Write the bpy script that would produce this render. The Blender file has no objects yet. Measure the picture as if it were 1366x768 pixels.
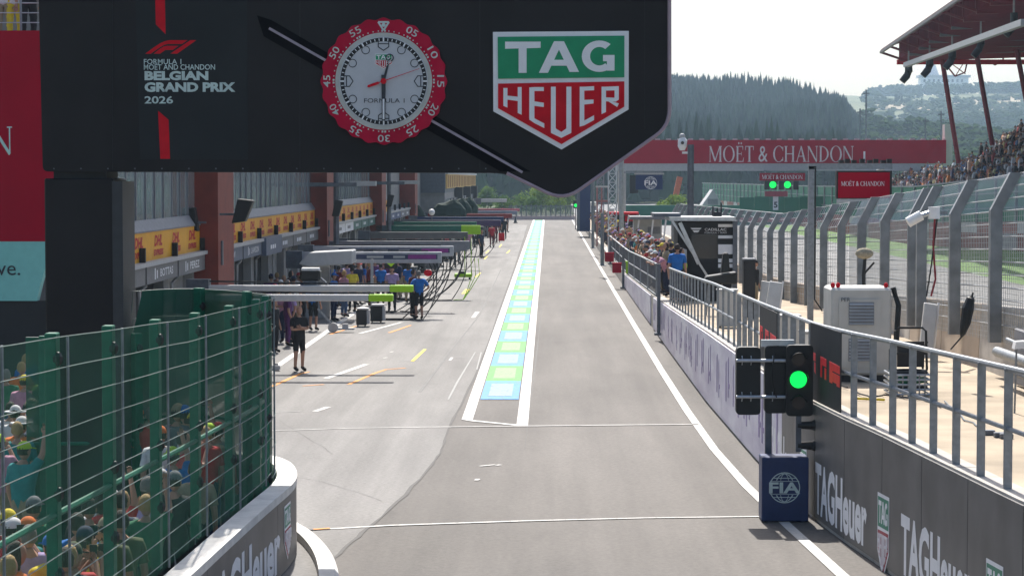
import bpy, bmesh, math, random
import numpy as np
from mathutils import Vector, Matrix
random.seed(7)
R = math.radians
S = bpy.context.scene
COL = S.collection

# ------------------------------------------------------------------ camera, sky, sun, exposure
H, F = 5.2, 3000.0
cam = bpy.data.objects.new('camera', bpy.data.cameras.new('camera'))
COL.objects.link(cam); S.camera = cam
cam.location = (0, 0, H)
YAW, PITCH = math.atan(48 / F), math.atan(146 / F)
cam.rotation_euler = (R(90) - PITCH, 0, YAW)
cam.data.sensor_width = 36; cam.data.lens = F * 36 / 1366
cam.data.clip_start = 0.5; cam.data.clip_end = 9000
CM = cam.rotation_euler.to_matrix()

SUN_EL, SUN_AZ = R(51), R(-4)          # almost straight ahead, a touch to the left, high
wd = bpy.data.worlds.new('World'); S.world = wd; wd.use_nodes = True
nt = wd.node_tree; bg = nt.nodes['Background']
sky = nt.nodes.new('ShaderNodeTexSky'); sky.sky_type = 'NISHITA'; sky.sun_disc = False
sky.sun_elevation = SUN_EL; sky.sun_rotation = SUN_AZ
sky.dust_density = 3.0; sky.air_density = 1.0; sky.ozone_density = 1.0
nt.links.new(sky.outputs[0], bg.inputs[0]); bg.inputs[1].default_value = 0.12
sd = bpy.data.lights.new('sun', 'SUN'); sd.energy = 4.8; sd.angle = R(0.6); sd.color = (1, .955, .89)
sun = bpy.data.objects.new('sun', sd); COL.objects.link(sun)
tosun = Vector((math.sin(SUN_AZ) * math.cos(SUN_EL), math.cos(SUN_AZ) * math.cos(SUN_EL), math.sin(SUN_EL)))
sun.rotation_euler = (-tosun).to_track_quat('-Z', 'Y').to_euler(); sun.location = (0, 0, 60)
S.view_settings.view_transform = 'Standard'; S.view_settings.look = 'None'
S.view_settings.exposure = 0.68; S.view_settings.gamma = 1

def at(px, py, D):
    d = CM @ Vector(((px - 683) / F, (384 - py) / F, -1)); t = D / d.y
    return Vector((d.x * t, D, H + d.z * t))
def G(px, py, z=0.0):
    d = CM @ Vector(((px - 683) / F, (384 - py) / F, -1)); t = (z - H) / d.z
    return Vector((d.x * t, d.y * t, z))
def lerp(tab, x):
    if x <= tab[0][0]: return tab[0][1]
    for (a, b), (c, d) in zip(tab, tab[1:]):
        if x <= c: return b + (d - b) * (x - a) / (c - a)
    return tab[-1][1]

# ------------------------------------------------------------------ materials
MATS = {}
def srgb(c):
    return tuple(((v / 255) / 12.92 if v / 255 <= .04045 else ((v / 255 + .055) / 1.055) ** 2.4) for v in c)
def mat(name, col=(.5, .5, .5), rough=.6, metal=0, var=.12, scale=6, bump=.0, bscale=60, emit=None, es=1, spec=.4, coord='Object', stretch=None, col2=None, alpha=1, trans=0, coat=0):
    if name in MATS: return MATS[name]
    m = bpy.data.materials.new(name); m.use_nodes = True; n = m.node_tree; b = n.nodes['Principled BSDF']
    b.inputs['Roughness'].default_value = rough; b.inputs['Metallic'].default_value = metal
    b.inputs['Specular IOR Level'].default_value = spec; b.inputs['Coat Weight'].default_value = coat
    tc = n.nodes.new('ShaderNodeTexCoord'); mp = n.nodes.new('ShaderNodeMapping')
    n.links.new(tc.outputs[coord], mp.inputs[0])
    if stretch: mp.inputs['Scale'].default_value = stretch
    nz = n.nodes.new('ShaderNodeTexNoise'); nz.inputs['Scale'].default_value = scale; nz.inputs['Detail'].default_value = 5
    n.links.new(mp.outputs[0], nz.inputs[0])
    mx = n.nodes.new('ShaderNodeMix'); mx.data_type = 'RGBA'
    c2 = col2 or tuple(c * (1 + var) for c in col); c1 = col if col2 else tuple(c * (1 - var) for c in col)
    mx.inputs[6].default_value = (*c1, 1); mx.inputs[7].default_value = (*c2, 1)
    rp = n.nodes.new('ShaderNodeMapRange'); rp.inputs[1].default_value = .3; rp.inputs[2].default_value = .7
    n.links.new(nz.outputs[0], rp.inputs[0]); n.links.new(rp.outputs[0], mx.inputs[0]); n.links.new(mx.outputs[2], b.inputs['Base Color'])
    if bump:
        n2 = n.nodes.new('ShaderNodeTexNoise'); n2.inputs['Scale'].default_value = bscale; n2.inputs['Detail'].default_value = 3
        n.links.new(mp.outputs[0], n2.inputs[0]); bp = n.nodes.new('ShaderNodeBump'); bp.inputs['Strength'].default_value = bump
        bp.inputs['Distance'].default_value = .02
        n.links.new(n2.outputs[0], bp.inputs['Height']); n.links.new(bp.outputs[0], b.inputs['Normal'])
    if emit: b.inputs['Emission Color'].default_value = (*emit, 1); b.inputs['Emission Strength'].default_value = es
    if alpha < 1: b.inputs['Alpha'].default_value = alpha
    if trans: b.inputs['Transmission Weight'].default_value = trans
    MATS[name] = m; return m
def leafmat(name, c1, c2, scale=.8):
    m = bpy.data.materials.new(name); m.use_nodes = True; n = m.node_tree; b = n.nodes['Principled BSDF']; out = n.nodes['Material Output']
    tc = n.nodes.new('ShaderNodeTexCoord'); nz = n.nodes.new('ShaderNodeTexNoise'); nz.inputs['Scale'].default_value = scale; nz.inputs['Detail'].default_value = 4
    n.links.new(tc.outputs['Object'], nz.inputs[0]); rp = n.nodes.new('ShaderNodeMapRange'); rp.inputs[1].default_value = .35; rp.inputs[2].default_value = .65
    mx = n.nodes.new('ShaderNodeMix'); mx.data_type = 'RGBA'; mx.inputs[6].default_value = (*c1, 1); mx.inputs[7].default_value = (*c2, 1)
    n.links.new(nz.outputs[0], rp.inputs[0]); n.links.new(rp.outputs[0], mx.inputs[0]); n.links.new(mx.outputs[2], b.inputs['Base Color'])
    b.inputs['Roughness'].default_value = 1; b.inputs['Specular IOR Level'].default_value = 0
    tr = n.nodes.new('ShaderNodeBsdfTranslucent'); ms = n.nodes.new('ShaderNodeMixShader'); ms.inputs[0].default_value = .3
    n.links.new(mx.outputs[2], tr.inputs[0]); n.links.new(b.outputs[0], ms.inputs[1]); n.links.new(tr.outputs[0], ms.inputs[2]); n.links.new(ms.outputs[0], out.inputs[0])
    return m
def screenmat(name, col, opacity, moire=False):
    m = bpy.data.materials.new(name); m.use_nodes = True; n = m.node_tree; b = n.nodes['Principled BSDF']; out = n.nodes['Material Output']
    b.inputs['Base Color'].default_value = (*col, 1); b.inputs['Roughness'].default_value = .7
    tp = n.nodes.new('ShaderNodeBsdfTransparent'); ms = n.nodes.new('ShaderNodeMixShader')
    tc = n.nodes.new('ShaderNodeTexCoord'); nz = n.nodes.new('ShaderNodeTexNoise'); nz.inputs['Scale'].default_value = 1.3; nz.inputs['Detail'].default_value = 3
    n.links.new(tc.outputs['Object'], nz.inputs[0]); rp = n.nodes.new('ShaderNodeMapRange')
    rp.inputs[1].default_value = .3; rp.inputs[2].default_value = .7; rp.inputs[3].default_value = max(0, opacity - .1); rp.inputs[4].default_value = min(1, opacity + .08)
    n.links.new(nz.outputs[0], rp.inputs[0]); n.links.new(rp.outputs[0], ms.inputs[0])
    n.links.new(tp.outputs[0], ms.inputs[1]); n.links.new(b.outputs[0], ms.inputs[2]); n.links.new(ms.outputs[0], out.inputs[0])
    return m
m_black = mat('black_cladding', (.020, .0175, .0185), .5, var=.2, scale=.8, bump=.05, bscale=3, spec=.15)
m_blackm = mat('matt_black', (.015, .015, .017), .6)
m_white = mat('white_paint', (.75, .75, .75), .5, var=.06)
m_print = mat('white_print', (.78, .78, .8), .6, var=.04)
m_rprint = mat('red_print', (.58, .006, .018), .6, var=.1, spec=.12)
m_gprint = mat('green_print', (.0, .26, .11), .45, var=.08)
m_steel = mat('galvanised_steel', (.24, .26, .28), .5, .5, var=.18, scale=12)
m_dsteel = mat('dull_grey_steel', (.12, .13, .15), .5, .3, var=.25, scale=5)
m_lsteel = mat('bright_steel', (.5, .52, .54), .35, .6, var=.15)
m_moet = mat('crimson_banner', (.36, .003, .022), .8, var=.08, scale=1, spec=.08)
m_teal = mat('aqua_banner', (.22, .55, .5), .6, var=.05)
m_conc = mat('pale_concrete', (.42, .39, .35), .85, var=.15, scale=3, bump=.3, bscale=40)
m_tan = mat('sandy_concrete', (.44, .355, .27), .85, var=.14, scale=1.5, bump=.3, bscale=25)
m_deck = mat('sandy_deck', (.36, .295, .215), .9, var=.26, scale=.8, bump=.3, bscale=30)
m_grey = mat('grey_board', (.118, .113, .111), .5, var=.2, scale=1.6, bump=.08, bscale=3)
m_lgrey = mat('light_grey_panel', (.42, .42, .42), .6, var=.08)
m_mgrey = mat('mid_grey_panel', (.2, .2, .215), .6, var=.1)
m_green = mat('green_steel', (.0, .12, .065), .45, var=.2, scale=10)
m_rubber = mat('black_rubber', (.012, .012, .012), .5)
m_navy = mat('navy_panel', (.008, .025, .10), .45, var=.15)
m_lime = mat('lime_paint', (.32, .60, .01), .5, var=.06)
m_purple = mat('magenta_paint', (.25, .03, .22), .5)
m_yellow = mat('yellow_banner', (.75, .36, .015), .55, var=.07, scale=2)
m_dhl = mat('red_lettering', (.5, .02, .02), .6)
m_brick = mat('oxide_red_column', (.20, .035, .022), .65, var=.15, scale=2, bump=.1)
m_gl = mat('green_lamp_lit', (.0, .25, .05), .3, emit=(.0, 1, .10), es=.9)
m_lens = mat('dark_lens', (.03, .02, .02), .2, spec=.6)
m_orange = mat('orange_paint', (.65, .24, .02), .7, var=.2, scale=9)
m_ypaint = mat('yellow_paint', (.7, .55, .03), .7, var=.2, scale=9)
def paint(name, c, wear=.60):
    m = mat(name, c, .75, var=.10, scale=5); n = m.node_tree; b = n.nodes['Principled BSDF']; src = b.inputs['Base Color'].links[0].from_socket
    tc = n.nodes.new('ShaderNodeTexCoord'); z = n.nodes.new('ShaderNodeTexNoise'); z.inputs['Scale'].default_value = 9; z.inputs['Detail'].default_value = 9; z.inputs['Roughness'].default_value = .75
    mp = n.nodes.new('ShaderNodeMapping'); mp.inputs['Scale'].default_value = (1, .22, 1); n.links.new(tc.outputs['Object'], mp.inputs[0]); n.links.new(mp.outputs[0], z.inputs[0])
    r = n.nodes.new('ShaderNodeMapRange'); r.inputs[1].default_value = wear - .07; r.inputs[2].default_value = wear + .08; r.inputs[3].default_value = 0; r.inputs[4].default_value = .75; n.links.new(z.outputs[0], r.inputs[0])
    mx = n.nodes.new('ShaderNodeMix'); mx.data_type = 'RGBA'; n.links.new(r.outputs[0], mx.inputs[0]); n.links.new(src, mx.inputs[6]); mx.inputs[7].default_value = (.15, .145, .135, 1); n.links.new(mx.outputs[2], b.inputs['Base Color']); return m
m_line = paint('lane_paint_white', (.52, .51, .485))
m_redsteel = mat('crimson_steel', (.22, .02, .03), .5, var=.15)
m_glass = mat('painted_reflection_glass', (.06, .08, .085), .12, .2, scale=.9, spec=.9, bump=.1, bscale=1.2, col2=(.36, .42, .43), stretch=(1, 1, .35))  # grey-teal reflections painted into the glass colour as vertically drawn-out noise
m_fmic = mat('fluffy_beige', (.34, .30, .22), .95, var=.2, scale=30, bump=.8, bscale=60)

# ------------------------------------------------------------------ mesh helpers
class MB:
    def __init__(s): s.v = []; s.f = []; s.m = []; s.mi = 0
    def add(s, vs, fs):
        o = len(s.v); s.v += [tuple(v) for v in vs]; s.f += [tuple(i + o for i in f) for f in fs]; s.m += [s.mi] * len(fs); return s
    def box(s, x0, x1, y0, y1, z0, z1):
        return s.hexa([(x0, y0, z0), (x1, y0, z0), (x1, y1, z0), (x0, y1, z0), (x0, y0, z1), (x1, y0, z1), (x1, y1, z1), (x0, y1, z1)])
    def hexa(s, p):
        return s.add(p, [(0, 3, 2, 1), (4, 5, 6, 7), (0, 1, 5, 4), (1, 2, 6, 5), (2, 3, 7, 6), (3, 0, 4, 7)])
    def beam(s, a, b, w, h=None, up=(0, 0, 1)):
        a = Vector(a); b = Vector(b); h = h or w; d = (b - a).normalized(); u = Vector(up)
        if abs(d.dot(u)) > .95: u = Vector((0, 1, 0))
        x = d.cross(u).normalized() * w / 2; y = x.normalized().cross(d).normalized() * h / 2
        return s.hexa([a - x - y, a + x - y, a + x + y, a - x + y, b - x - y, b + x - y, b + x + y, b - x + y])
    def tube(s, pts, r, n=8, cap=True):
        pts = [Vector(p) for p in pts]; rs = r if isinstance(r, (list, tuple)) else [r] * len(pts); vs = []; fs = []
        for i, p in enumerate(pts):
            d = (pts[min(i + 1, len(pts) - 1)] - pts[max(i - 1, 0)]).normalized()
            u = Vector((0, 0, 1)) if abs(d.z) < .95 else Vector((0, 1, 0))
            x = d.cross(u).normalized(); y = x.cross(d)
            for k in range(n):
                t = 2 * math.pi * k / n; vs.append(p + (x * math.cos(t) + y * math.sin(t)) * rs[i])
        for i in range(len(pts) - 1):
            for k in range(n):
                a = i * n + k; b = i * n + (k + 1) % n; fs.append((a, b, b + n, a + n))
        if cap: fs.append(tuple(range(n))[::-1]); fs.append(tuple(range((len(pts) - 1) * n, len(pts) * n)))
        return s.add(vs, fs)
    def ell(s, c, rx, ry, rz, nu=12, nv=8, fn=None):
        vs = []; fs = []
        for j in range(nv + 1):
            ph = math.pi * j / nv
            for i in range(nu):
                t = 2 * math.pi * i / nu; x, y, z = math.sin(ph) * math.cos(t), math.sin(ph) * math.sin(t), math.cos(ph)
                if fn: x, y, z = fn(x, y, z)
                vs.append((c[0] + rx * x, c[1] + ry * y, c[2] + rz * z))
        for j in range(nv):
            for i in range(nu):
                a = j * nu + i; b = j * nu + (i + 1) % nu; fs.append((a, a + nu, b + nu, b))
        return s.add(vs, fs)
    def prism(s, poly, d0, d1, T=lambda u, v, d: (u, d, v)):
        """2-D outline (u, v) between depths d0 and d1; T maps (u, v, depth) into space"""
        n = len(poly); vs = [T(u, v, d0) for u, v in poly] + [T(u, v, d1) for u, v in poly]
        return s.add(vs, [tuple(range(n)), tuple(range(2 * n - 1, n - 1, -1))] + [(i, (i + 1) % n, (i + 1) % n + n, i + n)[::-1] for i in range(n)])
    def build(s, name, mats, parent=None, origin=None, smooth=False, bevel=0):
        me = bpy.data.meshes.new(name); o = bpy.data.objects.new(name, me); COL.objects.link(o)
        if parent is not None: org = Vector(parent.get('_o', (0, 0, 0)))
        elif origin is not None: org = Vector(origin)
        else:
            A = np.array(s.v); org = Vector((float(A[:, 0].mean()), float(A[:, 1].mean()), float(A[:, 2].min())))
        me.from_pydata([tuple(Vector(v) - org) for v in s.v], [], s.f)
        for m in (mats if isinstance(mats, (list, tuple)) else [mats]): me.materials.append(m)
        if isinstance(mats, (list, tuple)): me.polygons.foreach_set('material_index', s.m)
        bm = bmesh.new(); bm.from_mesh(me)
        bmesh.ops.recalc_face_normals(bm, faces=bm.faces)
        if bevel: bmesh.ops.bevel(bm, geom=[e for e in bm.edges if e.is_manifold and e.calc_face_angle(0) > .5], offset=bevel, segments=1, affect='EDGES', clamp_overlap=True)
        if smooth: 
            for f in bm.faces: f.smooth = True
            for e in bm.edges: e.smooth = not (e.is_manifold and e.calc_face_angle(0) > .7)
        bm.to_mesh(me); bm.free()
        if parent is None: o.location = org
        else: o.parent = parent
        o['_o'] = tuple(org)
        return o
def tag(o, label=None, cat=None, group=None, kind=None):
    if label: o['label'] = label
    if cat: o['category'] = cat
    if group: o['group'] = group
    if kind: o['kind'] = kind
    return o
def thing(name, label, cat, loc=(0, 0, 0), group=None):
    o = bpy.data.objects.new(name, None); COL.objects.link(o); o.location = loc; o['_o'] = tuple(loc); o.empty_display_size = .3
    return tag(o, label, cat, group)
def struct(mb, name, mats, **k): return tag(mb.build(name, mats, **k), kind='structure')
def kids(o): return [c for c in bpy.data.objects if c.parent == o]
def copy_tree(o, parent=None):
    tree = {}
    for c in bpy.data.objects:
        if c.parent: tree.setdefault(c.parent.name, []).append(c)
    def rec(o, parent):
        c = o.copy(); COL.objects.link(c); c.parent = parent
        for ch in tree.get(o.name, []): rec(ch, c)
        return c
    return rec(o, parent)
def dup(me_obj, name, parent, loc, rot=None, m=None, scale=None):
    o = bpy.data.objects.new(name, me_obj.data); COL.objects.link(o); o.parent = parent
    o.location = Vector(loc) - Vector(parent.get('_o', (0, 0, 0))) if parent is not None else loc
    if rot: o.rotation_euler = rot
    if scale: o.scale = scale
    return o

# text as mesh pieces -----------------------------------------------------------
TXT = {}
def text_polys(s, bold=0.0, shear=0.0, sp=1.0):
    k = (s, bold, shear, sp)
    if k in TXT: return TXT[k]
    cu = bpy.data.curves.new('t', 'FONT'); cu.body = s; cu.offset = bold; cu.shear = shear; cu.resolution_u = 3; cu.space_character = sp
    o = bpy.data.objects.new('t', cu); COL.objects.link(o); bpy.context.view_layer.update()
    me = bpy.data.meshes.new_from_object(o.evaluated_get(bpy.context.evaluated_depsgraph_get()))
    V = [(v.co.x, v.co.y) for v in me.vertices]; Fc = [tuple(p.vertices) for p in me.polygons]
    bpy.data.objects.remove(o); bpy.data.curves.remove(cu); bpy.data.meshes.remove(me)
    xs = [v[0] for v in V]; ys = [v[1] for v in V]; x0, x1, y0, y1 = min(xs), max(xs), min(ys), max(ys)
    V = [((x - x0) / (x1 - x0), (y - y0) / (y1 - y0)) for x, y in V]
    TXT[k] = (V, Fc, (x1 - x0) / (y1 - y0)); return TXT[k]
def put_text(mb, s, T, u0, u1, v0, v1, bold=0.0, shear=0.0, sp=1.0):
    V, Fc, ar = text_polys(s, bold, shear, sp)
    return mb.add([T(u0 + u * (u1 - u0), v0 + v * (v1 - v0)) for u, v in V], Fc)
def ring(cx, cy, ro, ri, a0, a1, n=24, sx=1, isx=None):
    isx = isx if isx is not None else sx; out = []
    for i in range(n):
        t0 = a0 + (a1 - a0) * i / n; t1 = a0 + (a1 - a0) * (i + 1) / n
        out.append([(cx + ro * sx * math.cos(t0), cy + ro * math.sin(t0)), (cx + ro * sx * math.cos(t1), cy + ro * math.sin(t1)),
                    (cx + ri * isx * math.cos(t1), cy + ri * math.sin(t1)), (cx + ri * isx * math.cos(t0), cy + ri * math.sin(t0))])
    return out
def q(x0, x1, y0, y1): return [(x0, y0), (x1, y0), (x1, y1), (x0, y1)]
TK, TN, SV = .14, .05, .045
def serif(ch):
    """cap letters of a display serif: list of 2-D outlines and the advance"""
    st = lambda x, w=TK, a=0, b=1, e=.055: [q(x, x + w, a + SV, b - SV), q(x - e, x + w + e, a, a + SV), q(x - e, x + w + e, b - SV, b)]
    if ch == 'M': return st(.05, TN) + st(.88, TK) + [[(.02, 1), (.16, 1), (.53, .14), (.49, .03), (.45, .03)], [(.45, .03), (.53, .03), (.93, .97), (.87, 1)]], 1.13
    if ch in 'OÖ': return ring(.5, .5, .52, .49, 0, 2 * math.pi, 32, .95, .72), 1.04
    if ch in 'EË':
        p = st(.08) + [q(.2, .62, 1 - SV, 1), [(.56, 1), (.62, 1), (.62, .76), (.59, .76)], q(.2, .5, .49, .53), q(.47, .5, .4, .62), q(.2, .66, 0, SV), [(.59, SV), (.66, SV), (.69, .27), (.66, .27)]]
        if ch == 'Ë': p += [q(.2, .3, 1.12, 1.24), q(.42, .52, 1.12, 1.24)]
        return p, .74
    if ch == 'T': return [q(.31, .45, SV, 1 - SV), q(.24, .52, 0, SV), q(.02, .74, 1 - SV, 1), [(.02, 1 - SV), (.07, 1 - SV), (.05, .74), (.02, .74)], [(.69, 1 - SV), (.74, 1 - SV), (.74, .74), (.71, .74)]], .78
    if ch == 'C': return ring(.48, .5, .52, .49, R(42), R(318), 26, .93, .7) + [q(.80, .84, .7, .95), q(.80, .84, .05, .3)], .9
    if ch == 'H': return st(.07) + st(.68) + [q(.2, .7, .48, .53)], .93
    if ch == 'A': return [[(.06, 0), (.12, 0), (.48, .93), (.44, 1)], [(.40, 1), (.50, 1), (.86, 0), (.70, 0)], q(.22, .7, .33, .375), q(0, .2, 0, SV), q(.62, .92, 0, SV)], .93
    if ch == 'N': return st(.07, TN) + [[(.03, 1), (.18, 1), (.84, .05), (.80, -.02), (.76, -.02)]] + [q(.78, .83, .02, 1 - SV), q(.70, .91, 1 - SV, 1)], .95
    if ch == 'D': return st(.08) + ring(.2, .5, .5, .455, -math.pi / 2, math.pi / 2, 18, 1.25, 1.08), .9
    return [], .4
def put_serif(mb, s, T, u0, u1, v0, v1, mbk=None):
    adv = []; x = 0; items = []
    for ch in s:
        if ch == '&': items.append((ch, x)); x += .92
        elif ch == ' ': x += .33
        else: items.append((ch, x)); x += serif(ch)[1] + .05
    sc = (u1 - u0) / x; hv = v1 - v0
    for ch, x0 in items:
        if ch == '&': put_text(mb, '&', lambda u, v: T(u, v, 0), u0 + x0 * sc, u0 + (x0 + .78) * sc, v0, v1); continue
        for i, p in enumerate(serif(ch)[0]):
            mb.prism([(u0 + (x0 + a) * sc, v0 + b * hv) for a, b in p], 0, .004 + .0007 * i, T)

def fia(mb, T, cx, cy, r):
    """round emblem: globe lines with the three letters across"""
    i = 0
    for p in ring(cx, cy, r, r * .94, 0, 2 * math.pi, 28): mb.prism(p, 0, .004, T)
    for k in (.35, .7):
        for a, b in ((-1, 1),):
            for p in ring(cx, cy, r * .92, r * .88, R(32), R(148), 12, k * 1.0, k * .93) + ring(cx, cy, r * .92, r * .88, R(212), R(328), 12, k, k * .93): mb.prism(p, 0, .0045 + .0004 * k, T)
    for k in (-.62, .62):
        w = math.sqrt(1 - k * k) * r * .93; mb.prism(q(cx - w, cx + w, cy + k * r - .02 * r, cy + k * r + .02 * r), 0, .0052, T)
    mb.prism(q(cx - .94 * r, cx + .94 * r, cy + .40 * r, cy + .43 * r), 0, .0056, T); mb.prism(q(cx - .94 * r, cx + .94 * r, cy - .43 * r, cy - .40 * r), 0, .0056, T)
    put_text(mb, 'FIA', lambda u, v: T(u, v, .008), cx - r * 1.0, cx + r * 1.0, cy - r * .36, cy + r * .36, bold=.03)

# TAG HEUER shield (outline measured off the photograph) ---------------------------
def _n(p): return [((x - 420) / 765, -(y - 55) / 765) for x, y in p]
SH_OUT = _n([(38, 60), (803, 55), (803, 495), (425, 720), (40, 505)])
SH_GRN = _n([(65, 88), (778, 82), (778, 315), (67, 322)])
SH_RED = _n([(67, 350), (778, 338), (778, 480), (425, 690), (67, 488)])
SH_TAG = [_n(p) for p in ([(107, 115), (307, 115), (307, 150), (107, 155)], [(183, 152), (228, 152), (228, 290), (183, 290)],
    [(297, 290), (382, 113), (410, 113), (410, 160), (348, 290)], [(410, 113), (438, 113), (523, 285), (470, 285), (410, 160)], [(370, 217), (452, 217), (466, 250), (356, 250)],
    [(658, 190), (723, 190), (723, 278), (680, 278), (680, 225), (658, 225)])] + [[((x - 420) / 765, -(y - 55) / 765) for x, y in p] for p in ring(637, 197, 88, 52, R(-50), R(-310), 26, 1.12, 1.0)]
SH_HEU = [_n(p) for p in ([(97, 375), (120, 375), (120, 485), (97, 475)], [(178, 370), (200, 370), (200, 525), (178, 515)], [(120, 418), (178, 424), (178, 448), (120, 440)],
    [(243, 372), (272, 370), (272, 572), (243, 552)], [(272, 545), (328, 574), (328, 600), (272, 572)], [(272, 370), (325, 370), (325, 392), (272, 392)], [(272, 450), (325, 458), (325, 482), (272, 475)],
    [(365, 368), (392, 368), (392, 602), (365, 627)], [(452, 368), (480, 368), (480, 627), (452, 602)], [(365, 627), (392, 602), (424, 622), (452, 602), (480, 627), (424, 655)],
    [(527, 368), (553, 368), (553, 585), (527, 592)], [(553, 368), (608, 365), (608, 388), (553, 390)], [(553, 442), (605, 440), (605, 462), (553, 468)], [(553, 558), (608, 528), (608, 555), (553, 585)],
    [(650, 368), (675, 368), (675, 510), (650, 522)], [(675, 368), (747, 365), (747, 388), (675, 390)], [(723, 388), (747, 388), (747, 440), (723, 435)], [(675, 428), (723, 430), (747, 440), (730, 452), (675, 450)], [(688, 450), (712, 452), (748, 462), (738, 482)])]
def shield(T, w, parent, thick=.03, t0=0.0, names=('border', 'green_field', 'red_field', 'lettering'), faded=None):
    """T(u, v, d): u to the reader's right, v up, d towards the reader; top centre at (0, 0)"""
    sc = lambda p: [(a * w, b * w) for a, b in p]
    g = faded or (m_print, m_gprint, m_rprint)
    b = MB().prism(sc(SH_OUT), t0, t0 + thick, T).build(names[0], g[0], parent)
    MB().prism(sc(SH_GRN), t0, t0 + thick * 1.35, T).build(names[1], g[1], parent)
    MB().prism(sc(SH_RED), t0, t0 + thick * 1.3, T).build(names[2], g[2], parent)
    l = MB()
    for i, p in enumerate(SH_TAG + SH_HEU): l.prism(sc(p), t0, t0 + thick * 1.5 + .0003 * i, T)
    l.build(names[3], g[0], parent)

# polyline path helper (plan view) for boards that follow a curve
class Path:
    def __init__(s, pts):
        s.p = [Vector((a, b, 0)) for a, b in pts]; s.l = [0]
        for a, b in zip(s.p, s.p[1:]): s.l.append(s.l[-1] + (b - a).length)
    def at(s, d):
        i = 0
        while i < len(s.l) - 2 and d > s.l[i + 1]: i += 1
        a, b = s.p[i], s.p[i + 1]; L = (b - a).length; t = (d - s.l[i]) / L; D = (b - a) / L
        return a + (b - a) * t, D
    def pt(s, d, off, z, smooth=.5):
        p, _ = s.at(d); p1, _ = s.at(d - smooth); p2, _ = s.at(d + smooth); D = (p2 - p1).normalized()
        n = Vector((D.y, -D.x, 0))         # right-hand side of travel
        return p + n * off + Vector((0, 0, z))
def smooth_pts(pts, it=3):
    for _ in range(it):
        o = [pts[0]]
        for a, b in zip(pts, pts[1:]): o += [(a[0] * .75 + b[0] * .25, a[1] * .75 + b[1] * .25), (a[0] * .25 + b[0] * .75, a[1] * .25 + b[1] * .75)]
        pts = o + [pts[-1]]
    return pts
def proj(p):
    v = CM.transposed() @ (Vector(p) - cam.location); return 683 + F * v.x / -v.z, 384 - F * v.y / -v.z

# ================================================================== THE SETTING
def hill(x, y):
    def s(t): t = min(1, max(0, t)); return t * t * (3 - 2 * t)
    wob = 5 * math.sin(x * .011 + 1) + 3 * math.sin(x * .03 + y * .004) + 2.5 * math.sin(y * .013 + x * .02)
    a = (43 + wob) * s((y - 470) / 800) * (1 - .30 * s((x - 95) / 90) - .63 * s((x - 165) / 110)) * (.93 + .09 * math.sin(x * .026 + 1.2))
    b = 6 + (82 + wob * .8) * s((y - 900) / 1350)
    if y > 1350: a *= 1 - .6 * s((y - 1350) / 500)
    return max(a, b * s((y - 500) / 400)) - .04
def ground():
    ys = [-30, 0, 30, 100, 200, 300, 400, 440] + [470 + 20 * i for i in range(50)] + [1500 + 60 * i for i in range(22)] + [3000, 3600]
    xs = [-1500, -900, -600, -400, -300, -200, -120, -60, -20, 20, 60] + [80 + 14 * i for i in range(20)] + [380, 450, 550, 700, 900, 1200, 1600]
    m = MB(); vs = [(x, y, hill(x, y)) for y in ys for x in xs]; n = len(xs)
    m.add(vs, [(j * n + i, j * n + i + 1, (j + 1) * n + i + 1, (j + 1) * n + i) for j in range(len(ys) - 1) for i in range(n - 1)])
    g = mat('meadow_ground', (.055, .075, .03), .95, scale=.02, col2=(.13, .14, .06), coord='Object')
    struct(m, 'ground', g, origin=(0, 0, 0), smooth=True)
ground()
def asphalt(name, c, var=.15):
    m = bpy.data.materials.new(name); m.use_nodes = True; n = m.node_tree; b = n.nodes['Principled BSDF']; L = n.links.new
    tc = n.nodes.new('ShaderNodeTexCoord')
    def noise(scale, st, det=6, ro=.6):
        mp = n.nodes.new('ShaderNodeMapping'); mp.inputs['Scale'].default_value = st; L(tc.outputs['Object'], mp.inputs[0])
        z = n.nodes.new('ShaderNodeTexNoise'); z.inputs['Scale'].default_value = scale; z.inputs['Detail'].default_value = det; z.inputs['Roughness'].default_value = ro; L(mp.outputs[0], z.inputs[0]); return z.outputs[0]
    def rng(s, a, bb, lo, hi):
        r = n.nodes.new('ShaderNodeMapRange'); r.inputs[1].default_value = a; r.inputs[2].default_value = bb; r.inputs[3].default_value = lo; r.inputs[4].default_value = hi; L(s, r.inputs[0]); return r.outputs[0]
    def mul(a, bb):
        r = n.nodes.new('ShaderNodeMath'); r.operation = 'MULTIPLY'; L(a, r.inputs[0]); L(bb, r.inputs[1]); return r.outputs[0]
    f = mul(rng(noise(14, (1, 1, 1), 8, .75), .3, .7, 1 - var * 1.6, 1 + var * 1.6), rng(noise(.35, (1, .25, 1)), .35, .65, 1 - var, 1 + var))
    f = mul(f, rng(noise(1.5, (1, .035, 1), 4), .35, .68, 1 + var * .8, 1 - var * .9))     # rubber streaks along the lane
    f = mul(f, rng(noise(.9, (1, .5, 1), 8, .7), .58, .74, 1, .82))                          # old stains
    v = n.nodes.new('ShaderNodeVectorMath'); v.operation = 'SCALE'; v.inputs[0].default_value = c; L(f, v.inputs['Scale']); L(v.outputs[0], b.inputs['Base Color'])
    b.inputs['Roughness'].default_value = .82; b.inputs['Specular IOR Level'].default_value = .3
    bp = n.nodes.new('ShaderNodeBump'); bp.inputs['Strength'].default_value = .35; bp.inputs['Distance'].default_value = .012
    L(noise(55, (1, 1, 1), 3), bp.inputs['Height']); L(bp.outputs[0], b.inputs['Normal'])
    MATS[name] = m; return m
m_road = asphalt('lane_asphalt', (.120, .110, .100))
m_apron = asphalt('apron_asphalt', (.178, .171, .163), .17)
m_seam = mat('tar_seam', (.07, .066, .062), .8)
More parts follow.
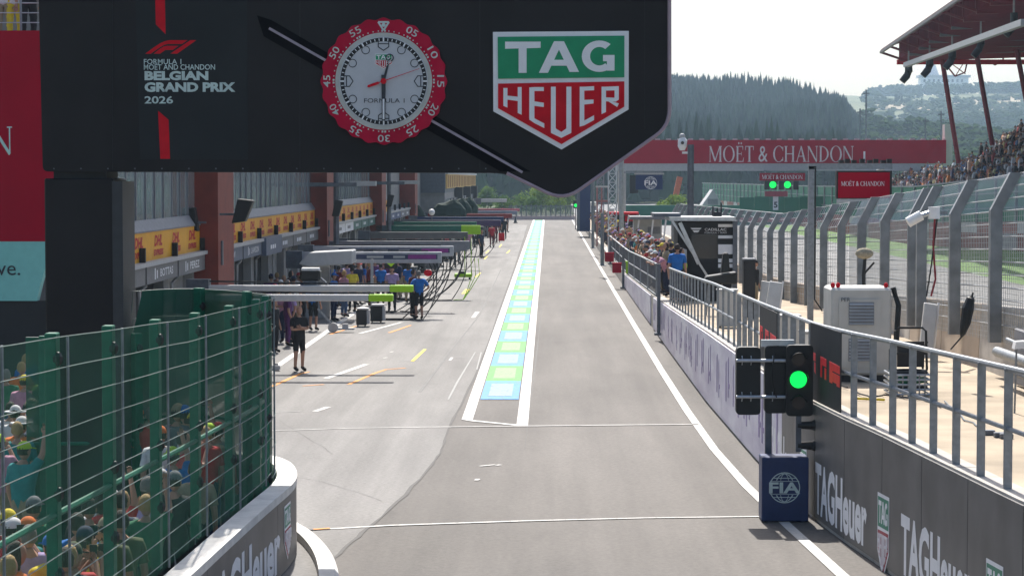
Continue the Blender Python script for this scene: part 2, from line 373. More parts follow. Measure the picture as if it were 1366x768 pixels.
struct(MB().box(-16, 7.9, 4, 283, -.2, 0), 'pit_lane', m_road)
struct(MB().box(3.9, 30, 4, 600, -.2, -.012), 'race_track', asphalt('track_asphalt', (.17, .17, .17)))
struct(MB().box(-60, 3.9, 283, 330, -.2, -.006), 'run_off_road', asphalt('run_off_asphalt', (.19, .175, .165)))
SEAM = [(448, 744), (470, 722), (497, 699), (540, 660), (578, 619), (589, 600), (596, 578), (615, 540), (636, 498), (663, 425), (690, 345), (704, 300)]
sp = [G(x, y) for x, y in [(405, 800), (425, 768)] + SEAM]
apr = MB(); vs = []; fs = []
for i, p in enumerate(sp): vs += [(p.x, p.y, .004), (-16, p.y, .004)]
for i in range(len(sp) - 1): fs.append((2 * i, 2 * i + 2, 2 * i + 3, 2 * i + 1))
struct(apr.add(vs, fs), 'pit_apron', m_apron)
def strip(mb, pts, w, z, wj=0):
    vs = []; n = len(pts)
    for i, p in enumerate(pts):
        p = Vector((p[0], p[1], 0)); d = Vector(pts[min(i + 1, n - 1)][:2]) - Vector(pts[max(i - 1, 0)][:2]); d = Vector((d[1], -d[0], 0)).normalized()
        ww = w * (1 + wj * random.uniform(-1, 1)) / 2
        vs += [(p.x + d.x * ww, p.y + d.y * ww, z), (p.x - d.x * ww, p.y - d.y * ww, z)]
    return mb.add(vs, [(2 * i, 2 * i + 2, 2 * i + 3, 2 * i + 1) for i in range(n - 1)])
struct(strip(MB(), [(p.x + random.uniform(-.02, .02), p.y) for p in [sp[0].lerp(sp[0], 0)] + [a.lerp(b, t) for a, b in zip(sp, sp[1:]) for t in (.25, .5, .75, 1)]], .05, .008, .5), 'asphalt_seam', m_seam)
def crack(pix, w=.02):
    pp = [G(x, y) for x, y in pix]; pts = [a.lerp(b, t) + Vector((random.uniform(-.03, .03), 0, 0)) for a, b in zip(pp, pp[1:]) for t in (0, .2, .4, .6, .8)]
    struct(strip(MB(), [(p.x, p.y) for p in pts], w, .008, .6), 'asphalt_crack', m_seam)
crack([(396, 636), (430, 643), (470, 655), (520, 672)], .012); crack([(372, 560), (420, 590), (450, 610)], .008)
def mark(name, pix, m, w=None, z=.012, jit=0):
    if w: return struct(strip(MB(), [tuple(G(x, y)) for x, y in pix], w, z, jit), name, m)
    return struct(MB().add([(*G(x, y)[:2], z) for x, y in pix], [tuple(range(len(pix)))]), name, m)
# long white lines
WL = [(3.05, 283), (3.05, 200), (3.05, 120), (3.06, 80), (3.08, 60), (3.12, 50), (3.20, 43), (3.36, 38), (3.60, 33.5), (3.85, 29.5), (4.25, 24), (4.6, 20)]
struct(strip(MB(), WL, .17, .012, .06), 'lane_line', m_line)
BX0, BX1, BX2, BX3 = -1.86, -1.62, -.66, -.42
def yat(py): return G(700, py).y
Y0 = yat(560); Y1 = yat(568)
struct(MB().add([(BX0, Y0, .012), (BX1, Y0 - .35, .012), (BX1, 283, .012), (BX0 - .02, 283, .012)], [(0, 1, 2, 3)]), 'lane_line', m_line)
struct(MB().add([(BX2, Y1, .012), (BX3, Y1, .012), (BX3, 283, .012), (BX2, 283, .012)], [(0, 1, 2, 3)]), 'lane_line', m_line)
struct(MB().add([(BX1, Y0 - .35, .0125), (BX2, Y1, .0125), (BX2, Y1 + .22, .0125), (BX1, Y0 - .1, .0125)], [(0, 1, 2, 3)]), 'lane_line', m_line)
# alternating blue and green boxes with pale centres
m_bx = [paint('box_paint_blue', (.07, .25, .50), .58), paint('box_paint_green', (.09, .40, .07), .58)]
m_bxc = [paint('box_centre_blue', (.22, .33, .48), .58), paint('box_centre_green', (.22, .46, .17), .58)]
y = yat(533); i = 0
while y < 278:
    struct(MB().box(BX1 + .03, BX2 - .03, y, y + 4.74, .005, .0135), 'box_marking', m_bx[i % 2])
    struct(MB().box(BX1 + .2, BX2 - .2, y + .75, y + 4.0, .006, .0175), 'box_marking', m_bxc[i % 2])
    y += 4.75; i += 1
# cross lines, dashes and pit-box marks
mark('cross_line', [(340, 575.5), (450, 572), (560, 570), (740, 568), (932, 566)], mat('worn_thin_line', (.42, .41, .39), .8, var=.25, scale=3), .10, jit=.3)
mark('cross_line', [(400, 708), (520, 701), (700, 695), (860, 691), (1020, 689)], m_line, .085, jit=.2)
mark('cable_cover', [(398, 707.5), (418, 707.2)], m_rubber, .07, .02); mark('cable_cover', [(418, 707), (440, 705.5)], m_orange, .09, .02)
LX = -7.5
struct(strip(MB(), [(LX, 44), (LX, 80), (LX, 120), (LX, 180), (LX, 270)], .2, .012, .1), 'garage_line', m_line)
for a, b in (((435, 505), (489, 486)), ((480, 445), (536, 430)), ((420, 549), (438, 543)), ((631, 424), (637, 416))):
    mark('dash_mark', [a, b], m_line, .16, jit=.15)
for pl in ([(362, 516), (400, 499), (412, 496)], [(465, 513), (500, 498), (515, 493), (541, 491)], [(441, 446), (475, 435)], [(519, 444), (548, 434)], [(404, 515), (432, 513)]): mark('box_corner_mark', pl, m_orange, .1, jit=.2)
for pl in ([(550, 482), (567, 466)], [(617, 392), (622, 386)], [(620, 392), (626, 386)], [(634, 370), (641, 364)], [(646, 346), (650, 342)], [(648, 338), (652, 334)], [(666, 330), (669, 326)], [(676, 338), (680, 334)]): mark('box_corner_mark', pl, m_ypaint, .1)
m_tape = mat('worn_chalk_mark', (.3, .3, .29), .8)
for pl in ([(598, 533), (610, 510), (634, 470)], [(360, 551), (400, 549)], [(493, 479), (514, 478)], [(530, 482), (560, 481)], [(604, 478), (620, 477)], [(636, 493), (642, 470)]): mark('faint_mark', pl, m_tape, .05, jit=.5)
for pl in ([(512, 478), (516, 477)], [(521, 470), (524, 469)], [(600, 481), (603, 477)], [(640, 622), (660, 620)], [(662, 621), (668, 620)], [(635, 641), (638, 639)]): mark('paint_spot', pl, m_line, .08)
# long dark scuffs
m_sk = mat('tyre_rubber_mark', (.075, .073, .07), .7, var=.3, scale=2)
for pl, w in (([(560, 523), (600, 470), (640, 420), (668, 360)], .05), ([(700, 600), (715, 480), (724, 400)], .03),): mark('tyre_mark', pl, m_sk, w, .0085, .7)
# kerb curling out at the foot of the barrier nose
kp = [G(x, y) for x, y in ((392, 700), (402, 708), (420, 718), (436, 734), (447, 752), (453, 775), (452, 805), (440, 850))]
ks = smooth_pts([(p.x, p.y) for p in kp], 2); m = MB(); vs = []; fs = []
for i, p in enumerate(ks):
    d = Vector(ks[min(i + 1, len(ks) - 1)]) - Vector(ks[max(i - 1, 0)]); n_ = Vector((d.y, -d.x)).normalized()
    a = Vector(p); b = a + n_ * .26; c = a + n_ * .9
    if i % 1 == 0: vs += [(a.x, a.y, -.05), (a.x, a.y, .07), (a.x + n_.x * .05, a.y + n_.y * .05, .12), (b.x, b.y, .12), (b.x, b.y, -.05)]
for i in range(len(ks) - 1):
    for k in range(4): fs.append((5 * i + k, 5 * i + k + 1, 5 * i + k + 6, 5 * i + k + 5))
struct(m.add(vs, fs), 'kerb', mat('kerb_white', (.62, .60, .56), .8, var=.12, scale=5, bump=.3))
# grass verge and low bank beyond the track
dz = lambda D: lerp([(0, .6), (100, .3), (127, 0), (166, -.8), (230, -1.0), (400, -1.0)], D)
bk = MB(); vs = []; fs = []; DD = list(range(60, 420, 12))
for D in DD: vs += [(22.5, D, -.05), (24, D, .02), (27, D, max(.05, 1.1 + dz(D))), (60, D, max(.06, 1.1 + dz(D)))]
for i in range(len(DD) - 1):
    for k in range(3): fs.append((4 * i + k, 4 * i + k + 1, 4 * i + k + 5, 4 * i + k + 4))
struct(bk.add(vs, fs), 'grass_bank', mat('mown_grass', (.07, .14, .03), .9, scale=3, col2=(.12, .22, .05), bump=.5, bscale=20))

# ================================================================== RIGHT: PIT WALL, DECK, RAILING
# base of the wall (x at depth) and its height, both read off the photograph
WX = [(14, 6.05), (20, 5.35), (24.1, 4.95), (30.2, 4.45), (32.3, 4.22), (35, 4.02), (41.5, 3.86), (52, 3.70), (67, 3.66), (107, 3.66), (300, 3.66)]
WH = [(14, 1.82), (34, 1.80), (52, 1.66), (61, 1.48), (71, 1.28), (76, 1.17), (105, .72), (140, .6), (300, .55)]
wx = lambda D: lerp(WX, D); wh = lambda D: lerp(WH, D)
RW = Path([(wx(D), D) for D in [d * 1.0 for d in range(14, 120, 1)]] + [(wx(D), D) for D in range(120, 281, 8)])
def rwT(d0, sgn=-1, off=.0):
    """u runs towards the camera along the wall face, v up, d out over the lane"""
    return lambda u, v, d=0: RW.pt(d0 - u, -(d + off), v, .6)
LEN = RW.l[-1]
def sd(D):                      # path length at depth D
    i = 0
    while i < len(RW.p) - 2 and RW.p[i + 1].y < D: i += 1
    a, b = RW.p[i], RW.p[i + 1]; return RW.l[i] + (b - a).length * (D - a.y) / (b.y - a.y)
pw = thing('pit_wall', 'long low concrete pit wall faced with grey and lilac sponsor boards, right of the lane', 'wall', (4.2, 34, 0))
def wall_seg(mb, d0, d1, o0, o1, z0, z1, n=None):
    """z0/z1 functions of depth"""
    n = n or max(1, int((d1 - d0) / 1.0)); vs = []; fs = []
    for i in range(n + 1):
        d = d0 + (d1 - d0) * i / n; D = RW.at(d)[0].y
        vs += [RW.pt(d, o0, z0(D)), RW.pt(d, o1, z0(D)), RW.pt(d, o1, z1(D)), RW.pt(d, o0, z1(D))]
    for i in range(n):
        for k in range(4): fs.append((4 * i + k, 4 * i + (k + 1) % 4, 4 * i + 4 + (k + 1) % 4, 4 * i + 4 + k))
    fs += [(0, 1, 2, 3), tuple(4 * n + k for k in (3, 2, 1, 0))]; return mb.add(vs, fs)
d = .5; k = 0
cblk = []
while d < sd(275):
    L = 4.0 if d < sd(110) else 12.0
    wall_seg(MB(), d, d + L - .02, 0, .32, lambda D: 0, lambda D: wh(D)).build('concrete_block', m_conc, pw); d += L
m_lilac = mat('lilac_board', (.48, .44, .56), .5, scale=.7, col2=(.72, .71, .78), stretch=(1, .6, 2.5))
d = sd(15); 
jn = [15 + 2.12 * i for i in range(11)] + [37.6]
for a, b in zip(jn, jn[1:]): wall_seg(MB(), sd(a) + .012, sd(b) - .012, -.035, -.004, lambda D: .07, lambda D: wh(D) - .03, 3).build('board', m_grey, pw)
a = 37.6
while a < 105:
    b = a + 2.1
    if not (76 < a < 78.5): wall_seg(MB(), sd(a) + .012, sd(b) - .012, -.035, -.004, lambda D: .06, lambda D: wh(D) - .04, 2).build('board', m_lilac, pw)
    a = b
# faint sponsor strokes on the lilac boards
ls = MB(); a = 38.0
random.seed(3)
while a < 76:
    for k in range(random.randint(1, 3)):
        o = a + .3 + k * .5; w = random.uniform(.08, .2); T = rwT(sd(o), off=.038)
        zz = random.uniform(.25, .4) * wh(o); ls.prism([(0, zz), (w, zz), (w, zz + .5 * wh(o)), (0, zz + .45 * wh(o))], 0, .004, T)
        if random.random() < .5: ls.prism([(w, zz + .2), (w + .2, zz + .2), (w + .2, zz + .3), (w, zz + .3)], 0, .004, T)
    a += 2.1
ls.build('board_lettering', mat('faint_lilac_print', (.26, .2, .4), .5), pw)
# word marks: grey boards
def wordmark(D0, D1, z0, z1):
    T = rwT(sd(D0), off=.038); put = MB(); V, Fc, ar = text_polys('TAGHeuer', .035)
    L = sd(D0) - sd(D1); put.add([T(u * L, z0 + v * (z1 - z0), 0) for u, v in V], Fc); put.build('lettering', m_print, pw)
def wallshield(D0, w, ztop):
    T = rwT(sd(D0), off=.037); shield(lambda u, v, d: T(u * .62 + w * .31, v * 1.25 + ztop, d), w, pw, .004, 0, faded=(m_print, mat('faded_green_print', (.04, .22, .14), .5), mat('faded_red_print', (.35, .05, .07), .5)))
for D0 in (34.0, 28.75, 23.5, 39.2): wordmark(D0, D0 - 3.35, .14, .93)
for D0 in (35.35, 30.05, 24.8): wallshield(D0, 1.05, 1.02)
# the deck behind the wall
dk = MB(); vs = []; fs = []; DD = list(range(14, 120, 2)) + list(range(120, 282, 10))
for D in DD: vs += [(wx(D) + .3, D, wh(D) - .05), (8.35, D, wh(D) - .05), (8.35, D, -.1), (wx(D) + .3, D, -.1)]
for i in range(len(DD) - 1):
    for k in range(4): fs.append((4 * i + k, 4 * i + (k + 1) % 4, 4 * i + 4 + (k + 1) % 4, 4 * i + 4 + k))
struct(dk.add(vs, fs + [(0, 1, 2, 3)]), 'pit_wall_deck', m_deck)
dkz = lambda D: wh(D) - .05
# railing along the wall
def railing(Da, Db, step, label, hf, plate=.095):
    r = thing('railing', label, 'railing', RW.pt(sd(Da), .12, wh(Da)))
    for zf, rr in ((1.0, .035), (.5, .028)):
        pts = [RW.pt(sd(D), .12, wh(D) + hf(D) * zf) for D in np.arange(Da, Db + .01, 1.0)]
        MB().tube(pts, rr, 8).build('rail', m_steel, r, smooth=True)
    D = Da
    while D <= Db + .01:
        b = RW.pt(sd(D), .12, wh(D) - .02); t = RW.pt(sd(D), .12, wh(D) + hf(D) * 1.0)
        MB().beam(b, t, plate, .03, up=(0, 1, 0)).build('upright', m_steel, r, bevel=.004); D += step
    return r
hf = lambda D: lerp([(24, 1.33), (34, 1.15), (60, 1.1), (75, 1.12)], D)
railing(16, 46, 1.07, 'grey galvanised railing with wide spaced uprights at the near end of the pit wall', hf)
railing(47, 70.5, 1.25, 'grey railing of close uprights between the near railing and the crowd', hf, .05)
# mesh barriers the team people lean on
def barrier(Da, Db, label):
    r = thing('crowd_barrier', label, 'barrier', RW.pt(sd(Da), .06, wh(Da)), 'grey barriers the pit wall crowd leans on')
    h = 1.12
    for D in (Da, Db): MB().beam(RW.pt(sd(D), .06, wh(D) - .3), RW.pt(sd(D), .06, wh(D) + h), .07).build('post', m_steel, r)
    for z in (h, h * .52, .06): MB().beam(RW.pt(sd(Da), .06, wh(Da) + z), RW.pt(sd(Db), .06, wh(Db) + z), .05).build('rail', m_steel, r)
    D = Da + .45
    while D < Db: MB().beam(RW.pt(sd(D), .06, wh(D)), RW.pt(sd(D), .06, wh(D) + h), .02, .06).build('bar', m_dsteel, r); D += .55
for i, D in enumerate(np.arange(77.0, 132, 6.6)): barrier(D, D + 6.3, ['nearest grey barrier to the black kiosk, people leaning over it', 'second grey barrier from the black kiosk', 'third grey barrier from the black kiosk, behind the lime box', 'fourth grey barrier from the black kiosk', 'fifth grey barrier from the black kiosk', 'sixth grey barrier from the black kiosk', 'seventh grey barrier from the black kiosk', 'eighth grey barrier from the black kiosk', 'farthest grey barrier along the pit wall'][i])
# marshal posts and little boxes hung on the wall
for (px, y0, y1, D, lab) in ((880, 352, 446, 72, 'dark post at the gap in the wall beside the near barrier'), (831.5, 330, 384, 106, 'slim grey post standing by the lime box'), (806, 322, 352, 128, 'slim dark post beyond the crimson boxes')):
    a = at(px, y1, D); b = at(px, y0, D); a.x = b.x = 3.55
    t = thing('post', lab, 'post', a); MB().beam(a, b, .11).build('upright', m_dsteel, t); MB().box(a.x - .14, a.x + .14, D - .14, D + .14, a.z - .02, a.z + .06).build('foot', m_dsteel, t)
for (x0, x1, y0, y1, D, m_, lab) in ((807, 819, 338, 349, 120, m_moet, 'crimson flag box on the wall, farther of the two'), (817, 829, 352, 364, 106, m_moet, 'crimson flag box on the wall, nearer of the two'), (835, 846, 350, 365, 104, m_lime, 'lime yellow box hung on the barrier by the crowd')):
    a = at(x0, y1, D); b = at(x1, y0, D); t = thing('flag_box', lab, 'box', a)
    MB().box(a.x, b.x, D, D + .3, a.z, b.z).build('case', m_, t, bevel=.02); MB().box(a.x - .02, b.x + .02, D - .02, D + .32, b.z, b.z + .05).build('lid', m_, t)

# tan debris wall and catch fence
FX = 7.8
twt = lambda D: lerp([(20, 3.35), (38, 3.0), (64, 2.05), (80, 1.6), (140, 1.25), (300, 1.2)], D)
tw = thing('debris_wall', 'sandy concrete wall under the tall kinked catch fence', 'wall', (8.2, 40, dkz(40)))
D = 22
while D < 280:
    L = 4.0 if D < 110 else 16.0
    MB().hexa([(8.0, D + .02, dkz(D) - .5), (8.35, D + .02, dkz(D) - .5), (8.35, D + L - .02, dkz(D + L) - .5), (8.0, D + L - .02, dkz(D + L) - .5),
               (8.08, D + .02, twt(D)), (8.35, D + .02, twt(D)), (8.35, D + L - .02, twt(D + L)), (8.08, D + L - .02, twt(D + L))]).build('concrete_block', m_tan if int(D / 4) % 3 else m_conc, tw, bevel=.02); D += L
fb = lambda D: lerp([(20, 2.75), (40, 2.3), (80, .95), (140, .8), (300, .75)], D)
ft = lambda D: lerp([(20, 5.95), (40, 5.3), (80, 3.95), (140, 3.6), (300, 3.5)], D)
cf = thing('catch_fence', 'tall grey catch fence with kinked posts beside the main straight', 'fence', (FX, 40, 2.3))
def kink(D, t):            # position along a post, t 0..1 of its height
    b, tt = fb(D), ft(D); z = b + (tt - b) * t; x = FX + .12 + (0 if t < .78 else (t - .78) / .22 * .34); return Vector((x, D, z))
PD = [27.9, 31.9, 35.9, 39.9, 43.9, 47.8, 49.0] + [53 + 3.9 * i for i in range(24)]
for D in PD:
    p = [kink(D, 0), kink(D, .78), kink(D, 1)]; m = MB(); w = .1
    for a, b in zip(p, p[1:]): m.hexa([(a.x - .11, a.y - .08, a.z), (a.x + .10, a.y - .08, a.z), (a.x + .10, a.y + .08, a.z), (a.x - .11, a.y + .08, a.z), (b.x - .11, b.y - .08, b.z), (b.x + .10, b.y - .08, b.z), (b.x + .10, b.y + .08, b.z), (b.x - .11, b.y + .08, b.z)])
    po = m.build('post', mat('catch_post_grey', (.20, .215, .225), .55, .2, var=.25, scale=3, bump=.1), cf)
for k in range(13):
    t = .10 + k * .075
    MB().tube([kink(D, t) + Vector((.12, 0, 0)) for D in PD], .011, 5, False).build('cable', m_lsteel, cf)
ms = MB()
D = 30.0
while D < 100:
    ps = [kink(D, t) + Vector((.12, 0, 0)) for t in (0, .78, 1)]; ms.tube(ps, .004 + D * .00005, 3, False); D += .16 if D < 60 else .5
for k in range(26): ms.tube([kink(D, .02 + k * .03) + Vector((.12, 0, 0)) for D in [30, 40, 50, 60, 80, 100]], .0035, 3, False)
tag(ms.build('wire_mesh', m_lsteel, cf), kind='stuff')

# ================================================================== LEFT: BARRIER NOSE AND GREEN FENCE
NP = [G(x, y, 1.1) for x, y in ((60, 960), (170, 838), (250, 768), (300, 722), (340, 686), (365.8, 664), (389, 644.8), (395, 631.9), (389, 619), (378.7, 612.5), (362, 607), (325, 602), (270, 598))]
NB = Path(smooth_pts([(p.x, p.y) for p in NP], 2))
def nb_find(px, z=.9):
    d = 0
    while d < NB.l[-1]:
        if proj(NB.pt(d, .03, z, .15))[0] >= px: return d
        d += .01
nb = thing('barrier_nose', 'curved grey concrete barrier with a white cap under the green fence', 'barrier', (-3.6, 28, 0))
def nseg(mb, d0, d1, o0, o1, z0, z1):
    n = max(2, int((d1 - d0) / .12)); vs = []; fs = []
    for i in range(n + 1):
        d = d0 + (d1 - d0) * i / n; vs += [NB.pt(d, o0, z0, .15), NB.pt(d, o1, z0, .15), NB.pt(d, o1, z1, .15), NB.pt(d, o0, z1, .15)]
    for i in range(n):
        for k in range(4): fs.append((4 * i + k, 4 * i + (k + 1) % 4, 4 * i + 4 + (k + 1) % 4, 4 * i + 4 + k))
    return mb.add(vs, fs + [(0, 1, 2, 3), tuple(4 * n + k for k in (3, 2, 1, 0))])
EN = NB.l[-1]
nseg(MB(), 0, EN, -.22, -.01, 0, 1.0).build('core', m_conc, nb)
nseg(MB(), 0, EN, -.25, .03, 1.0, 1.1).build('white_cap', mat('cap_white', (.66, .64, .60), .8, var=.14, scale=4, bump=.3), nb)
e = 0.02
while e < EN - .3: nseg(MB(), e + .008, min(EN, e + 2.4) - .008, -.01, .02, .05, .995).build('board', m_grey, nb); e += 2.4
da, db = nb_find(276), nb_find(374); Vt, Ft, _ = text_polys('TAGHeuer', .035); L = db - da
MB().add([NB.pt(da + u * L, .024, .1 + v * .72, .15) for u, v in Vt], Ft).build('lettering', m_print, nb)
ds = nb_find(384)
shield(lambda u, v, d: NB.pt(ds + u * .62, .023 + d, .9 + v, .15), .85, nb, .004, 0, faded=(m_print, MATS['faded_green_print'], MATS['faded_red_print']))

m_scr = screenmat('green_fence_mesh', (.0, .13, .068), .36)
m_scr2 = screenmat('green_fence_mesh_back', (.0, .095, .05), .92)
FP = Path(smooth_pts([(p.x, p.y) for p in [G(x, y, 1.1) for x, y in ((-260, 1180), (5, 940), (110, 850), (268, 718), (345, 657), (358, 640))]], 4))
FTOP = 3.72
def green_fence(path, z0, zf, label, n_wires, step, sm, start=.1, wire_r=.0055):
    g = thing('mesh_fence', label, 'fence', path.pt(path.l[-1] / 2, 0, z0))
    z1 = 0
    d = start
    while d < path.l[-1] + .02:
        dd = min(d, path.l[-1] - .05); z1 = zf(dd); b = path.pt(dd, -.08, z0, .3); t = path.pt(dd, -.08, z1 + .03, .3); _, D_ = path.at(dd)
        po = MB().beam(b, t, .15, .1, up=(D_.y, -D_.x, 0)).build('post', m_green, g, bevel=.008)
        for zz in (.25, .5, .92):
            c = b.lerp(t, zz); MB().ell((c.x + .05, c.y - .04, c.z), .05, .05, .07, 8, 5).build('clamp', m_rubber, po)
        a = path.pt(dd + .1, .03, z0, .3); MB().tube([a, (a.x, a.y, z1)], .013, 6).build('edge_wire', m_steel, g)
        d += step
    for k in range(n_wires):
        zk = lambda s_, k=k: z0 + .12 + (zf(s_) - z0 - .12) * k / (n_wires - 1)
        MB().tube([path.pt(s_, .05, zk(s_) + .003 * math.sin(s_ * 1.7 + k), .3) for s_ in np.linspace(0, path.l[-1], 90)], wire_r, 5, False).build('wire', mat('weathered_wire', (.17, .21, .19), .6, .2), g)
    for zz in (.44,):
        MB().tube([path.pt(s_, -.06, z0 + (zf(s_) - z0) * zz, .3) for s_ in np.linspace(0, path.l[-1], 40)], .028, 6, False).build('mid_rail', m_green, g)
    # screen panels, one per bay
    d = start
    while d < path.l[-1] - .05:
        e = min(d + step, path.l[-1]); n = 6; vs = []
        for i in range(n + 1):
            s_ = d + (e - d) * i / n; vs += [path.pt(s_, 0, z0, .3), path.pt(s_, 0, zf(s_), .3)]
        MB().add(vs, [(2 * i, 2 * i + 2, 2 * i + 3, 2 * i + 1) for i in range(n)]).build('mesh_panel', sm, g); d += step
    return g
green_fence(FP, 1.1, lambda d: lerp([(17, 3.92), (20, 3.82), (24.5, 3.66), (31, 3.55)], FP.at(min(d, FP.l[-1] - .01))[0].y), 'near green mesh fence with slanting wires on the white capped barrier', 11, 2.1, m_scr)
e_ = FP.p[-1]
BPth = Path(smooth_pts([(e_.x, e_.y), (e_.x - .05, e_.y + 1.2), (e_.x - .9, e_.y + 2.6), (-5.6, 33.6), (-6.25, 32.2), (-7.5, 32.1)], 2))
green_fence(BPth, .2, lambda d: 3.55 if BPth.at(min(d, BPth.l[-1] - .01))[0].x > -6.05 else 2.92, 'dark green mesh fence closing the back of the spectator pen', 9, 1.35, m_scr2, .6, .006)

# ================================================================== OVERHEAD GANTRY
GD = 32.1
gx = lambda px, py=120, D=GD: at(px, py, D)
def GT(D=GD):   # pixel-measured drawing -> metres on the plane y = D (facing the camera)
    return lambda u, v, d=0: Vector((u, D - d, v))
def gp(pts, D=GD): return [(at(x, y, D).x, at(x, y, D).z) for x, y in pts]
gan = thing('pit_gantry', 'huge black overhead sign with the watch and green and red shield above the lane', 'gantry', (at(112, 600, GD).x, GD, 0))
def rnd(pts, rr, n=6):
    out = []
    for i, p in enumerate(pts):
        r = rr[i]
        if not r: out.append(p); continue
        a, b, c = Vector(pts[i - 1]), Vector(p), Vector(pts[(i + 1) % len(pts)]); u = (a - b).normalized() * r; v = (c - b).normalized() * r
        for k in range(n + 1): t = k / n; out.append(tuple((b + u) * (1 - t) ** 2 + b * 2 * t * (1 - t) + (b + v) * t * t))
    return out
OUT = gp(rnd([(50, -70), (57, 229), (676, 231), (752, 268), (893, 168), (893, -70)], [0, 8, 22, 26, 22, 0]))
MB().prism(OUT, -1.15, 0, GT()).build('sign_box', m_black, gan, bevel=.0)
tp = gp(rnd([(676, 231), (752, 268), (893, 168), (893, -68)], [0, 26, 22, 0]))
MB().tube([(a, GD - .02, b) for a, b in tp], .028, 6).build('edge_trim', mat('pale_rose_trim', (.36, .27, .31), .4), gan)
# slanting chamfer of the big shield form with its light strip
ch = gp([(343, 21), (362, 27), (708, 229), (668, 229), (352, 49)])
MB().prism(ch, 0, .02, GT()).build('chamfer', mat('deep_violet_black', (.002, .0012, .003), .6, spec=.03), gan)
sa, sb = at(359, 38, GD - .04), at(697, 230, GD - .04); MB().beam(sa, sb, .03, .035).build('light_strip', mat('strip_lilac', (.38, .32, .38), .4), gan)
for px in (150, 400, 640, 860):
    a, b = at(px, -68, GD - .003), at(px, 226 if px < 700 else 172, GD - .003); MB().beam(a, b, .008, .006).build('panel_joint', m_blackm, gan)
for i in range(17):
    c = at(72 + i * 36, 225, GD); MB().tube([(c.x, GD, c.z), (c.x, GD - .008, c.z)], .012, 6).build('bolt', m_dsteel, gan)
# event banner on the left
evt = MB().prism(gp([(179, -60), (329, -60), (331, 213), (187, 213)]), 0, .006, GT()).build('event_banner', mat('charcoal_banner', (.026, .028, .030), .7, scale=1, spec=.1), gan)
rb = MB()
for i, p in enumerate(([(206, -60), (219, -60), (221, 46), (208, 33)], [(211, 148), (225, 160), (227, 212), (214, 212)])): MB().prism(gp(p), .006, .012, GT()).build('red_bar', m_rprint, evt)
for i, p in enumerate(([(210, -60), (211, -60), (212, 36), (211, 36)], [(214, -60), (215, -60), (216, 40), (215, 40)])): pass

f1 = MB(); u0, u1 = at(194, 72, GD), at(262, 54, GD); W_, H_ = u1.x - u0.x, u1.z - u0.z
for i, p in enumerate(([(0, 0), (.10, .45), (.19, .78), (.27, .93), (.36, 1), (.79, 1), (.72, .72), (.38, .72), (.31, .66), (.24, .45), (.13, 0)], [(.20, 0), (.27, .36), (.33, .54), (.39, .58), (.67, .58), (.59, .28), (.42, .28), (.35, 0)], [(.60, 0), (.86, 1), (1, 1), (.76, 0)])):
    # letters lean to the right: shear with height
    f1.prism([(u0.x + (a * .82 + .18 * b) * W_ * 1.0, u0.z + b * H_) for a, b in p], .006, .012 + i * .0005, GT())
f1.build('race_emblem', m_rprint, evt)
tx = MB(); m_evt = mat('pale_aqua_print', (.50, .60, .58), .6)
for s_, x0, x1, y0, y1, bo in (('FORMULA 1', 192, 242, 86, 79, .012), ('MOËT AND CHANDON', 192, 287, 93.5, 84.5, .012), ('BELGIAN', 193, 278, 107.5, 95, .05), ('GRAND PRIX', 193, 314, 123, 110, .05), ('2026', 193, 231, 138.5, 128.5, .02)):
    a, b = at(x0, y0, GD), at(x1, y1, GD); put_text(tx, s_, lambda u, v: (u, GD - .009, v), a.x, b.x, a.z, b.z, bold=bo)
tx.build('lettering', m_evt, evt)
# big shield
c = at(748, 42, GD); wv = at(839, 42, GD).x - at(658, 42, GD).x
shield(lambda u, v, d: Vector((c.x + u, GD - d, c.z + v)), wv, gan, .05)
# ---- the clock (a giant wrist watch face): its own thing, hung on the sign
wc = at(512.5, 109, GD); WR = 84 / F * GD
wt = thing('giant_watch', 'round white clock face in a scalloped red bezel on the black gantry', 'clock', (wc.x, GD, wc.z))
WT = lambda u, v, d=0: Vector((wc.x + u * WR, GD - d, wc.z + v * WR))
bz = []
for i in range(144):
    t = 2 * math.pi * i / 144; r = .985 + .018 * math.cos(t * 24); bz.append((r * math.cos(t), r * math.sin(t)))
MB().prism(bz, 0, .09, WT).build('bezel', mat('watch_red', (.44, .003, .035), .6, var=.2, scale=1.5, spec=.12), wt)
circ = lambda r, n=64, cx=0, cy=0: [(cx + r * math.cos(2 * math.pi * i / n), cy + r * math.sin(2 * math.pi * i / n)) for i in range(n)]
MB().prism(circ(.765), .09, .105, WT).build('rim', mat('watch_rim', (.46, .46, .44), .35, .2), wt)
dial = MB().prism(circ(.70), .105, .112, WT).build('dial', mat('watch_dial', (.50, .51, .54), .6, var=.04), wt)
tr = MB()
for p in ring(0, 0, .685, .625, 0, 2 * math.pi, 60): tr.prism(p, .112, .116, WT)
tr.build('minute_track', m_blackm, wt)
tk = MB()
for i in range(60):
    t = 2 * math.pi * i / 60; r0, r1, w = (.635, .675, .006) if i % 5 else (.625, .685, .012)
    cs, sn = math.cos(t), math.sin(t); tk.prism([(r0 * cs - w * sn, r0 * sn + w * cs), (r0 * cs + w * sn, r0 * sn - w * cs), (r1 * cs + w * sn, r1 * sn - w * cs), (r1 * cs - w * sn, r1 * sn + w * cs)], .116, .119, WT)
tag(tk.build('minute_marks', m_print, wt), kind='stuff')
m_ink = mat('dark_ink', (.03, .035, .045), .6)
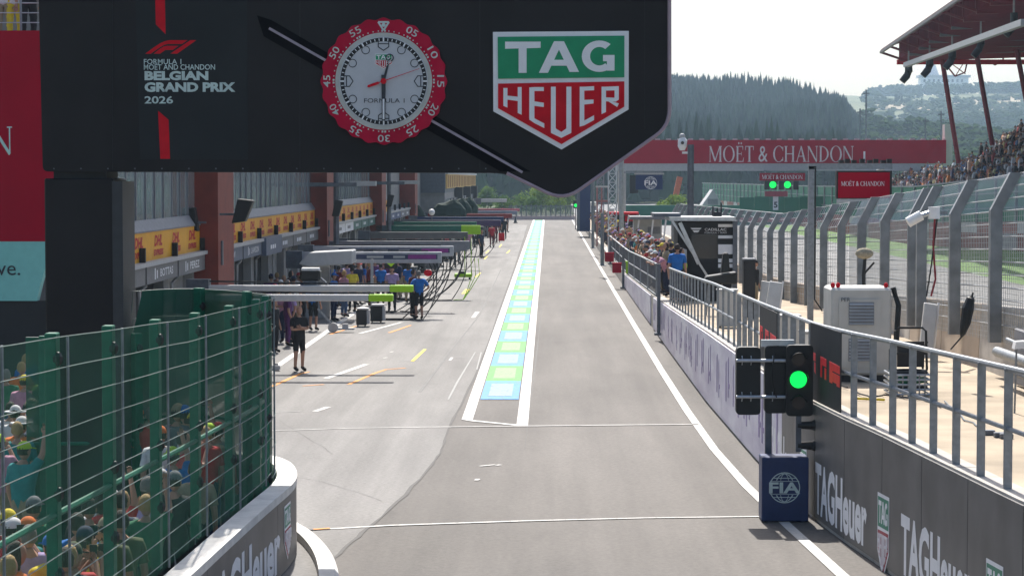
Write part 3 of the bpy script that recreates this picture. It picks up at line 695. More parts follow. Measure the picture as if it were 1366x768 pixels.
for h in range(12):
    t = math.pi / 2 - 2 * math.pi * h / 12; im = MB()
    if h % 3:
        for p in ring(.565 * math.cos(t), .565 * math.sin(t), .068, .056, 0, 2 * math.pi, 16): im.prism(p, .112, .1165, WT)
    else:
        sh = [(-.09, .11), (.09, .11), (.09, -.03), (0, -.09), (-.09, -.03)]; sh2 = [(a * .84, b * .86 + .004) for a, b in sh]
        def rot(p): a, b = p; th = t - math.pi / 2; b += .565; return (a * math.cos(th) - b * math.sin(th), a * math.sin(th) + b * math.cos(th))
        for i in range(5): im.prism([rot(sh[i]), rot(sh[(i + 1) % 5]), rot(sh2[(i + 1) % 5]), rot(sh2[i])], .112, .1165, WT)
        im.prism([rot(p) for p in ((-.075, .03), (.075, .03), (.075, .015), (-.075, .015))], .112, .1168, WT)
    im.build('hour_marker', m_ink, wt)
tx = MB(); put_text(tx, 'FORMULA 1', lambda u, v: WT(u, v, .117), -.31, .33, -.34, -.27, bold=.0); tx.build('lettering', m_ink, wt)
shield(lambda u, v, d: WT(u, v + .43, .112 + d), .27, wt, .004, 0, names=('badge_border', 'badge_green', 'badge_red', 'badge_lettering'))
for i in range(12):
    if i == 0: continue
    n_ = MB(); t = math.pi / 2 - 2 * math.pi * i / 12; s_ = '%02d' % (5 * i); ca, sa_ = math.cos(t - math.pi / 2), math.sin(t - math.pi / 2)
    def NT(u, v): v += .90; return WT(u * ca - v * sa_, u * sa_ + v * ca, .0935)
    put_text(n_, s_, NT, -.095, .095, -.055, .055, bold=.004, sp=1.0); n_.build('bezel_number', m_evt, wt)
tri = MB()
for a, b in (((-.085, .93), (.085, .93)), ((.085, .93), (0, .80)), ((0, .80), (-.085, .93))):
    d_ = Vector((b[0] - a[0], b[1] - a[1])).normalized(); nn = Vector((-d_.y, d_.x)) * .014; tri.prism([(a[0] + nn.x, a[1] + nn.y), (b[0] + nn.x, b[1] + nn.y), (b[0] - nn.x, b[1] - nn.y), (a[0] - nn.x, a[1] - nn.y)], .09, .0935 + .0004 * a[0], WT)
tri.prism(circ(.032, 12, 0, .885), .09, .0945, WT); tri.build('bezel_triangle', m_evt, wt)
dt = MB()
for i in range(60):
    t = 2 * math.pi * i / 60
    if i % 5: dt.prism([(.793 * math.cos(t) + a, .793 * math.sin(t) + b) for a, b in ((-.009, -.009), (.009, -.009), (.009, .009), (-.009, .009))], .09, .0935, WT)
    else:
        cs, sn = math.cos(t), math.sin(t)
        for off in (-.022, .022): dt.prism([(r * cs - (w + off) * sn, r * sn + (w + off) * cs) for r, w in ((.778, -.014), (.808, -.014), (.808, .014), (.778, .014))], .09, .0936 + .0003 * (off > 0), WT)
tag(dt.build('bezel_dots', m_evt, wt), kind='stuff')
def hand(ang, l0, l1, w, name, m_, d, w2=None):
    t = R(90 - ang); cs, sn = math.cos(t), math.sin(t); w2 = w2 or w
    return MB().prism([(l0 * cs + w * sn, l0 * sn - w * cs), (l1 * cs + w2 * sn, l1 * sn - w2 * cs), (l1 * cs - w2 * sn, l1 * sn + w2 * cs), (l0 * cs - w * sn, l0 * sn + w * cs)], d, d + .008, WT).build(name, m_, wt)
hand(15, -.02, .38, .022, 'hour_hand', m_ink, .118, .012); hm = MB()
for p in ring(.38 * math.cos(R(75)), .38 * math.sin(R(75)), .065, .048, 0, 6.283, 14): hm.prism(p, .12, .13, WT)
hm.build('hour_ring', m_ink, wt)
hand(180, -.10, .62, .034, 'minute_hand', m_ink, .128, .026); hand(180, .28, .60, .014, 'minute_hand_inlay', m_print, .137)
hand(71, -.27, .60, .008, 'second_hand', m_rprint, .146, .003); hand(251, .08, .26, .02, 'second_hand_tail', m_rprint, .148)
MB().prism(circ(.045, 20), .11, .16, WT).build('hand_hub', m_rprint, wt)
# the leg of the gantry
pa, pb = at(60, 400, GD), at(165, 400, GD)
MB().box(pa.x, pb.x - .14, GD + .02, GD + 1.05, 0, at(60, 238, GD).z).build('leg', m_black, gan, bevel=.02)
MB().box(pb.x - .15, pb.x + .0, GD - .03, GD + .9, 0, at(60, 242, GD).z).build('leg_side_fin', mat('slate_fin', (.035, .036, .04), .5), gan)
MB().box(pa.x + .12, pb.x - .25, GD + .1, GD + .95, at(60, 238, GD).z - .02, at(60, 228, GD).z + .04).build('leg_neck', m_blackm, gan)

# crimson and aqua billboard far left, with a platform of people above
BD = 45.5
bb = thing('billboard', 'crimson and aqua champagne billboard behind the black gantry leg', 'billboard', (at(-100, 400, BD).x, BD, 0))
a, b, c_ = at(-260, 322, BD), at(70, 41, BD), at(-260, 401, BD)
MB().box(a.x, b.x, BD, BD + .25, a.z, b.z).build('crimson_panel', m_moet, bb)
T_ = lambda u, v, d: (u, BD - .0 - d, v)
n1 = at(-13, 206, BD); n2 = at(19, 169, BD); tx = MB(); put_serif(tx, 'N', T_, n1.x, n2.x, n1.z, n2.z); tx.build('lettering', mat('aqua_print', (.45, .66, .62), .6), bb)
pp = [(a.x, a.z), (at(70, 322, BD).x, a.z), (at(54, 380, BD).x, at(54, 380, BD).z), (at(49, 401, BD).x, c_.z), (a.x, c_.z)]
MB().prism(pp, -.25, 0, lambda u, v, d: (u, BD - d, v)).build('aqua_panel', m_teal, bb)
e1, e2 = at(-4, 367, BD), at(27, 354, BD); tx = MB(); put_text(tx, 've.', lambda u, v: (u, BD - .01, v), e1.x, e2.x, e1.z, e2.z); tx.build('small_lettering', m_ink, bb)
MB().box(a.x, at(75, 401, BD).x, BD + .05, BD + .3, .0, c_.z).build('dark_base', m_blackm, bb)
for i in range(3): MB().box(a.x + 1 + i * 2.4, a.x + 1.15 + i * 2.4, BD + .3, BD + .45, 0, b.z).build('strut', m_dsteel, bb)
pf = thing('viewing_platform', 'raised viewing platform with thin rails behind the crimson billboard', 'platform', (a.x, BD + 1, 0))
pz = b.z - .25
MB().box(a.x, b.x + .3, BD + .5, BD + 4, pz - .2, pz).build('platform_floor', m_dsteel, pf)
for i in range(5): MB().tube([(a.x, BD + .6, pz + .25 + .2 * i), (b.x + .3, BD + .6, pz + .25 + .2 * i)], .012, 5).build('rail', m_lsteel, pf)
for i in range(6): x = a.x + i * (b.x + .3 - a.x) / 5; MB().tube([(x, BD + .6, 0 if i % 5 == 0 else pz), (x, BD + .6, pz + 1.1)], .025, 6).build('rail_post', m_steel, pf)
for i in range(2): MB().tube([(b.x - .2 - 5 * i, BD + 3.8, 0), (b.x - .2 - 5 * i, BD + 3.8, pz)], .07, 8).build('leg', m_steel, pf)

# ================================================================== LEFT: PIT BUILDING
X0 = -10.0
pbd = thing('pit_building', 'long pit building with yellow banners, garage doors and tinted glass, left of the lane', 'building', (X0, 60, 0))
CD0, CP, CW = 64.3, 31.8, 3.2
m_wall = mat('garage_wall_grey', (.25, .25, .245), .8, var=.12, scale=2, bump=.1)
m_shut = mat('roller_shutter', (.30, .31, .31), .5, var=.08)
m_dark = mat('garage_opening_shade', (.02, .02, .022), .8)  # black colour standing in for the shade inside open garages
MB().box(-24, X0 - .55, 50.5, 186, 0, 9.2).build('wall', m_wall, pbd)
MB().box(-25, X0 + .9, 50, 186, 9.2, 9.7).build('roof', m_dsteel, pbd)
def pprism(poly, y0, y1, T=None): return MB().add([(x, y0, z) for x, z in poly] + [(x, y1, z) for x, z in poly], [tuple(range(len(poly))), tuple(range(2 * len(poly) - 1, len(poly) - 1, -1))] + [(i, (i + 1) % len(poly), (i + 1) % len(poly) + len(poly), i + len(poly)) for i in range(len(poly))])
sign_m = {-1: [m_grey] * 6, 0: [m_grey] * 6, 1: [mat('blue_grey_sign', (.10, .12, .17), .5)] * 3 + [m_grey] * 3, 2: [m_print] * 3 + [mat('teal_sign', (.04, .14, .12), .5)] * 3, 3: [mat('navy_sign', (.06, .09, .2), .5)] * 4 + [m_mgrey] * 2}
m_sgr = mat('garage_sign_grey', (.17, .17, .175), .55)
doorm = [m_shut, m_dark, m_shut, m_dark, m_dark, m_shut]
pane0 = None; mull0 = None; clad0 = None; reel0 = None
for k in range(0, 4):
    y1 = CD0 + CP * k; y0 = y1 - (CP - CW)
    if k < 0: continue
    WFULL = y1 - y0
    if k >= 0:
        MB().box(X0 - .6, X0 + .55, y1, y1 + CW, 0, 9.2).build('column', m_brick, pbd)
        MB().box(X0 + .55, X0 + .60, y1 + .5, y1 + .7, 2.7, 3.4).build('column_sign', m_dsteel, pbd)
    # banner, ledge, panes
    ya, yb = (y0 if k else 50.6), (y1 if k < 3 else y0 + 10)
    if yb > ya:
        bn = MB().box(X0 - .3, X0 + .02, ya, yb, 3.14, 3.86).build('banner', m_yellow, pbd)
        pprism([(X0 - .6, 3.86), (X0 + .05, 3.86), (X0 + .05, 3.9), (X0 - .12, 4.16), (X0 - .6, 4.16)], ya, yb).build('ledge', m_mgrey, pbd)
        lt = MB(); n_ = int((yb - ya) / 2.35)
        for i in range(n_):
            yc = ya + (i + .5) * (yb - ya) / n_
            put_text(lt, 'DHL', lambda u, v: (X0 + .026, u, v), yc - .62, yc + .55, 3.48, 3.76, bold=.045, shear=.25)
            put_text(lt, 'EXPRESS', lambda u, v: (X0 + .027, u, v), yc - .72, yc + .72, 3.24, 3.40, bold=.05, shear=.2)
        lt.build('lettering', m_dhl, bn)
    MB().box(X0 - .3, X0 + .25, max(y0, 50.6), y1, 3.04, 3.14).build('light_strip', m_lgrey, pbd)
    W6 = (y1 - y0) / 6
    for i in range(6):
        a, b = y0 + i * W6, y0 + (i + 1) * W6
        if a < 49: continue
        sm = sign_m[k][i]; sm = m_sgr if sm is m_grey else sm
        proud = .32 if (k, i) == (1, 2) else .18
        sg = MB().box(X0 - .25, X0 + proud, a + .12, b - .12, 2.60 - (.06 if proud > .2 else 0), 3.04 + (.12 if proud > .2 else 0)).build('garage_sign', sm, pbd)
        w = {(0, 3): None, (0, 4): 'BOTTAS', (0, 5): 'PEREZ', (1, 0): 'LAW', (1, 1): 'LAWSON'}.get((k, i), 0)
        lt = MB(); xx = X0 + proud + .006
        if w:
            put_text(lt, w, lambda u, v: (xx, u, v), a + 2.0, a + 2.0 + .32 * len(w), 2.72, 2.92, bold=.01)
            lt.box(xx - .004, xx, a + 1.2, a + 1.32, 2.68, 2.96); lt.box(xx - .004, xx, a + 1.5, a + 1.62, 2.70, 2.9)
        else:
            for j in range(3): lt.box(xx - .004, xx, a + 1.3 + j * .55, a + 1.65 + j * .55, 2.74, 2.88)
        lt.build('lettering', m_ink if sm is m_print else m_print, sg)
        MB().box(X0 + .03, X0 + .17, b - .07, b + .07, 2.6, 3.5).build('fin', m_blackm, pbd)
        MB().box(X0 - .6, X0 - .15, b - .35, b + .35, 0, 2.6).build('pier', m_wall, pbd)
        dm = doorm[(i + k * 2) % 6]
        MB().box(X0 - .54, X0 - .42, a + .35, b - .35, (0 if dm is m_dark else random.choice([0, .0, 1.2])), 2.6).build('door_or_shade_panel', dm, pbd)
        MB().tube([(X0 - .1, a + .6, 0), (X0 - .1, a + .6, 2.4), (X0 - .1, a + 1.5, 2.5)], .045, 6).build('downpipe', m_lgrey, pbd)
    # panes with mullions
    y = y0 if k else 51.2
    while y < y1 - .5 and k < 3:
        if pane0 is None:
            pane0 = MB().box(X0 - .2, X0 - .14, y + .04, y + 1.28, 4.16, 8.9).build('pane', m_glass, pbd)
            mull0 = MB().box(X0 - .2, X0 - .11, y - .03, y + .03, 4.16, 8.9).build('mullion', m_mgrey, pbd); py0 = y
        else:
            dup(pane0, 'pane', pbd, Vector((X0, 60, 0)) + Vector((0, y - py0, 0)), rot=(0, 0, random.uniform(-.004, .004))); dup(mull0, 'mullion', pbd, Vector((X0, 60, 0)) + Vector((0, y - py0, 0)))
        y += 1.32
# loudspeakers on the columns, lamp arms
for (px, py, D, s_, lab) in ((322, 281, 62, 1, 'black tilted loudspeaker on the near red column'), (262, 292, 63.5, -.6, 'black loudspeaker at the left edge of the near red column')):
    c = at(px if s_ > 0 else 258, py, D); c.x = max(c.x, X0 + .75) if s_ > 0 else c.x
    t = thing('loudspeaker', lab, 'speaker', c); hx = .22
    MB().hexa([(c.x - .25 * s_, D - .2, c.z - .35), (c.x + .12 * s_, D - .2, c.z - .3), (c.x + .12 * s_, D + .25, c.z - .3), (c.x - .25 * s_, D + .25, c.z - .35), (c.x - .08 * s_, D - .2, c.z + .33), (c.x + .36 * s_, D - .2, c.z + .28), (c.x + .36 * s_, D + .25, c.z + .28), (c.x - .08 * s_, D + .25, c.z + .33)]).build('cabinet', m_rubber, t, bevel=.02)
    MB().beam((c.x - .6 * s_, D, c.z - .1), (c.x - .15 * s_, D, c.z - .1), .06).build('bracket', m_dsteel, t)
for i, k in enumerate((1, 2)):
    D = CD0 + CP * k - .6; x = X0 + 1.0
    t = thing('lamp_mast', ['dark lamp mast with flat twin heads at the second red column', 'dark lamp mast with flat twin heads at the third red column'][i], 'lamp mast', (x, D, 0), None)
    MB().tube([(x, D, 0), (x, D, 5.6)], [.14, .11], 8).build('pole', m_dsteel, t)
    MB().box(x - 1.6, x + .9, D - .3, D + .3, 4.85, 5.02).build('lamp_arm', m_dsteel, t); MB().box(x + .6, x + 1.7, D - .28, D + .28, 4.88, 5.08).build('lamp_head', m_lgrey, t)
    MB().hexa([(x - .16, D - .35, 3.6), (x + .14, D - .35, 3.6), (x + .14, D, 3.6), (x - .16, D, 3.6), (x + .0, D - .35, 4.3), (x + .32, D - .35, 4.25), (x + .32, D, 4.25), (x + .0, D, 4.3)]).build('speaker', m_rubber, t)
# far wing with the overhanging slab and a second run of yellow banner
wg = thing('far_pit_wing', 'far end of the pit buildings with a blue grey slab front and yellow upper banner', 'building', (-9, 186, 0))
MB().box(-22, -8.55, 186.2, 262, 0, 4.0).build('wall', m_wall, wg)
MB().box(-22, -8.52, 186.0, 262, 4.0, 8.5).build('upper_storey', mat('blue_grey_slab', (.10, .115, .14), .6), wg)
MB().box(-8.54, -8.42, 187, 262, 4.35, 5.55).build('banner', mat('ochre_banner', (.50, .30, .06), .6), wg)
MB().box(-8.6, -8.30, 187, 262, 5.55, 5.75).build('cornice', m_lgrey, wg)
for i in range(18): MB().box(-8.42, -8.36, 189 + i * 4.05, 189.35 + i * 4.05, 4.45, 5.45).build('banner_rib', mat('brown_rib', (.25, .12, .04), .6), wg)
for i in range(24): MB().box(-8.54, -8.2, 187.5 + i * 3.1, 187.8 + i * 3.1, 1.9, 3.5).build('fin', m_dsteel if i % 2 else m_lgrey, wg)
MB().box(-8.5, -8.35, 187, 262, 2.2, 3.0).build('lower_banner', mat('faded_red_panel', (.3, .14, .13), .6), wg)
for y in (205, 226, 247): MB().box(-8.5, -7.8, y, y + 1.6, 3.0, 4.4).build('balcony_unit', m_blackm, wg)

# ================================================================== PIT BOOMS
def boom(label, D, xe, z, hh, mcol, tipm=None, tipl=0, xs=X0 + .3, w=.3, stripe=None, hoses=0, wedge=False, foot=None):
    t = thing('pit_boom', label, 'boom', (xs, D, 0), 'overhead booms reaching out from the garages')
    m = MB()
    if wedge: m.prism([(xs, z - hh / 2), (xe - 1.2, z - hh / 2), (xe, z - hh * .1), (xe, z + hh / 2), (xs, z + hh / 2)], 0, w, lambda u, v, d: (u, D + d, v))
    else: m.box(xs, xe - tipl, D, D + w, z - hh / 2, z + hh / 2)
    m.build('arm', mcol, t, bevel=.02)
    if tipl: MB().box(xe - tipl, xe, D - .005, D + w + .005, z - hh / 2 - .005, z + hh / 2 + .005).build('tip', tipm, t, bevel=.02)
    if stripe:
        MB().box(xs + 1.5, xe - .15, D - .012, D - .002, z - hh * .15, z + hh * .28).build('stripe', stripe[0], t)
        MB().box(xe - 1.25, xe - .2, D - .016, D - .012, z - hh * .12, z + hh * .25).build('end_logo', stripe[1], t)
        lt = MB(); xx = xs + 1.8
        while xx < xe - 1.8: w_ = random.uniform(.3, .8); lt.box(xx, xx + w_, D - .018, D - .013, z - hh * .04, z + hh * .16); xx += w_ + random.uniform(.2, .5)
        tag(lt.build('stripe_lettering', m_lgrey, t), kind='stuff')
    MB().box(xs - .1, xs + .5, D - .1, D + w + .1, z - .4, z + .25).build('wall_mount', m_dsteel, t)
    MB().tube([(xs + .2, D + w / 2, z + .2), ((xs + xe) / 2, D + w / 2, z + hh / 2 + .06), (xe - .5, D + w / 2, z + hh / 2 + .03)], .025, 6).build('hose_on_top', m_rubber, t)
    if hoses:
        random.seed(int(D))
        for i in range(hoses):
            x = xe - .15 - i * .16; e = Vector((x - random.uniform(.3, 1.6), D - random.uniform(.3, 1.6), .03)); p0 = Vector((x, D + random.uniform(0, w), z - hh / 2)); pts = []
            for j in range(13):
                s_ = j / 12; p = p0.lerp(e, s_ ** 1.6); p.z = p0.z + (e.z - p0.z) * s_ + .25 * math.sin(s_ * 6.28) * (i % 2) * .3; p.x += .25 * math.sin(s_ * 3.14) * (.5 + i % 3 * .4); pts.append(p)
            pts += [e + Vector((-.5 - .2 * i, -.3, 0)), e + Vector((-1.1 - .2 * i, .1, 0))]
            MB().tube(pts, .022, 6).build('hose', m_rubber, t, smooth=True)
    return t
m_bw = mat('boom_white', (.50, .50, .50), .45, var=.06)
xe = lambda px, D, py=380: at(px, py, D).x
boom('front white boom with a short lime tip, lowest and nearest of all', 58.6, xe(524, 58.6), at(500, 397.5, 58.6).z, .17, m_bw, m_lime, .64)
boom('second white boom with a lime tip, just behind the nearest one', 60.8, xe(551, 60.8), at(500, 385, 60.8).z, .17, m_bw, m_lime, .64)
m_lav = mat('pale_silver_boom', (.40, .40, .43), .4); m_nst = mat('navy_stripe', (.03, .04, .09), .5)
boom('silver boom with a navy stripe and magenta end logo, nearer of its pair', 84, xe(589, 84), at(500, 343.5, 84).z, .42, m_lav, stripe=(m_nst, m_purple), hoses=3)
boom('silver boom with a navy stripe and magenta end logo, farther of its pair', 88, xe(605, 88), at(500, 335, 88).z, .40, m_lav, stripe=(m_nst, m_purple), hoses=4)
boom('plain grey boom with a wedge shaped silver end', 97, xe(626, 97), at(500, 331, 97).z, .62, m_mgrey, wedge=True, hoses=4)
boom('thin dark grey boom behind the wedge ended one', 103, xe(600, 103), at(500, 325, 103).z, .2, m_dsteel, hoses=2)
boom('charcoal boom in front of the green one', 116, xe(624, 116), at(500, 314, 116).z, .35, m_grey, hoses=2)
m_dg = mat('deep_green_boom', (.01, .12, .08), .45)
boom('deep green boom with a lime end', 128, xe(641, 128), at(500, 306.5, 128).z, .5, m_dg, m_lime, 1.1, hoses=2)
boom('second deep green boom just behind the lime ended one', 134, xe(636, 134), at(500, 300, 134).z, .4, m_dg)
boom('dark purple boom beyond the green pair', 150, xe(668, 150), at(500, 297.5, 150).z, .4, mat('plum_boom', (.06, .03, .10), .5), hoses=2)
boom('navy boom beyond the purple one', 158, xe(672, 158), at(500, 292.5, 158).z, .35, m_navy)
boom('dull red boom far down the lane', 172, xe(683, 172), at(500, 288, 172).z, .35, mat('dull_red_boom', (.25, .03, .03), .5))
boom('grey blue boom far down the lane', 190, xe(690, 190), at(500, 283.5, 190).z, .3, mat('grey_blue_boom', (.2, .23, .3), .5))
boom('pink red boom far down the lane', 205, xe(693, 205), at(500, 280, 205).z, .25, mat('pink_red_boom', (.5, .12, .16), .5))
boom('farthest and palest boom, raised above the others', 232, xe(676, 232), at(660, 267.5, 232).z, .35, m_bw, xs=-7.4)
t = thing('lime_hose_drop', 'pair of thin lime hoses hanging from the wedge ended boom to the ground', 'hose', (xe(626, 97), 97, 0))
for k in range(3):
    x = xe(628 + k * 5, 97); zt_ = at(500, 345, 97).z
    MB().tube([(x, 97, zt_), (x + .06, 96.8, zt_ * .6), (x - .12 - .1 * k, 96.4, zt_ * .25), (x - .3 - .15 * k, 96, .03), (x - .7 - .1 * k, 95.8, .03)], .018, 6).build('hose', m_lime, t, smooth=True)
# the white team shelter over the crowd
sh = thing('garage_shelter', 'white wedge fronted awning and screen beside the silver booms', 'awning', (-8.6, 80, 0))
a = at(398, 344, 82)
MB().prism([(at(398, 340, 82).x, at(398, 352, 82).z), (at(412, 356, 82).x, at(412, 356, 82).z), (at(470, 352, 82).x, at(470, 352, 82).z), (at(470, 334, 82).x, at(470, 334, 82).z), (at(412, 337, 82).x, at(412, 337, 82).z)], 0, 1.6, lambda u, v, d: (u, 82 + d, v)).build('canopy', m_bw, sh, bevel=.03)
MB().box(at(396, 380, 82).x, at(434, 380, 82).x, 83.7, 83.8, 0, at(410, 350, 82).z).build('side_screen', m_lgrey, sh)
for x in (at(438, 380, 82).x, at(492, 380, 82).x): MB().beam((x, 83.5, 0), (x, 83.5, 2.2), .1).build('post', m_lgrey, sh)
# monitor on its arm
MD_ = 61.0
mo = thing('monitor', 'black boxed monitor with a white top on an arm above the white booms', 'monitor', at(413, 375, MD_))
a, b = at(400, 375, MD_), at(427, 360, MD_)
MB().box(a.x, b.x, MD_, MD_ + .45, a.z, b.z).build('case', m_rubber, mo, bevel=.05); MB().box(a.x + .04, b.x - .04, MD_ + .02, MD_ + .43, b.z - .02, b.z + .05).build('top', m_white, mo)
MB().tube([(b.x - .1, MD_ + .2, (a.z + b.z) / 2), at(434, 376, MD_ + .1), at(438, 382, MD_)], .025, 6).build('arm', m_steel, mo); MB().box(a.x + .1, b.x - .1, MD_ + .05, MD_ + .3, at(0, 383, MD_).z, a.z).build('bracket', m_steel, mo)
# two black wheel boxes, air gun trolley, lime trolley
for i, (x0, x1, y0, y1) in enumerate(((475, 489, 411, 436), (494, 510, 406, 431))):
    g0 = G(x0, y1); t = thing('equipment_box', ['black wheeled equipment box with a pale lid, left of the pair', 'black wheeled equipment box with a pale lid, right of the pair'][i], 'box', g0)
    a = at(x0, y1, g0.y); b = at(x1, y0, g0.y)
    MB().box(a.x, b.x, g0.y, g0.y + .5, .06, b.z - .06).build('case', m_rubber, t, bevel=.03); MB().box(a.x + .02, b.x + .06, g0.y, g0.y + .55, b.z - .06, b.z).build('lid', m_lgrey, t, bevel=.015); MB().box(b.x, b.x + .08, g0.y + .05, g0.y + .5, .1, b.z - .08).build('side_panel', m_lgrey, t)
    for wxx in (a.x + .06, b.x - .06): MB().tube([(wxx - .02, g0.y + .08, .05), (wxx + .02, g0.y + .08, .05)], .05, 10).build('castor', m_rubber, t)
t = thing('drum_stand', 'round grey drum and long tilted handle at the edge of the garage line', 'stand', G(444, 444)); g0 = G(444, 444)
c1 = at(444, 437, g0.y); MB().tube([(c1.x, g0.y - .03, .18), (c1.x, g0.y + .12, .18)], .17, 20).build('drum', m_lgrey, t); MB().beam((c1.x, g0.y + .05, .25), at(424, 412, g0.y), .06).build('handle', m_steel, t)
MB().box(c1.x + .1, c1.x + .7, g0.y + .1, g0.y + .4, .1, .16).build('shelf', m_lgrey, t); MB().box(c1.x + .3, c1.x + .5, g0.y + .15, g0.y + .3, .16, .3).build('gun', m_lgrey, t)
t = thing('lime_trolley', 'low lime green trolley holding wheel guns beneath the hoses', 'trolley', G(618, 373)); g0 = G(618, 373)
a, b = at(606, 372, g0.y), at(629, 366, g0.y); MB().box(a.x, b.x, g0.y, g0.y + .7, .12, .3).build('tray', m_lime, t, bevel=.02); MB().box(a.x + .25, b.x - .3, g0.y + .1, g0.y + .5, .3, .42).build('wheel_gun', m_rubber, t)
for x in (a.x + .1, b.x - .1): MB().tube([(x, g0.y + .1, .06), (x, g0.y + .2, .06)], .06, 10).build('castor', m_rubber, t)
for x in (b.x - .02, b.x - .35): MB().beam((x, g0.y + .1, .3), (x, g0.y + .1, 2.2), .03).build('upright', m_lime, t)
t = thing('floor_case', 'small pale case on the ground by the green fence', 'case', G(366, 495)); g0 = G(366, 495)
MB().box(g0.x - .08, g0.x + .14, g0.y, g0.y + .2, .02, .16).build('case', m_lgrey, t, bevel=.02); MB().box(g0.x - .03, g0.x + .09, g0.y + .08, g0.y + .12, .16, .2).build('grip', m_dsteel, t)
t = thing('stop_board', 'red stop board hanging under the magenta tipped boom', 'sign', at(572, 345, 86)); c = at(571, 364, 86)
MB().ell((c.x, 86, c.z), .16, .03, .13, 16, 8).build('board', m_rprint, t); MB().tube([(c.x, 86, c.z), (c.x, 86, at(571, 340, 86).z)], .015, 6).build('stick', m_dsteel, t)
t = thing('lime_arrow_sign', 'small black sign with a lime chevron under the silver booms', 'sign', at(521, 352, 85)); a, b = at(513, 358, 85), at(530, 344, 85)
MB().box(a.x, b.x, 85, 85.05, a.z, b.z).build('board', m_rubber, t); cx = (a.x + b.x) / 2; MB().prism([(cx - .15, b.z - .1), (cx, b.z - .22), (cx + .15, b.z - .1), (cx + .15, b.z - .2), (cx, b.z - .34), (cx - .15, b.z - .2)], 0, .01, lambda u, v, d: (u, 85 - d, v)).build('chevron', m_lime, t)
random.seed(14)
for i, (px, py, w, lab) in enumerate(((484, 397, .9, 'grey tool trolley under the nearer silver boom'), (545, 380, .8, 'dark tool trolley beneath the wedge ended boom'), (575, 362, .9, 'grey trolley of cans left of the lime trolley'), (560, 345, 1.0, 'dark low trolley below the charcoal boom'), (598, 333, .9, 'grey trolley under the lime ended green boom'), (615, 318, 1.0, 'dark trolley near the purple boom'))):
    g0 = G(px, py); t = thing('tool_trolley', lab, 'trolley', g0); m_ = [m_mgrey, m_dsteel][i % 2]
    cb = MB().box(g0.x - w / 2, g0.x + w / 2, g0.y, g0.y + .55, .12, .85).build('cabinet', m_, t, bevel=.02)
    for k in range(3): MB().box(g0.x - w / 2 + .04, g0.x + w / 2 - .04, g0.y - .015, g0.y - .002, .18 + .22 * k, .36 + .22 * k).build('drawer', m_grey, cb)
    MB().box(g0.x - w / 2 - .02, g0.x + w / 2 + .02, g0.y - .03, g0.y + .58, .85, .89).build('top', m_rubber, t)
    for k in range(3): c = g0 + Vector((random.uniform(-w / 3, w / 3), .25, .89)); MB().tube([c, c + Vector((0, 0, random.uniform(.12, .3)))], .05, 8).build('can', random.choice([m_rprint, m_white, m_rubber, m_ypaint, m_navy]), t)
    for sx in (-1, 1): MB().tube([(g0.x + sx * w * .4 - .02, g0.y + .1, .06), (g0.x + sx * w * .4 + .02, g0.y + .1, .06)], .06, 10).build('castor', m_rubber, t)
    MB().tube([(g0.x + w / 2, g0.y + .1, .6), (g0.x + w / 2 + .15, g0.y + .1, .8), (g0.x + w / 2 + .15, g0.y + .45, .8), (g0.x + w / 2, g0.y + .45, .6)], .015, 6).build('handle', m_steel, t)
# dark racks, round lamp, tyres and gear under the far booms
random.seed(11)
gear = [(575, 245, 290, 135, 'white round lamp balloon on a stand above the green booms'), ]
c = at(576, 283, 140); t = thing('lamp_balloon', gear[0][4], 'lamp', (c.x, 140, 0)); MB().ell(c, .2, .2, .2, 16, 10).build('globe', m_white, t, smooth=True); MB().tube([(c.x, 140, 0), c], .03, 6).build('stand', m_dsteel, t)
def tyre_stack(px, D, n, lab, cols):
    x = at(px, 300, D).x; t = thing('tyre_stack', lab, 'tyres', (x, D, 0))
    for i in range(n):
        m = MB(); z = .05 + i * .36
        m.tube([(x, D, z), (x, D, z + .04), (x, D, z + .30), (x, D, z + .34)], [.28, .34, .34, .28], 16); ty = m.build('tyre', m_rubber, t); MB().tube([(x, D, z + .341), (x, D, z + .36)], .16, 12).build('rim', cols[i % len(cols)], ty)
for i, (px, D, n) in enumerate(((452, 93, 3), (500, 104, 4), (470, 108, 3), (540, 112, 4), (520, 120, 3), (560, 122, 4), (598, 142, 4), (585, 150, 5), (620, 162, 4), (640, 176, 4), (650, 198, 5))):
    tyre_stack(px, D, n, ['stack of three black tyres nearest the silver booms', 'stack of four black tyres behind the wedge ended boom', 'stack of three black tyres deep in the shade by the teal signs', 'stack of four black tyres before the charcoal boom', 'stack of three black tyres left of the charcoal boom', 'stack of four black tyres in front of the deep green boom', 'stack of four black tyres beyond the deep green booms', 'tall stack of five black tyres by the purple boom', 'stack of four black tyres past the navy boom', 'stack of four black tyres past the dull red boom', 'farthest stack of five black tyres'][i], [m_dsteel, m_lgrey])
m_umb = mat('dark_green_cloth', (.008, .03, .02), .8)
for i, (px, py, D, r) in enumerate(((553, 287, 165, .9), (600, 279, 170, 1.3), (612, 277, 178, 1.1), (622, 275, 184, 1.0))):
    c = at(px, py - 3, D); t = thing('equipment_rack', ['dark covered rack left of the white lamp balloon', 'large dark covered rack right of the lamp balloon', 'dark rounded rack behind the large covered one', 'small dark rack at the right end of the covered racks'][i], 'rack', (c.x, D, 0))
    MB().ell((c.x, D, c.z - .5), r, .6, 1.0, 14, 8, fn=lambda x, y, z: (x, y, max(z, -.6) * (1 + .15 * math.sin(5 * x)))).build('cover', m_umb, t)
    for s_ in (-1, 1): MB().beam((c.x + s_ * r * .6, D, 0), (c.x + s_ * r * .6, D, c.z - .6), .08).build('leg', m_dsteel, t)
t = thing('traffic_cone', 'small dark cone standing on the far left of the lane', 'cone', G(687.5, 293)); g0 = Vector((at(687.5, 293, 262).x, 262, 0))
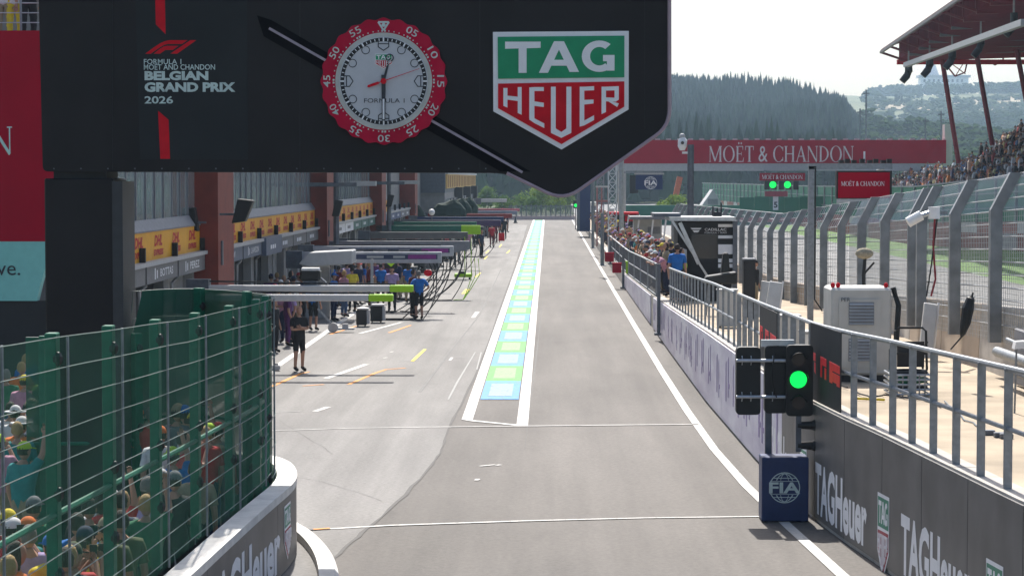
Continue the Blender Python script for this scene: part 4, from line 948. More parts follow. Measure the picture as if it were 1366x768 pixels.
t.location = g0; t['_o'] = tuple(g0); MB().tube([g0, g0 + Vector((0, 0, .75))], [.2, .05], 10).build('body', m_blackm, t); MB().box(g0.x - .28, g0.x + .28, 261.72, 262.28, 0, .05).build('base', m_blackm, t)
t = thing('red_board', 'small red board standing by the crew far down the lane', 'sign', G(669, 323)); g0 = G(669, 323)
MB().box(g0.x - .25, g0.x + .25, g0.y, g0.y + .05, .1, .75).build('board', m_rprint, t); MB().box(g0.x - .2, g0.x - .14, g0.y, g0.y + .4, 0, .1).build('foot', m_dsteel, t)
# end of lane: fence and white strip
ef = thing('end_fence', 'grey mesh fence with dark posts closing the far end of the lane', 'fence', (0, 283.5, 0))
x = -4.6
MB().box(-6.0, 3.4, 283.3, 283.8, 0, .45).build('plinth', mat('pinkish_plinth', (.5, .38, .36), .8), ef)
while x < 3.4: MB().beam((x, 283.5, .45), (x, 283.5, 1.9), .12).build('post', m_dsteel, ef); x += .62 if x > -20 else 1
MB().box(-5, 3.3, 283.52, 283.56, .45, 1.75).build('mesh_panel', screenmat('grey_mesh', (.15, .2, .16), .5), ef)
MB().tube([(-5, 283.5, 1.75), (3.3, 283.5, 1.75)], .04, 6).build('top_rail', m_dsteel, ef)

# ================================================================== RIGHT: TRAFFIC LIGHTS, BOARD, GEAR ON THE DECK
TD = 34.4
def tpx(x, y, D=TD): return at(x, y, D)
tl = thing('pit_exit_light', 'pole of pit lights, the right hand lamp glowing green, above the blue board', 'traffic light', (tpx(1025, 690).x, TD, 0))
g0 = tpx(1025, 690)
MB().box(g0.x - .05, g0.x + .05, TD + .05, TD + .13, 0, tpx(0, 460).z).build('pole', m_dsteel, tl)
MB().box(tpx(1018, 0).x, tpx(1062, 0).x, TD + .0, TD + .08, tpx(0, 461).z, tpx(0, 452).z).build('top_bar', m_lsteel, tl)
for y in (479, 527): MB().tube([(tpx(982, y).x, TD - .13 if 0 else TD - .06, tpx(0, y).z), (tpx(1052, y).x, TD - .06, tpx(0, y).z)], .026, 8).build('cross_bar', m_lsteel, tl)
def case(x0, x1, y0, y1, dpt, nm='lamp_case'):
    a, b = tpx(x0, y1), tpx(x1, y0); cx = (a.x + b.x) / 2
    o = rnd([(a.x, a.z), (b.x, a.z), (b.x, b.z), (a.x, b.z)], [.07] * 4, 5)
    return MB().prism(o, -.2, 0, lambda u, v, d: (u, TD + dpt - d, v)).build(nm, m_rubber, tl)
case(982, 1015, 463, 553, 0); case(1020, 1051, 461, 551, 0)
cs = case(1047, 1083, 459, 553, -.2)
for x in (992, 1004, 1033): 
    for y in (479, 527): MB().tube([(tpx(x, 0).x, TD - .035, tpx(0, y - 6).z), (tpx(x, 0).x, TD - .1, tpx(0, y).z), (tpx(x, 0).x, TD - .035, tpx(0, y + 6).z)], .008, 5).build('strap', m_lsteel, tl)
for y, r, m_ in ((480, .10, m_lens), (506, .13, m_gl), (537, .10, m_lens)):
    c = tpx(1065, y, TD - .2); MB().tube([(c.x, TD - .2, c.z), (c.x, TD - .235, c.z)], [r, r * .96], 24).build('lamp', m_, cs, smooth=True)
    vz = MB(); vs = []
    for i in range(13): t = R(10 + 160 * i / 12); vs += [(c.x + (r + .02) * math.cos(t), TD - .2, c.z + (r + .02) * math.sin(t)), (c.x + (r + .02) * math.cos(t), TD - .34, c.z + (r + .02) * math.sin(t))]
    vz.add(vs, [(2 * i, 2 * i + 1, 2 * i + 3, 2 * i + 2) for i in range(12)]); vz.build('visor', m_rubber, cs)
MB().tube([tpx(1034, 470, TD - .1), tpx(1029, 495, TD - .12), tpx(1031, 515, TD - .12), tpx(1036, 530, TD - .1)], .01, 5).build('wire', m_rubber, tl)
hp = thing('horn_pair', 'two black horn sirens bracketed to the wall under the green light', 'siren', RW.pt(sd(34), 0, 1.2)); 
for y in (567, 594):
    c = tpx(1078, y, TD - .3); MB().tube([(c.x - .16, c.y, c.z), (c.x + .05, c.y, c.z), (c.x + .22, c.y, c.z)], [.05, .065, .15], 14).build('horn', m_rubber, hp)
c = tpx(1066, 560, TD - .3); MB().box(c.x - .05, c.x + .03, c.y - .04, c.y + .04, tpx(0, 600, TD - .3).z, tpx(0, 553, TD - .3).z).build('bracket', m_dsteel, hp)
MB().beam((c.x, c.y, tpx(0, 594, TD - .3).z), (wx(34) + .05, c.y + .1, tpx(0, 592, TD - .3).z), .04).build('wall_arm', m_steel, hp)
FD = 33.9; fb_ = thing('governing_body_board', 'square navy board with a white globe emblem standing on the lane edge', 'sign', (at(1048, 691, FD).x, FD, 0))
a, b = at(1016, 690, FD), at(1079, 610, FD)
MB().box(a.x, b.x, FD, FD + .5, .02, b.z).build('board', m_navy, fb_, bevel=.012)
em = MB(); fia(em, lambda u, v, d=0: (u, FD - .001 - d, v), (a.x + b.x) / 2 - .01, (a.z + b.z) / 2 + .0, .235); em.build('emblem', m_evt, fb_)
for x in (a.x + .08, b.x - .12): MB().box(x, x + .05, FD + .02, FD + .48, 0, .02).build('foot', m_dsteel, fb_)
# dark banners hung on the railing
def banner(D0, D1, z0o, z1o, lab, marks=True):
    t = thing('hanging_banner', lab, 'banner', RW.pt(sd((D0 + D1) / 2), 0, wh(D0)))
    o = MB(); T = lambda u, v, d=0: RW.pt(sd(D1) - u, .05 - d, v, .6); L = sd(D1) - sd(D0); zb = wh((D0 + D1) / 2)
    T2 = lambda u, v, d=0: RW.pt(sd(D1) - u, .12 - .06 - d, v, .6)
    o.prism([(0, zb + z0o), (L, zb + z0o), (L, zb + z1o), (0, zb + z1o)], 0, .015, T2)
    c = o.build('cloth', mat('black_cloth', (.02, .021, .024), .8, bump=.2, bscale=4), t)
    if marks:
        r = MB(); h = z1o - z0o; z = zb + z0o + h * .42
        for i, (u0, u1) in enumerate(((.04, .2), (.36, .56), (.66, .98))):
            T3 = lambda u, v, d=0: T2(u * L, z + v * h * .24 - u * .06, d + .016)
            w = u1 - u0; r.prism([(u0, 0), (u0 + w * .3, 0), (u0 + w * .3, 1), (u0, 1)], 0, .003, T3)
            r.prism([(u0 + w * .3, .62), (u1, .62), (u1, 1), (u0 + w * .3, 1)], 0, .0034, T3); r.prism([(u0 + w * .72, 0 if i else .1), (u1, 0), (u1, .55), (u0 + w * .72, .55)], 0, .0038, T3)
            if i == 2: r.prism([(u0 + w * .3, .1), (u0 + w * .72, .1), (u0 + w * .72, .55), (u0 + w * .3, .55)], 0, .004, T3)
        r.build('red_marks', mat('bright_red_print', (.75, .02, .03), .6), c)
    return t
banner(32.6, 34.9, -.12, 1.17, 'large black banner with blocky red marks hung on the railing beside the lights')
banner(39.0, 41.5, .05, 1.12, 'smaller black banner on the railing behind the signal lights')
m_pale = mat('off_white_enamel', (.50, .49, .46), .5, var=.08, scale=3)
def dk_thing(name, lab, cat, px, D, py=480): c = at(px, py, D); return thing(name, lab, cat, (c.x, D, dkz(D))), c.x, dkz(D)
# generator cabinet
D = 38.5; t, x, z = dk_thing('generator_cabinet', 'tall off-white generator cabinet with two louvred vents behind the railing', 'generator', 1149, D)
a, b = at(1108, 500, D), at(1190, 384, D)
bd = MB().box(a.x, b.x, D, D + 1.1, z + .12, b.z).build('body', m_pale, t, bevel=.04); MB().box(a.x + .05, b.x - .05, D + .05, D + 1.05, z, z + .12).build('base', m_blackm, t)
MB().box(at(1122, 0, D).x, at(1178, 0, D).x, D - .02, D - .002, z + .25, at(0, 398, D).z).build('door', m_pale, bd)
for (y0, y1) in ((402, 432), (450, 480)):
    xa, xb = at(1135, 0, D).x, at(1169, 0, D).x; za, zb = at(0, y1, D).z, at(0, y0, D).z
    v = MB().box(xa, xb, D - .03, D - .021, za, zb).build('vent', m_mgrey, bd)
    for i in range(7): zz = za + (zb - za) * (i + .5) / 7; MB().hexa([(xa + .01, D - .06, zz - .02), (xb - .01, D - .06, zz - .02), (xb - .01, D - .031, zz), (xa + .01, D - .031, zz), (xa + .01, D - .055, zz - .012), (xb - .01, D - .055, zz - .012), (xb - .01, D - .031, zz + .012), (xa + .01, D - .031, zz + .012)]).build('louvre', m_lgrey, t)
tx = MB(); p0, p1 = at(1122, 402, D), at(1134, 397, D); put_text(tx, 'PER', lambda u, v: (u, D - .022 if 0 else D - .024, v), p0.x, p1.x, p0.z, p1.z); tx.build('lettering', m_ink, t)
for px in (1112, 1119, 1183): c = at(px, 382, D); MB().ell((c.x, D + .1, b.z + .04), .04, .04, .05, 8, 6).build('red_cap', m_rprint, t)
MB().tube([(b.x + .03, D + .1, b.z), (b.x + .12, D + .05, b.z - .3), (b.x + .08, D, b.z - .9), (b.x + .04, D + .1, b.z - 1.1)], .05, 7).build('black_hose', m_rubber, t)
# fluffy microphone on a stand
D = 40.5; t, x, z = dk_thing('microphone', 'fluffy beige outdoor microphone on a black stand above the generator', 'microphone', 1153, D)
c = at(1153, 338, D)
random.seed(5); mm = MB(); mm.ell((c.x, D, c.z), .16, .10, .10, 26, 18, fn=lambda x, y, z: tuple(v * (1 + random.uniform(-.06, .06)) for v in (x, y, z))); mm.build('wind_cover', m_fmic, t, smooth=True)
MB().tube([at(1154, 345, D), at(1152, 365, D), (x, D, z)], .03, 6).build('stand', m_rubber, t); MB().beam(at(1150, 368, D), at(1166, 350, D), .035).build('arm', m_rubber, t)
for dx in (-.3, .3): MB().beam((x, D, z + .5), (x + dx, D - .2, z), .03).build('leg', m_rubber, t)
# black framed chair and metal cage of gear
D = 36.0; t, x, z = dk_thing('tubular_chair', 'black tubular chair frame on top of the metal cage', 'chair', 1210, D)
a, b = at(1192, 495, D), at(1237, 437, D); za, zb = at(0, 492, D).z, b.z
MB().tube([(a.x, D, za), (a.x + .02, D, zb - .05), (a.x + .08, D, zb), (b.x - .08, D, zb), (b.x - .02, D, zb - .05), (b.x, D, za)], .02, 6).build('back_frame', m_rubber, t)
MB().box(a.x + .02, b.x - .02, D - .02, D + .35, za + .25, za + .29).build('seat', m_rubber, t); MB().box(a.x + .06, b.x - .04, D + .02, D + .05, za + .05, zb - .22).build('backrest', m_blackm, t)
for xx in (a.x, b.x): MB().tube([(xx, D + .4, za - .03), (xx, D + .4, za + .3), (xx, D, za + .45)], .018, 6).build('arm_frame', m_rubber, t)
t = thing('metal_cage', 'low grey wire cage of pipes and black coils beside the generator', 'cage', (at(1213, 548, D).x, D, dkz(D)))
a, b = at(1188, 548, D - .2), at(1240, 495, D - .2); zt = za - .04
for i in range(5): zz = z + .04 + (zt - z - .05) * i / 4; MB().tube([(a.x, D - .3, zz), (b.x, D - .3, zz), (b.x, D + .5, zz), (a.x, D + .5, zz), (a.x, D - .3, zz)], .016, 6).build('ring_bar', m_lsteel, t)
for i in range(8): xx = a.x + (b.x - a.x) * i / 7; MB().beam((xx, D - .3, z), (xx, D - .3, zt), .02).build('bar', m_steel, t)
for i in range(3): MB().tube([(a.x + .33 + .27 * math.cos(k * .5), D + .1 + .25 * math.sin(k * .5), z + .12 + .12 * i) for k in range(13)], .045, 6).build('coil', m_rubber if i != 1 else m_green, t)
# pipes and rails along the foot of the tan wall
for i, (zz, r, m_, lab) in enumerate(((.55, .085, m_steel, 'thick grey pipe running along the foot of the sandy wall'), (.80, .035, m_steel, 'thin grey pipe above the thick one on the sandy wall'), (.3, .05, m_dsteel, 'dark low pipe under the thick grey pipe'))):
    t = thing('wall_pipe', lab, 'pipe', (7.7 - .1 * i, 30, dkz(30) + zz)); ds_ = [20, 24, 28, 32, 36, 38.2 - i * .6]
    MB().tube([(7.72 - .1 * (i == 0) - .05 * i, d, dkz(d) + zz + (.05 * math.sin(d) if i == 1 else 0)) for d in ds_], r, 10).build('pipe', m_, t, smooth=True)
    for d in (22, 26, 30.5, 34.5): MB().tube([(7.72 - .1 * (i == 0) - .05 * i, d, dkz(d) + zz), (7.72 - .1 * (i == 0) - .05 * i, d + .14, dkz(d) + zz)], r * 1.25, 10).build('collar', m_dsteel, t)
t = thing('steel_trough', 'grey steel guard plate along the base of the sandy wall', 'guard rail', (7.3, 30, dkz(30)))
for d in (22, 26, 30, 34): MB().box(7.86, 7.92, d + .02, d + 3.96, dkz(d + 2) + .02, dkz(d + 2) + .95).build('panel', m_mgrey, t, bevel=.02)
# folded black umbrella, leaning panels, bits on the deck
D = 37.0; t = thing('folded_umbrella', 'folded black umbrella leaning by the sandy wall', 'umbrella', (at(1278, 470, D).x, D, dkz(D)))
MB().tube([at(1268, 466, D), at(1282, 450, D), at(1284, 445, D), at(1288, 430, D), at(1291, 412, D), at(1295, 398, D), at(1297, 394, D)], [.012, .014, .05, .085, .10, .07, .02], 9).build('canopy', m_rubber, t)
MB().tube([at(1297, 395, D), at(1298, 390, D)], .015, 6).build('handle', m_rubber, t)
for (x0, x1, y0, y1, D, tilt, lab) in ((1229, 1256, 405, 462, 43.5, .25, 'pale flat panel leaning against the fence by the generator'), (1013, 1030, 375, 405, 60, .2, 'white panel leaning on the wall, farther of two by the chair'), (1021, 1046, 376, 415, 56, .3, 'white slanted cabinet panel, nearer of two by the black chair')):
    a, b = at(x0, y1, D), at(x1, y0, D); t = thing('leaning_panel', lab, 'panel', (a.x, D, a.z))
    zb = min(a.z, dkz(D) + .05); MB().hexa([(a.x - .05, D, zb), (b.x - .15, D, zb), (b.x - .15, D + .12, zb), (a.x - .05, D + .12, zb), (a.x + tilt * .5, D + .4, b.z), (b.x, D + .4, b.z - .04), (b.x, D + .52, b.z - .04), (a.x + tilt * .5, D + .52, b.z)]).build('panel', m_pale, t, bevel=.015)
    MB().beam((b.x - .1, D + .3, zb), (b.x + .02, D + .45, b.z), .04).build('edge_strut', m_white, t)
D = 30; t = thing('brick_pair', 'small dark blocks and cable ends on the sandy deck at the right edge', 'blocks', (at(1332, 580, D).x, D, dkz(D)))
for px in (1318, 1334, 1342): c = G(px, 580 + (px - 1318) * .2, dkz(29) + .0); MB().box(c.x - .08, c.x + .09, c.y - .05, c.y + .06, c.z, c.z + .07).build('block', m_dsteel, t, bevel=.01)
random.seed(9)
for i, (pl, rr, lab) in enumerate((([(1140, 520), (1160, 530), (1180, 526), (1240, 534), (1262, 545)], .014, 'thin black cable lying on the sandy deck by the cage'), ([(1262, 535), (1290, 560), (1310, 572), (1366, 585)], .012, 'thin grey cable curling across the sandy deck'), ([(1085, 462), (1090, 500), (1140, 522)], .013, 'black cable behind the large banner'))):
    p = [G(x, y, dkz(33) + .02) for x, y in pl]; q_ = []
    for a, b in zip(p, p[1:]): q_ += [a.lerp(b, k / 4) + Vector((random.uniform(-.04, .04), random.uniform(-.05, .05), 0)) for k in range(4)]
    tag(MB().tube(q_, rr, 5).build('cable', m_rubber if i != 1 else m_steel, smooth=True), lab, 'cable')
p = [G(x, y, dkz(34) + .03) for x, y in ((1138, 531), (1180, 533))]; tag(MB().tube(p, .02, 6).build('hose', m_ypaint), 'yellow hose on the deck by the generator base', 'hose')
t = thing('cctv_camera', 'white tube camera on a bracket fixed to the catch fence', 'camera', at(1240, 290, 43)); D = 43
MB().tube([at(1211, 297, D), at(1229, 287, D)], .10, 12).build('camera_tube', m_white, t, bevel=.0); MB().tube([at(1228, 288, D), at(1240, 284, D)], .05, 8).build('joint', m_lsteel, t)
MB().tube([at(1246, 292, D), at(1246, 276, D)], .11, 14).build('dome', m_white, t); MB().beam(at(1246, 284, D), at(1262, 284, 43.8), .06).build('bracket', m_steel, t)
MB().tube([at(1247, 292, D), at(1245, 330, D), at(1248, 372, D), at(1242, 395, D)], .02, 6).build('red_cable', m_redsteel, t); MB().tube([at(1250, 292, D), at(1243, 350, D), at(1236, 395, D)], .015, 6).build('black_cable', m_rubber, t)
t = thing('flood_lamp_box', 'small white bracketed box at the right edge on the sandy wall', 'box', at(1356, 465, 33)); c = at(1358, 462, 33); MB().hexa([(c.x - .05, 33, c.z - .04), (c.x + .16, 33, c.z - .02), (c.x + .16, 33.2, c.z - .02), (c.x - .05, 33.2, c.z - .04), (c.x - .03, 33, c.z + .07), (c.x + .16, 33, c.z + .08), (c.x + .16, 33.2, c.z + .08), (c.x - .03, 33.2, c.z + .07)]).build('case', m_white, t); MB().tube([(c.x, 33.1, c.z - .03), (c.x - .02, 33.1, dkz(33))], .015, 6).build('stem', m_steel, t)

# black kiosk with its awning, armchair, blue-shirted man comes later
D = 74.0; kz = dkz(D); a, b = at(905, 386, D), at(975, 292, D)
kx0, kx1 = at(897, 0, D).x, at(979, 0, D).x
t = thing('team_kiosk', 'black team timing kiosk with white stripes and lettering behind the pit wall', 'kiosk', (kx0, D, kz)); zt = at(0, 294, D).z
MB().box(kx0 + .2, kx1, D, D + 2.4, kz - .2, zt).build('body', m_black, t, bevel=.03)
MB().box(kx0 - .1, kx1 + .05, D - .5, D + 2.5, zt, zt + .12).build('roof', m_lsteel, t); MB().box(kx0 - .6, kx0 + .3, D - .1, D + 2, zt + .125, zt + .24).build('roof_lip', m_dsteel, t)
def kq(x0, x1, y0, y1, m_, nm, off=.012): p, q2 = at(x0, y1, D), at(x1, y0, D); return MB().box(p.x, q2.x, D - off, D - .001, p.z, q2.z).build(nm, m_, t)
for (y0, y1) in ((299, 303), (314, 318), (326, 339), (345, 350), (352, 357)): kq(958, 979, y0, y1, m_print, 'white_stripe')
kq(922, 957, 312, 345, mat('smoked_window', (.02, .022, .025), .15, spec=.7), 'window')
MB().box(at(979, 0, D).x, at(985, 0, D).x, D - .1, D + 2, kz, zt).build('end_frame', m_dsteel, t)
tx = MB(); p0, p1 = at(940, 306, D), at(969, 303, D); put_text(tx, 'CADILLAC', lambda u, v: (u, D - .015, v), p0.x, p1.x, at(0, 307.5, D).z, at(0, 304, D).z, bold=.01); put_text(tx, 'FORMULA 1 TEAM', lambda u, v: (u, D - .015, v), p0.x, p1.x, at(0, 311, D).z, at(0, 309, D).z); tx.build('lettering', m_print, t)
cr = MB(); 
for i, p in enumerate(([(921, 304), (936, 304), (934, 306), (923, 306)], [(923.5, 307), (933.5, 307), (931, 310), (926, 310)])): cr.prism([(at(x, y, D).x, at(x, y, D).z) for x, y in p], 0, .01, lambda u, v, d: (u, D - .004 - d, v))
cr.build('crest', m_print, t)
for (x0, y0, x1, y1, w) in ((897, 295, 946, 372, .07), (907, 297, 932, 352, .12)): MB().beam(at(x0, y0, D - .4), at(x1, y1, D - .4), w).build('awning_strut', m_lsteel, t)
pq = [at(x, y, D - .8) for x, y in ((900, 372), (916, 372), (916, 333), (908, 330), (900, 350))]; MB().prism([(p.x, p.z) for p in pq], 0, .05, lambda u, v, d: (u, D - .8 - d, v)).build('white_screen', m_lgrey, t)
rk = thing('roof_mast', 'small black mast and lamps on the kiosk roof', 'mast', at(956, 292, D + 1)); 
for px, h in ((951, 281), (957, 283), (962, 276)): MB().tube([at(px, 293, D + 1), at(px, h - 6, D + 1)], .025, 6).build('rod', m_blackm, rk)
c = at(957, 286, D + 1); MB().box(c.x - .12, c.x + .14, D + .9, D + 1.1, c.z - .14, c.z + .08).build('lamp_box', m_blackm, rk)
D = 62; t, x, z = dk_thing('reclining_seat', 'black wheeled seat with a tall back beside the kiosk', 'seat', 962, D)
sb = at(980, 358, D); MB().hexa([(at(940, 0, D).x, D, at(0, 378, D).z), (at(985, 0, D).x, D, at(0, 378, D).z), (at(985, 0, D).x, D + .6, at(0, 378, D).z), (at(940, 0, D).x, D + .6, at(0, 378, D).z), (at(944, 0, D).x, D, at(0, 368, D).z), (at(985, 0, D).x, D, at(0, 362, D).z), (at(985, 0, D).x, D + .6, at(0, 362, D).z), (at(944, 0, D).x, D + .6, at(0, 368, D).z)]).build('seat_cushion', m_rubber, t, bevel=.03)
MB().hexa([(at(964, 0, D).x, D + .1, at(0, 364, D).z), (at(976, 0, D).x, D + .1, at(0, 362, D).z), (at(976, 0, D).x, D + .5, at(0, 362, D).z), (at(964, 0, D).x, D + .5, at(0, 364, D).z), (at(967, 0, D).x, D + .1, at(0, 337, D).z), (at(974, 0, D).x, D + .1, at(0, 337, D).z), (at(974, 0, D).x, D + .5, at(0, 337, D).z), (at(967, 0, D).x, D + .5, at(0, 337, D).z)]).build('backrest', m_rubber, t, bevel=.03)
for px in (948, 966, 980): MB().beam((at(px, 0, D).x, D + .3, at(0, 377, D).z), (at(px - 3, 0, D).x, D + .3, z), .04).build('leg', m_steel, t)
for (x0, x1, y0, y1, D, m_, lab, sc) in ((992, 1008, 345, 405, 60, m_blackm, 'dark upright gear case beside the reclining seat', 1), (958, 984, 386, 398, 55, m_pale, 'low white tray table behind the railing', 1), (1040, 1068, 420, 452, 45, m_pale, 'low pale cabinet behind the signal lights', 1), (1070, 1094, 442, 492, 40, m_white, 'white upright case left of the large banner', 1)):
    a, b = at(x0, y1, D), at(x1, y0, D); z = dkz(D); t = thing('gear_case', lab, 'case', (a.x, D, z)); zb = max(b.z, z + .35)
    MB().box(a.x, b.x, D, D + .5, z + .03, zb - .04).build('case', m_, t, bevel=.02); MB().box(a.x - .015, b.x + .015, D - .015, D + .515, zb - .04, zb).build('lid', m_lgrey if m_ is not m_blackm else m_dsteel, t); 
    for xx in (a.x + .04, b.x - .08): MB().box(xx, xx + .04, D + .02, D + .4, z, z + .03).build('foot', m_rubber, t)
# further pit-wall stands with pale frames and red roofs
def kiosk(x0, x1, y0, y1, D, wall, roof, lab, slant=True):
    a, b = at(x0, y1, D), at(x1, y0, D); z = dkz(D); t = thing('team_kiosk', lab, 'kiosk', (a.x, D, z))
    MB().box(a.x - .25, b.x + .1, D - .4, D + 2.4, b.z - .12, b.z + .05).build('roof', roof, t)
    MB().box(a.x, b.x, D + .9, D + 2.2, z, b.z - .12).build('cabin', wall, t, bevel=.03)
    for xx in (a.x, (a.x + b.x) / 2, b.x - .08): MB().beam((xx, D - .2, z), (xx + (.25 if slant else 0), D - .2, b.z - .12), .09).build('frame_leg', m_white, t)
    MB().box(a.x + .1, b.x - .2, D + .5, D + .6, z + .9, z + 1.2).build('desk', m_dsteel, t); MB().box((a.x + b.x) / 2, b.x - .1, D + .86, D + .899, z + 1.5, z + 1.9).build('name_panel', roof, t)
kiosk(846, 884, 290, 340, 125, m_lgrey, m_mgrey, 'grey kiosk with slanting pale legs left of the black one')
kiosk(818, 850, 284, 320, 165, m_blackm, m_rprint, 'dark kiosk under a bright red roof')
kiosk(805, 821, 287, 315, 205, m_redsteel, m_lgrey, 'maroon kiosk with a grey roof beyond the red roofed one')
kiosk(794, 806, 282, 305, 235, m_redsteel, m_white, 'maroon kiosk under a white roof far along the wall')
kiosk(780, 796, 270, 300, 262, m_navy, m_white, 'farthest kiosk, navy with a stepped white roof', False)
sb_ = thing('dark_screen_block', 'tall navy screen block at the far left end of the pit wall stands', 'screen', (at(779, 0, 200).x, 200, 0)); MB().box(at(774, 0, 200).x, at(788, 0, 200).x, 200, 202, .5, at(0, 236, 200).z).build('screen', m_navy, sb_); MB().box(at(770, 0, 200).x, at(774, 0, 200).x, 200, 201, .5, at(0, 236, 200).z).build('frame', m_dsteel, sb_)
c = at(768, 274, 230); t = thing('far_green_light', 'tiny lit green signal at the far end of the lane', 'traffic light', (c.x, 230, 0)); MB().box(c.x - .25, c.x + .2, 230, 230.2, c.z - .3, c.z + .5).build('case', m_rubber, t); MB().tube([(c.x, 230, c.z), (c.x, 229.95, c.z)], .17, 12).build('lamp', m_gl, t); MB().beam((c.x, 230.1, 0), (c.x, 230.1, c.z), .1).build('pole', m_dsteel, t)

# ================================================================== TRUSS, POLES, CROSSING GANTRY, SCREENS
MD = 200.0
mz = lambda y, D=MD: at(900, y, D).z
mx_ = lambda x, D=MD: at(x, 220, D).x
t = thing('start_gantry', 'wide crimson champagne gantry spanning the track in the distance', 'gantry', (mx_(1045), MD, 0))
gb = MB().box(mx_(822), mx_(1262), MD, MD + 2.2, mz(218), mz(187)).build('crimson_beam', m_moet, t)
MB().box(mx_(822), mx_(1262), MD + .05, MD + 2.1, mz(228), mz(218.2)).build('white_underside', m_lgrey, t)
a, b = at(946, 216, MD), at(1140, 195, MD); tx = MB(); put_serif(tx, 'MOËT & CHANDON', lambda u, v, d: (u, MD - .02 - d * 4, v), a.x, b.x, a.z, b.z); tx.build('lettering', mat('warm_white_print', (.68, .60, .60), .6), gb)
for px in (830, 1266): MB().box(mx_(px) - .35, mx_(px) + .35, MD + .3, MD + 1.5, 0, mz(166 if px > 1000 else 190)).build('leg', m_pale, t)
for i in range(30): x = mx_(830 + i * 14.8); MB().box(x, x + .4, MD + .4, MD + .7, mz(187), mz(185)).build('top_light', m_lgrey, t)
MB().box(mx_(1236), mx_(1252), MD - .5, MD + .3, mz(250), mz(230)).build('loudspeaker', m_rubber, t)
MB().box(mx_(840), mx_(851), MD - .4, MD + .2, mz(258), mz(234)).build('loudspeaker', m_rubber, t)
t = thing('light_panel', 'start light panel with two lit green lamps under a crimson header', 'traffic light', (mx_(1041), MD - 1, mz(240)))
hd = MB().box(mx_(1012), mx_(1072), MD - 1.2, MD - .9, mz(241), mz(231)).build('header', m_moet, t); tx = MB(); put_serif(tx, 'MOËT & CHANDON', lambda u, v, d: (u, MD - 1.22 - d * 3, v), mx_(1015), mx_(1069), mz(239), mz(233.5)); tx.build('lettering', m_print, hd)
for i in range(5): x0 = 1018 + i * 9.6; MB().box(mx_(x0), mx_(x0 + 7), MD - 1.3, MD - .9, mz(253), mz(241.5)).build('lamp_case', m_rubber, t)
for px in (1031, 1050.5): c = at(px, 246.5, MD - 1.35); MB().tube([(c.x, MD - 1.3, c.z), (c.x, MD - 1.38, c.z)], .30, 16).build('green_lamp', m_gl, t)
MB().box(mx_(1019), mx_(1049), MD - 1.2, MD - .95, mz(262), mz(255)).build('lower_panel', mat('dusty_red', (.35, .06, .08), .6), t)
for px in (1020, 1060): MB().beam((mx_(px), MD - 1, mz(231)), (mx_(px), MD + .3, mz(227)), .1).build('hanger', m_dsteel, t)
t = thing('number_board', 'small white board with a black number five hanging below the lights', 'sign', (mx_(1033), MD - 1, mz(280))); MB().box(mx_(1030), mx_(1037), MD - 1, MD - .9, mz(280), mz(262)).build('board', m_print, t); tx = MB(); put_text(tx, '5', lambda u, v: (u, MD - 1.02, v), mx_(1031), mx_(1036), mz(277), mz(269), bold=.03); tx.build('lettering', m_ink, t)
# governing-body sign under the gantry
D = 150; t = thing('hanging_emblem_board', 'navy board with a white round emblem hanging left of the grey camera pole', 'sign', at(862, 252, D)); a, b = at(848, 253, D), at(884, 233, D)
MB().box(a.x, b.x, D, D + .1, a.z, b.z).build('board', m_navy, t); em = MB(); fia(em, lambda u, v, d=0: (u, D - .005 - d * 3, v), at(868, 243, D).x, at(868, 244, D).z, .42); em.build('emblem', m_print, t); MB().box(a.x - .1, b.x + .1, D, D + .12, b.z, b.z + .12).build('top_frame', m_lgrey, t)
MB().beam((at(833, 0, D).x, D, b.z + .15), (b.x, D, b.z + .15), .1).build('boom', m_steel, t)
# lattice tower
def lattice(x, D, w, z0, z1, lab, m_, step=None):
    t = thing('lattice_tower', lab, 'tower', (x, D, z0)); step = step or w * 1.1
    for sx in (-1, 1):
        for sy in (-1, 1): MB().beam((x + sx * w / 2, D + sy * w / 2, z0), (x + sx * w / 2, D + sy * w / 2, z1), w * .12).build('upright', m_, t)
    z = z0; s_ = 1
    while z < z1 - step * .5:
        for sy in (-1, 1):
            MB().beam((x - w / 2 * s_, D + sy * w / 2, z), (x + w / 2 * s_, D + sy * w / 2, z + step), w * .07).build('brace', m_, t)
            MB().beam((x + w / 2 * s_, D + sy * w / 2, z), (x - w / 2 * s_, D + sy * w / 2, z + step), w * .06).build('brace', m_, t)
        MB().beam((x - w / 2, D - w / 2, z), (x + w / 2, D - w / 2, z), w * .1).build('rung', m_, t); z += step
    return t
lattice(at(817, 240, 140).x, 140, .5, dkz(140), at(0, 190, 140).z, 'pale lattice tower right of the sign tip, nearest of the towers', m_lsteel)
lattice(at(801, 240, 170).x, 170, .5, dkz(170), at(0, 205, 170).z, 'thin lattice tower behind, left of the nearest one', m_steel)
for (px, D, y0, w, m_, lab) in ((829, 138, 195, .14, m_lsteel, 'tall pale pole just right of the lattice tower'), (791, 150, 240, .1, m_steel, 'slim grey pole left of the towers'), (803.5, 118, 284, .1, m_steel, 'short grey pole by the crowd on the wall')):
    x = at(px, 300, D).x; t = thing('pole', lab, 'pole', (x, D, dkz(D))); MB().tube([(x, D, dkz(D)), (x, D, at(px, y0, D).z)], w, 8).build('shaft', m_, t); MB().box(x - w * 2, x + w * 2, D - w * 2, D + w * 2, dkz(D), dkz(D) + .05).build('foot', m_, t)
t = thing('scaffold_frame', 'rusty pink scaffold frame between the lattice towers', 'scaffold', (at(800, 300, 155).x, 155, dkz(155)))
for px in (797, 803, 812): MB().beam((at(px, 0, 155).x, 155, dkz(155)), (at(px, 0, 155).x, 155, at(0, 249, 155).z), .1).build('upright', mat('rust_pink', (.35, .15, .14), .7), t)
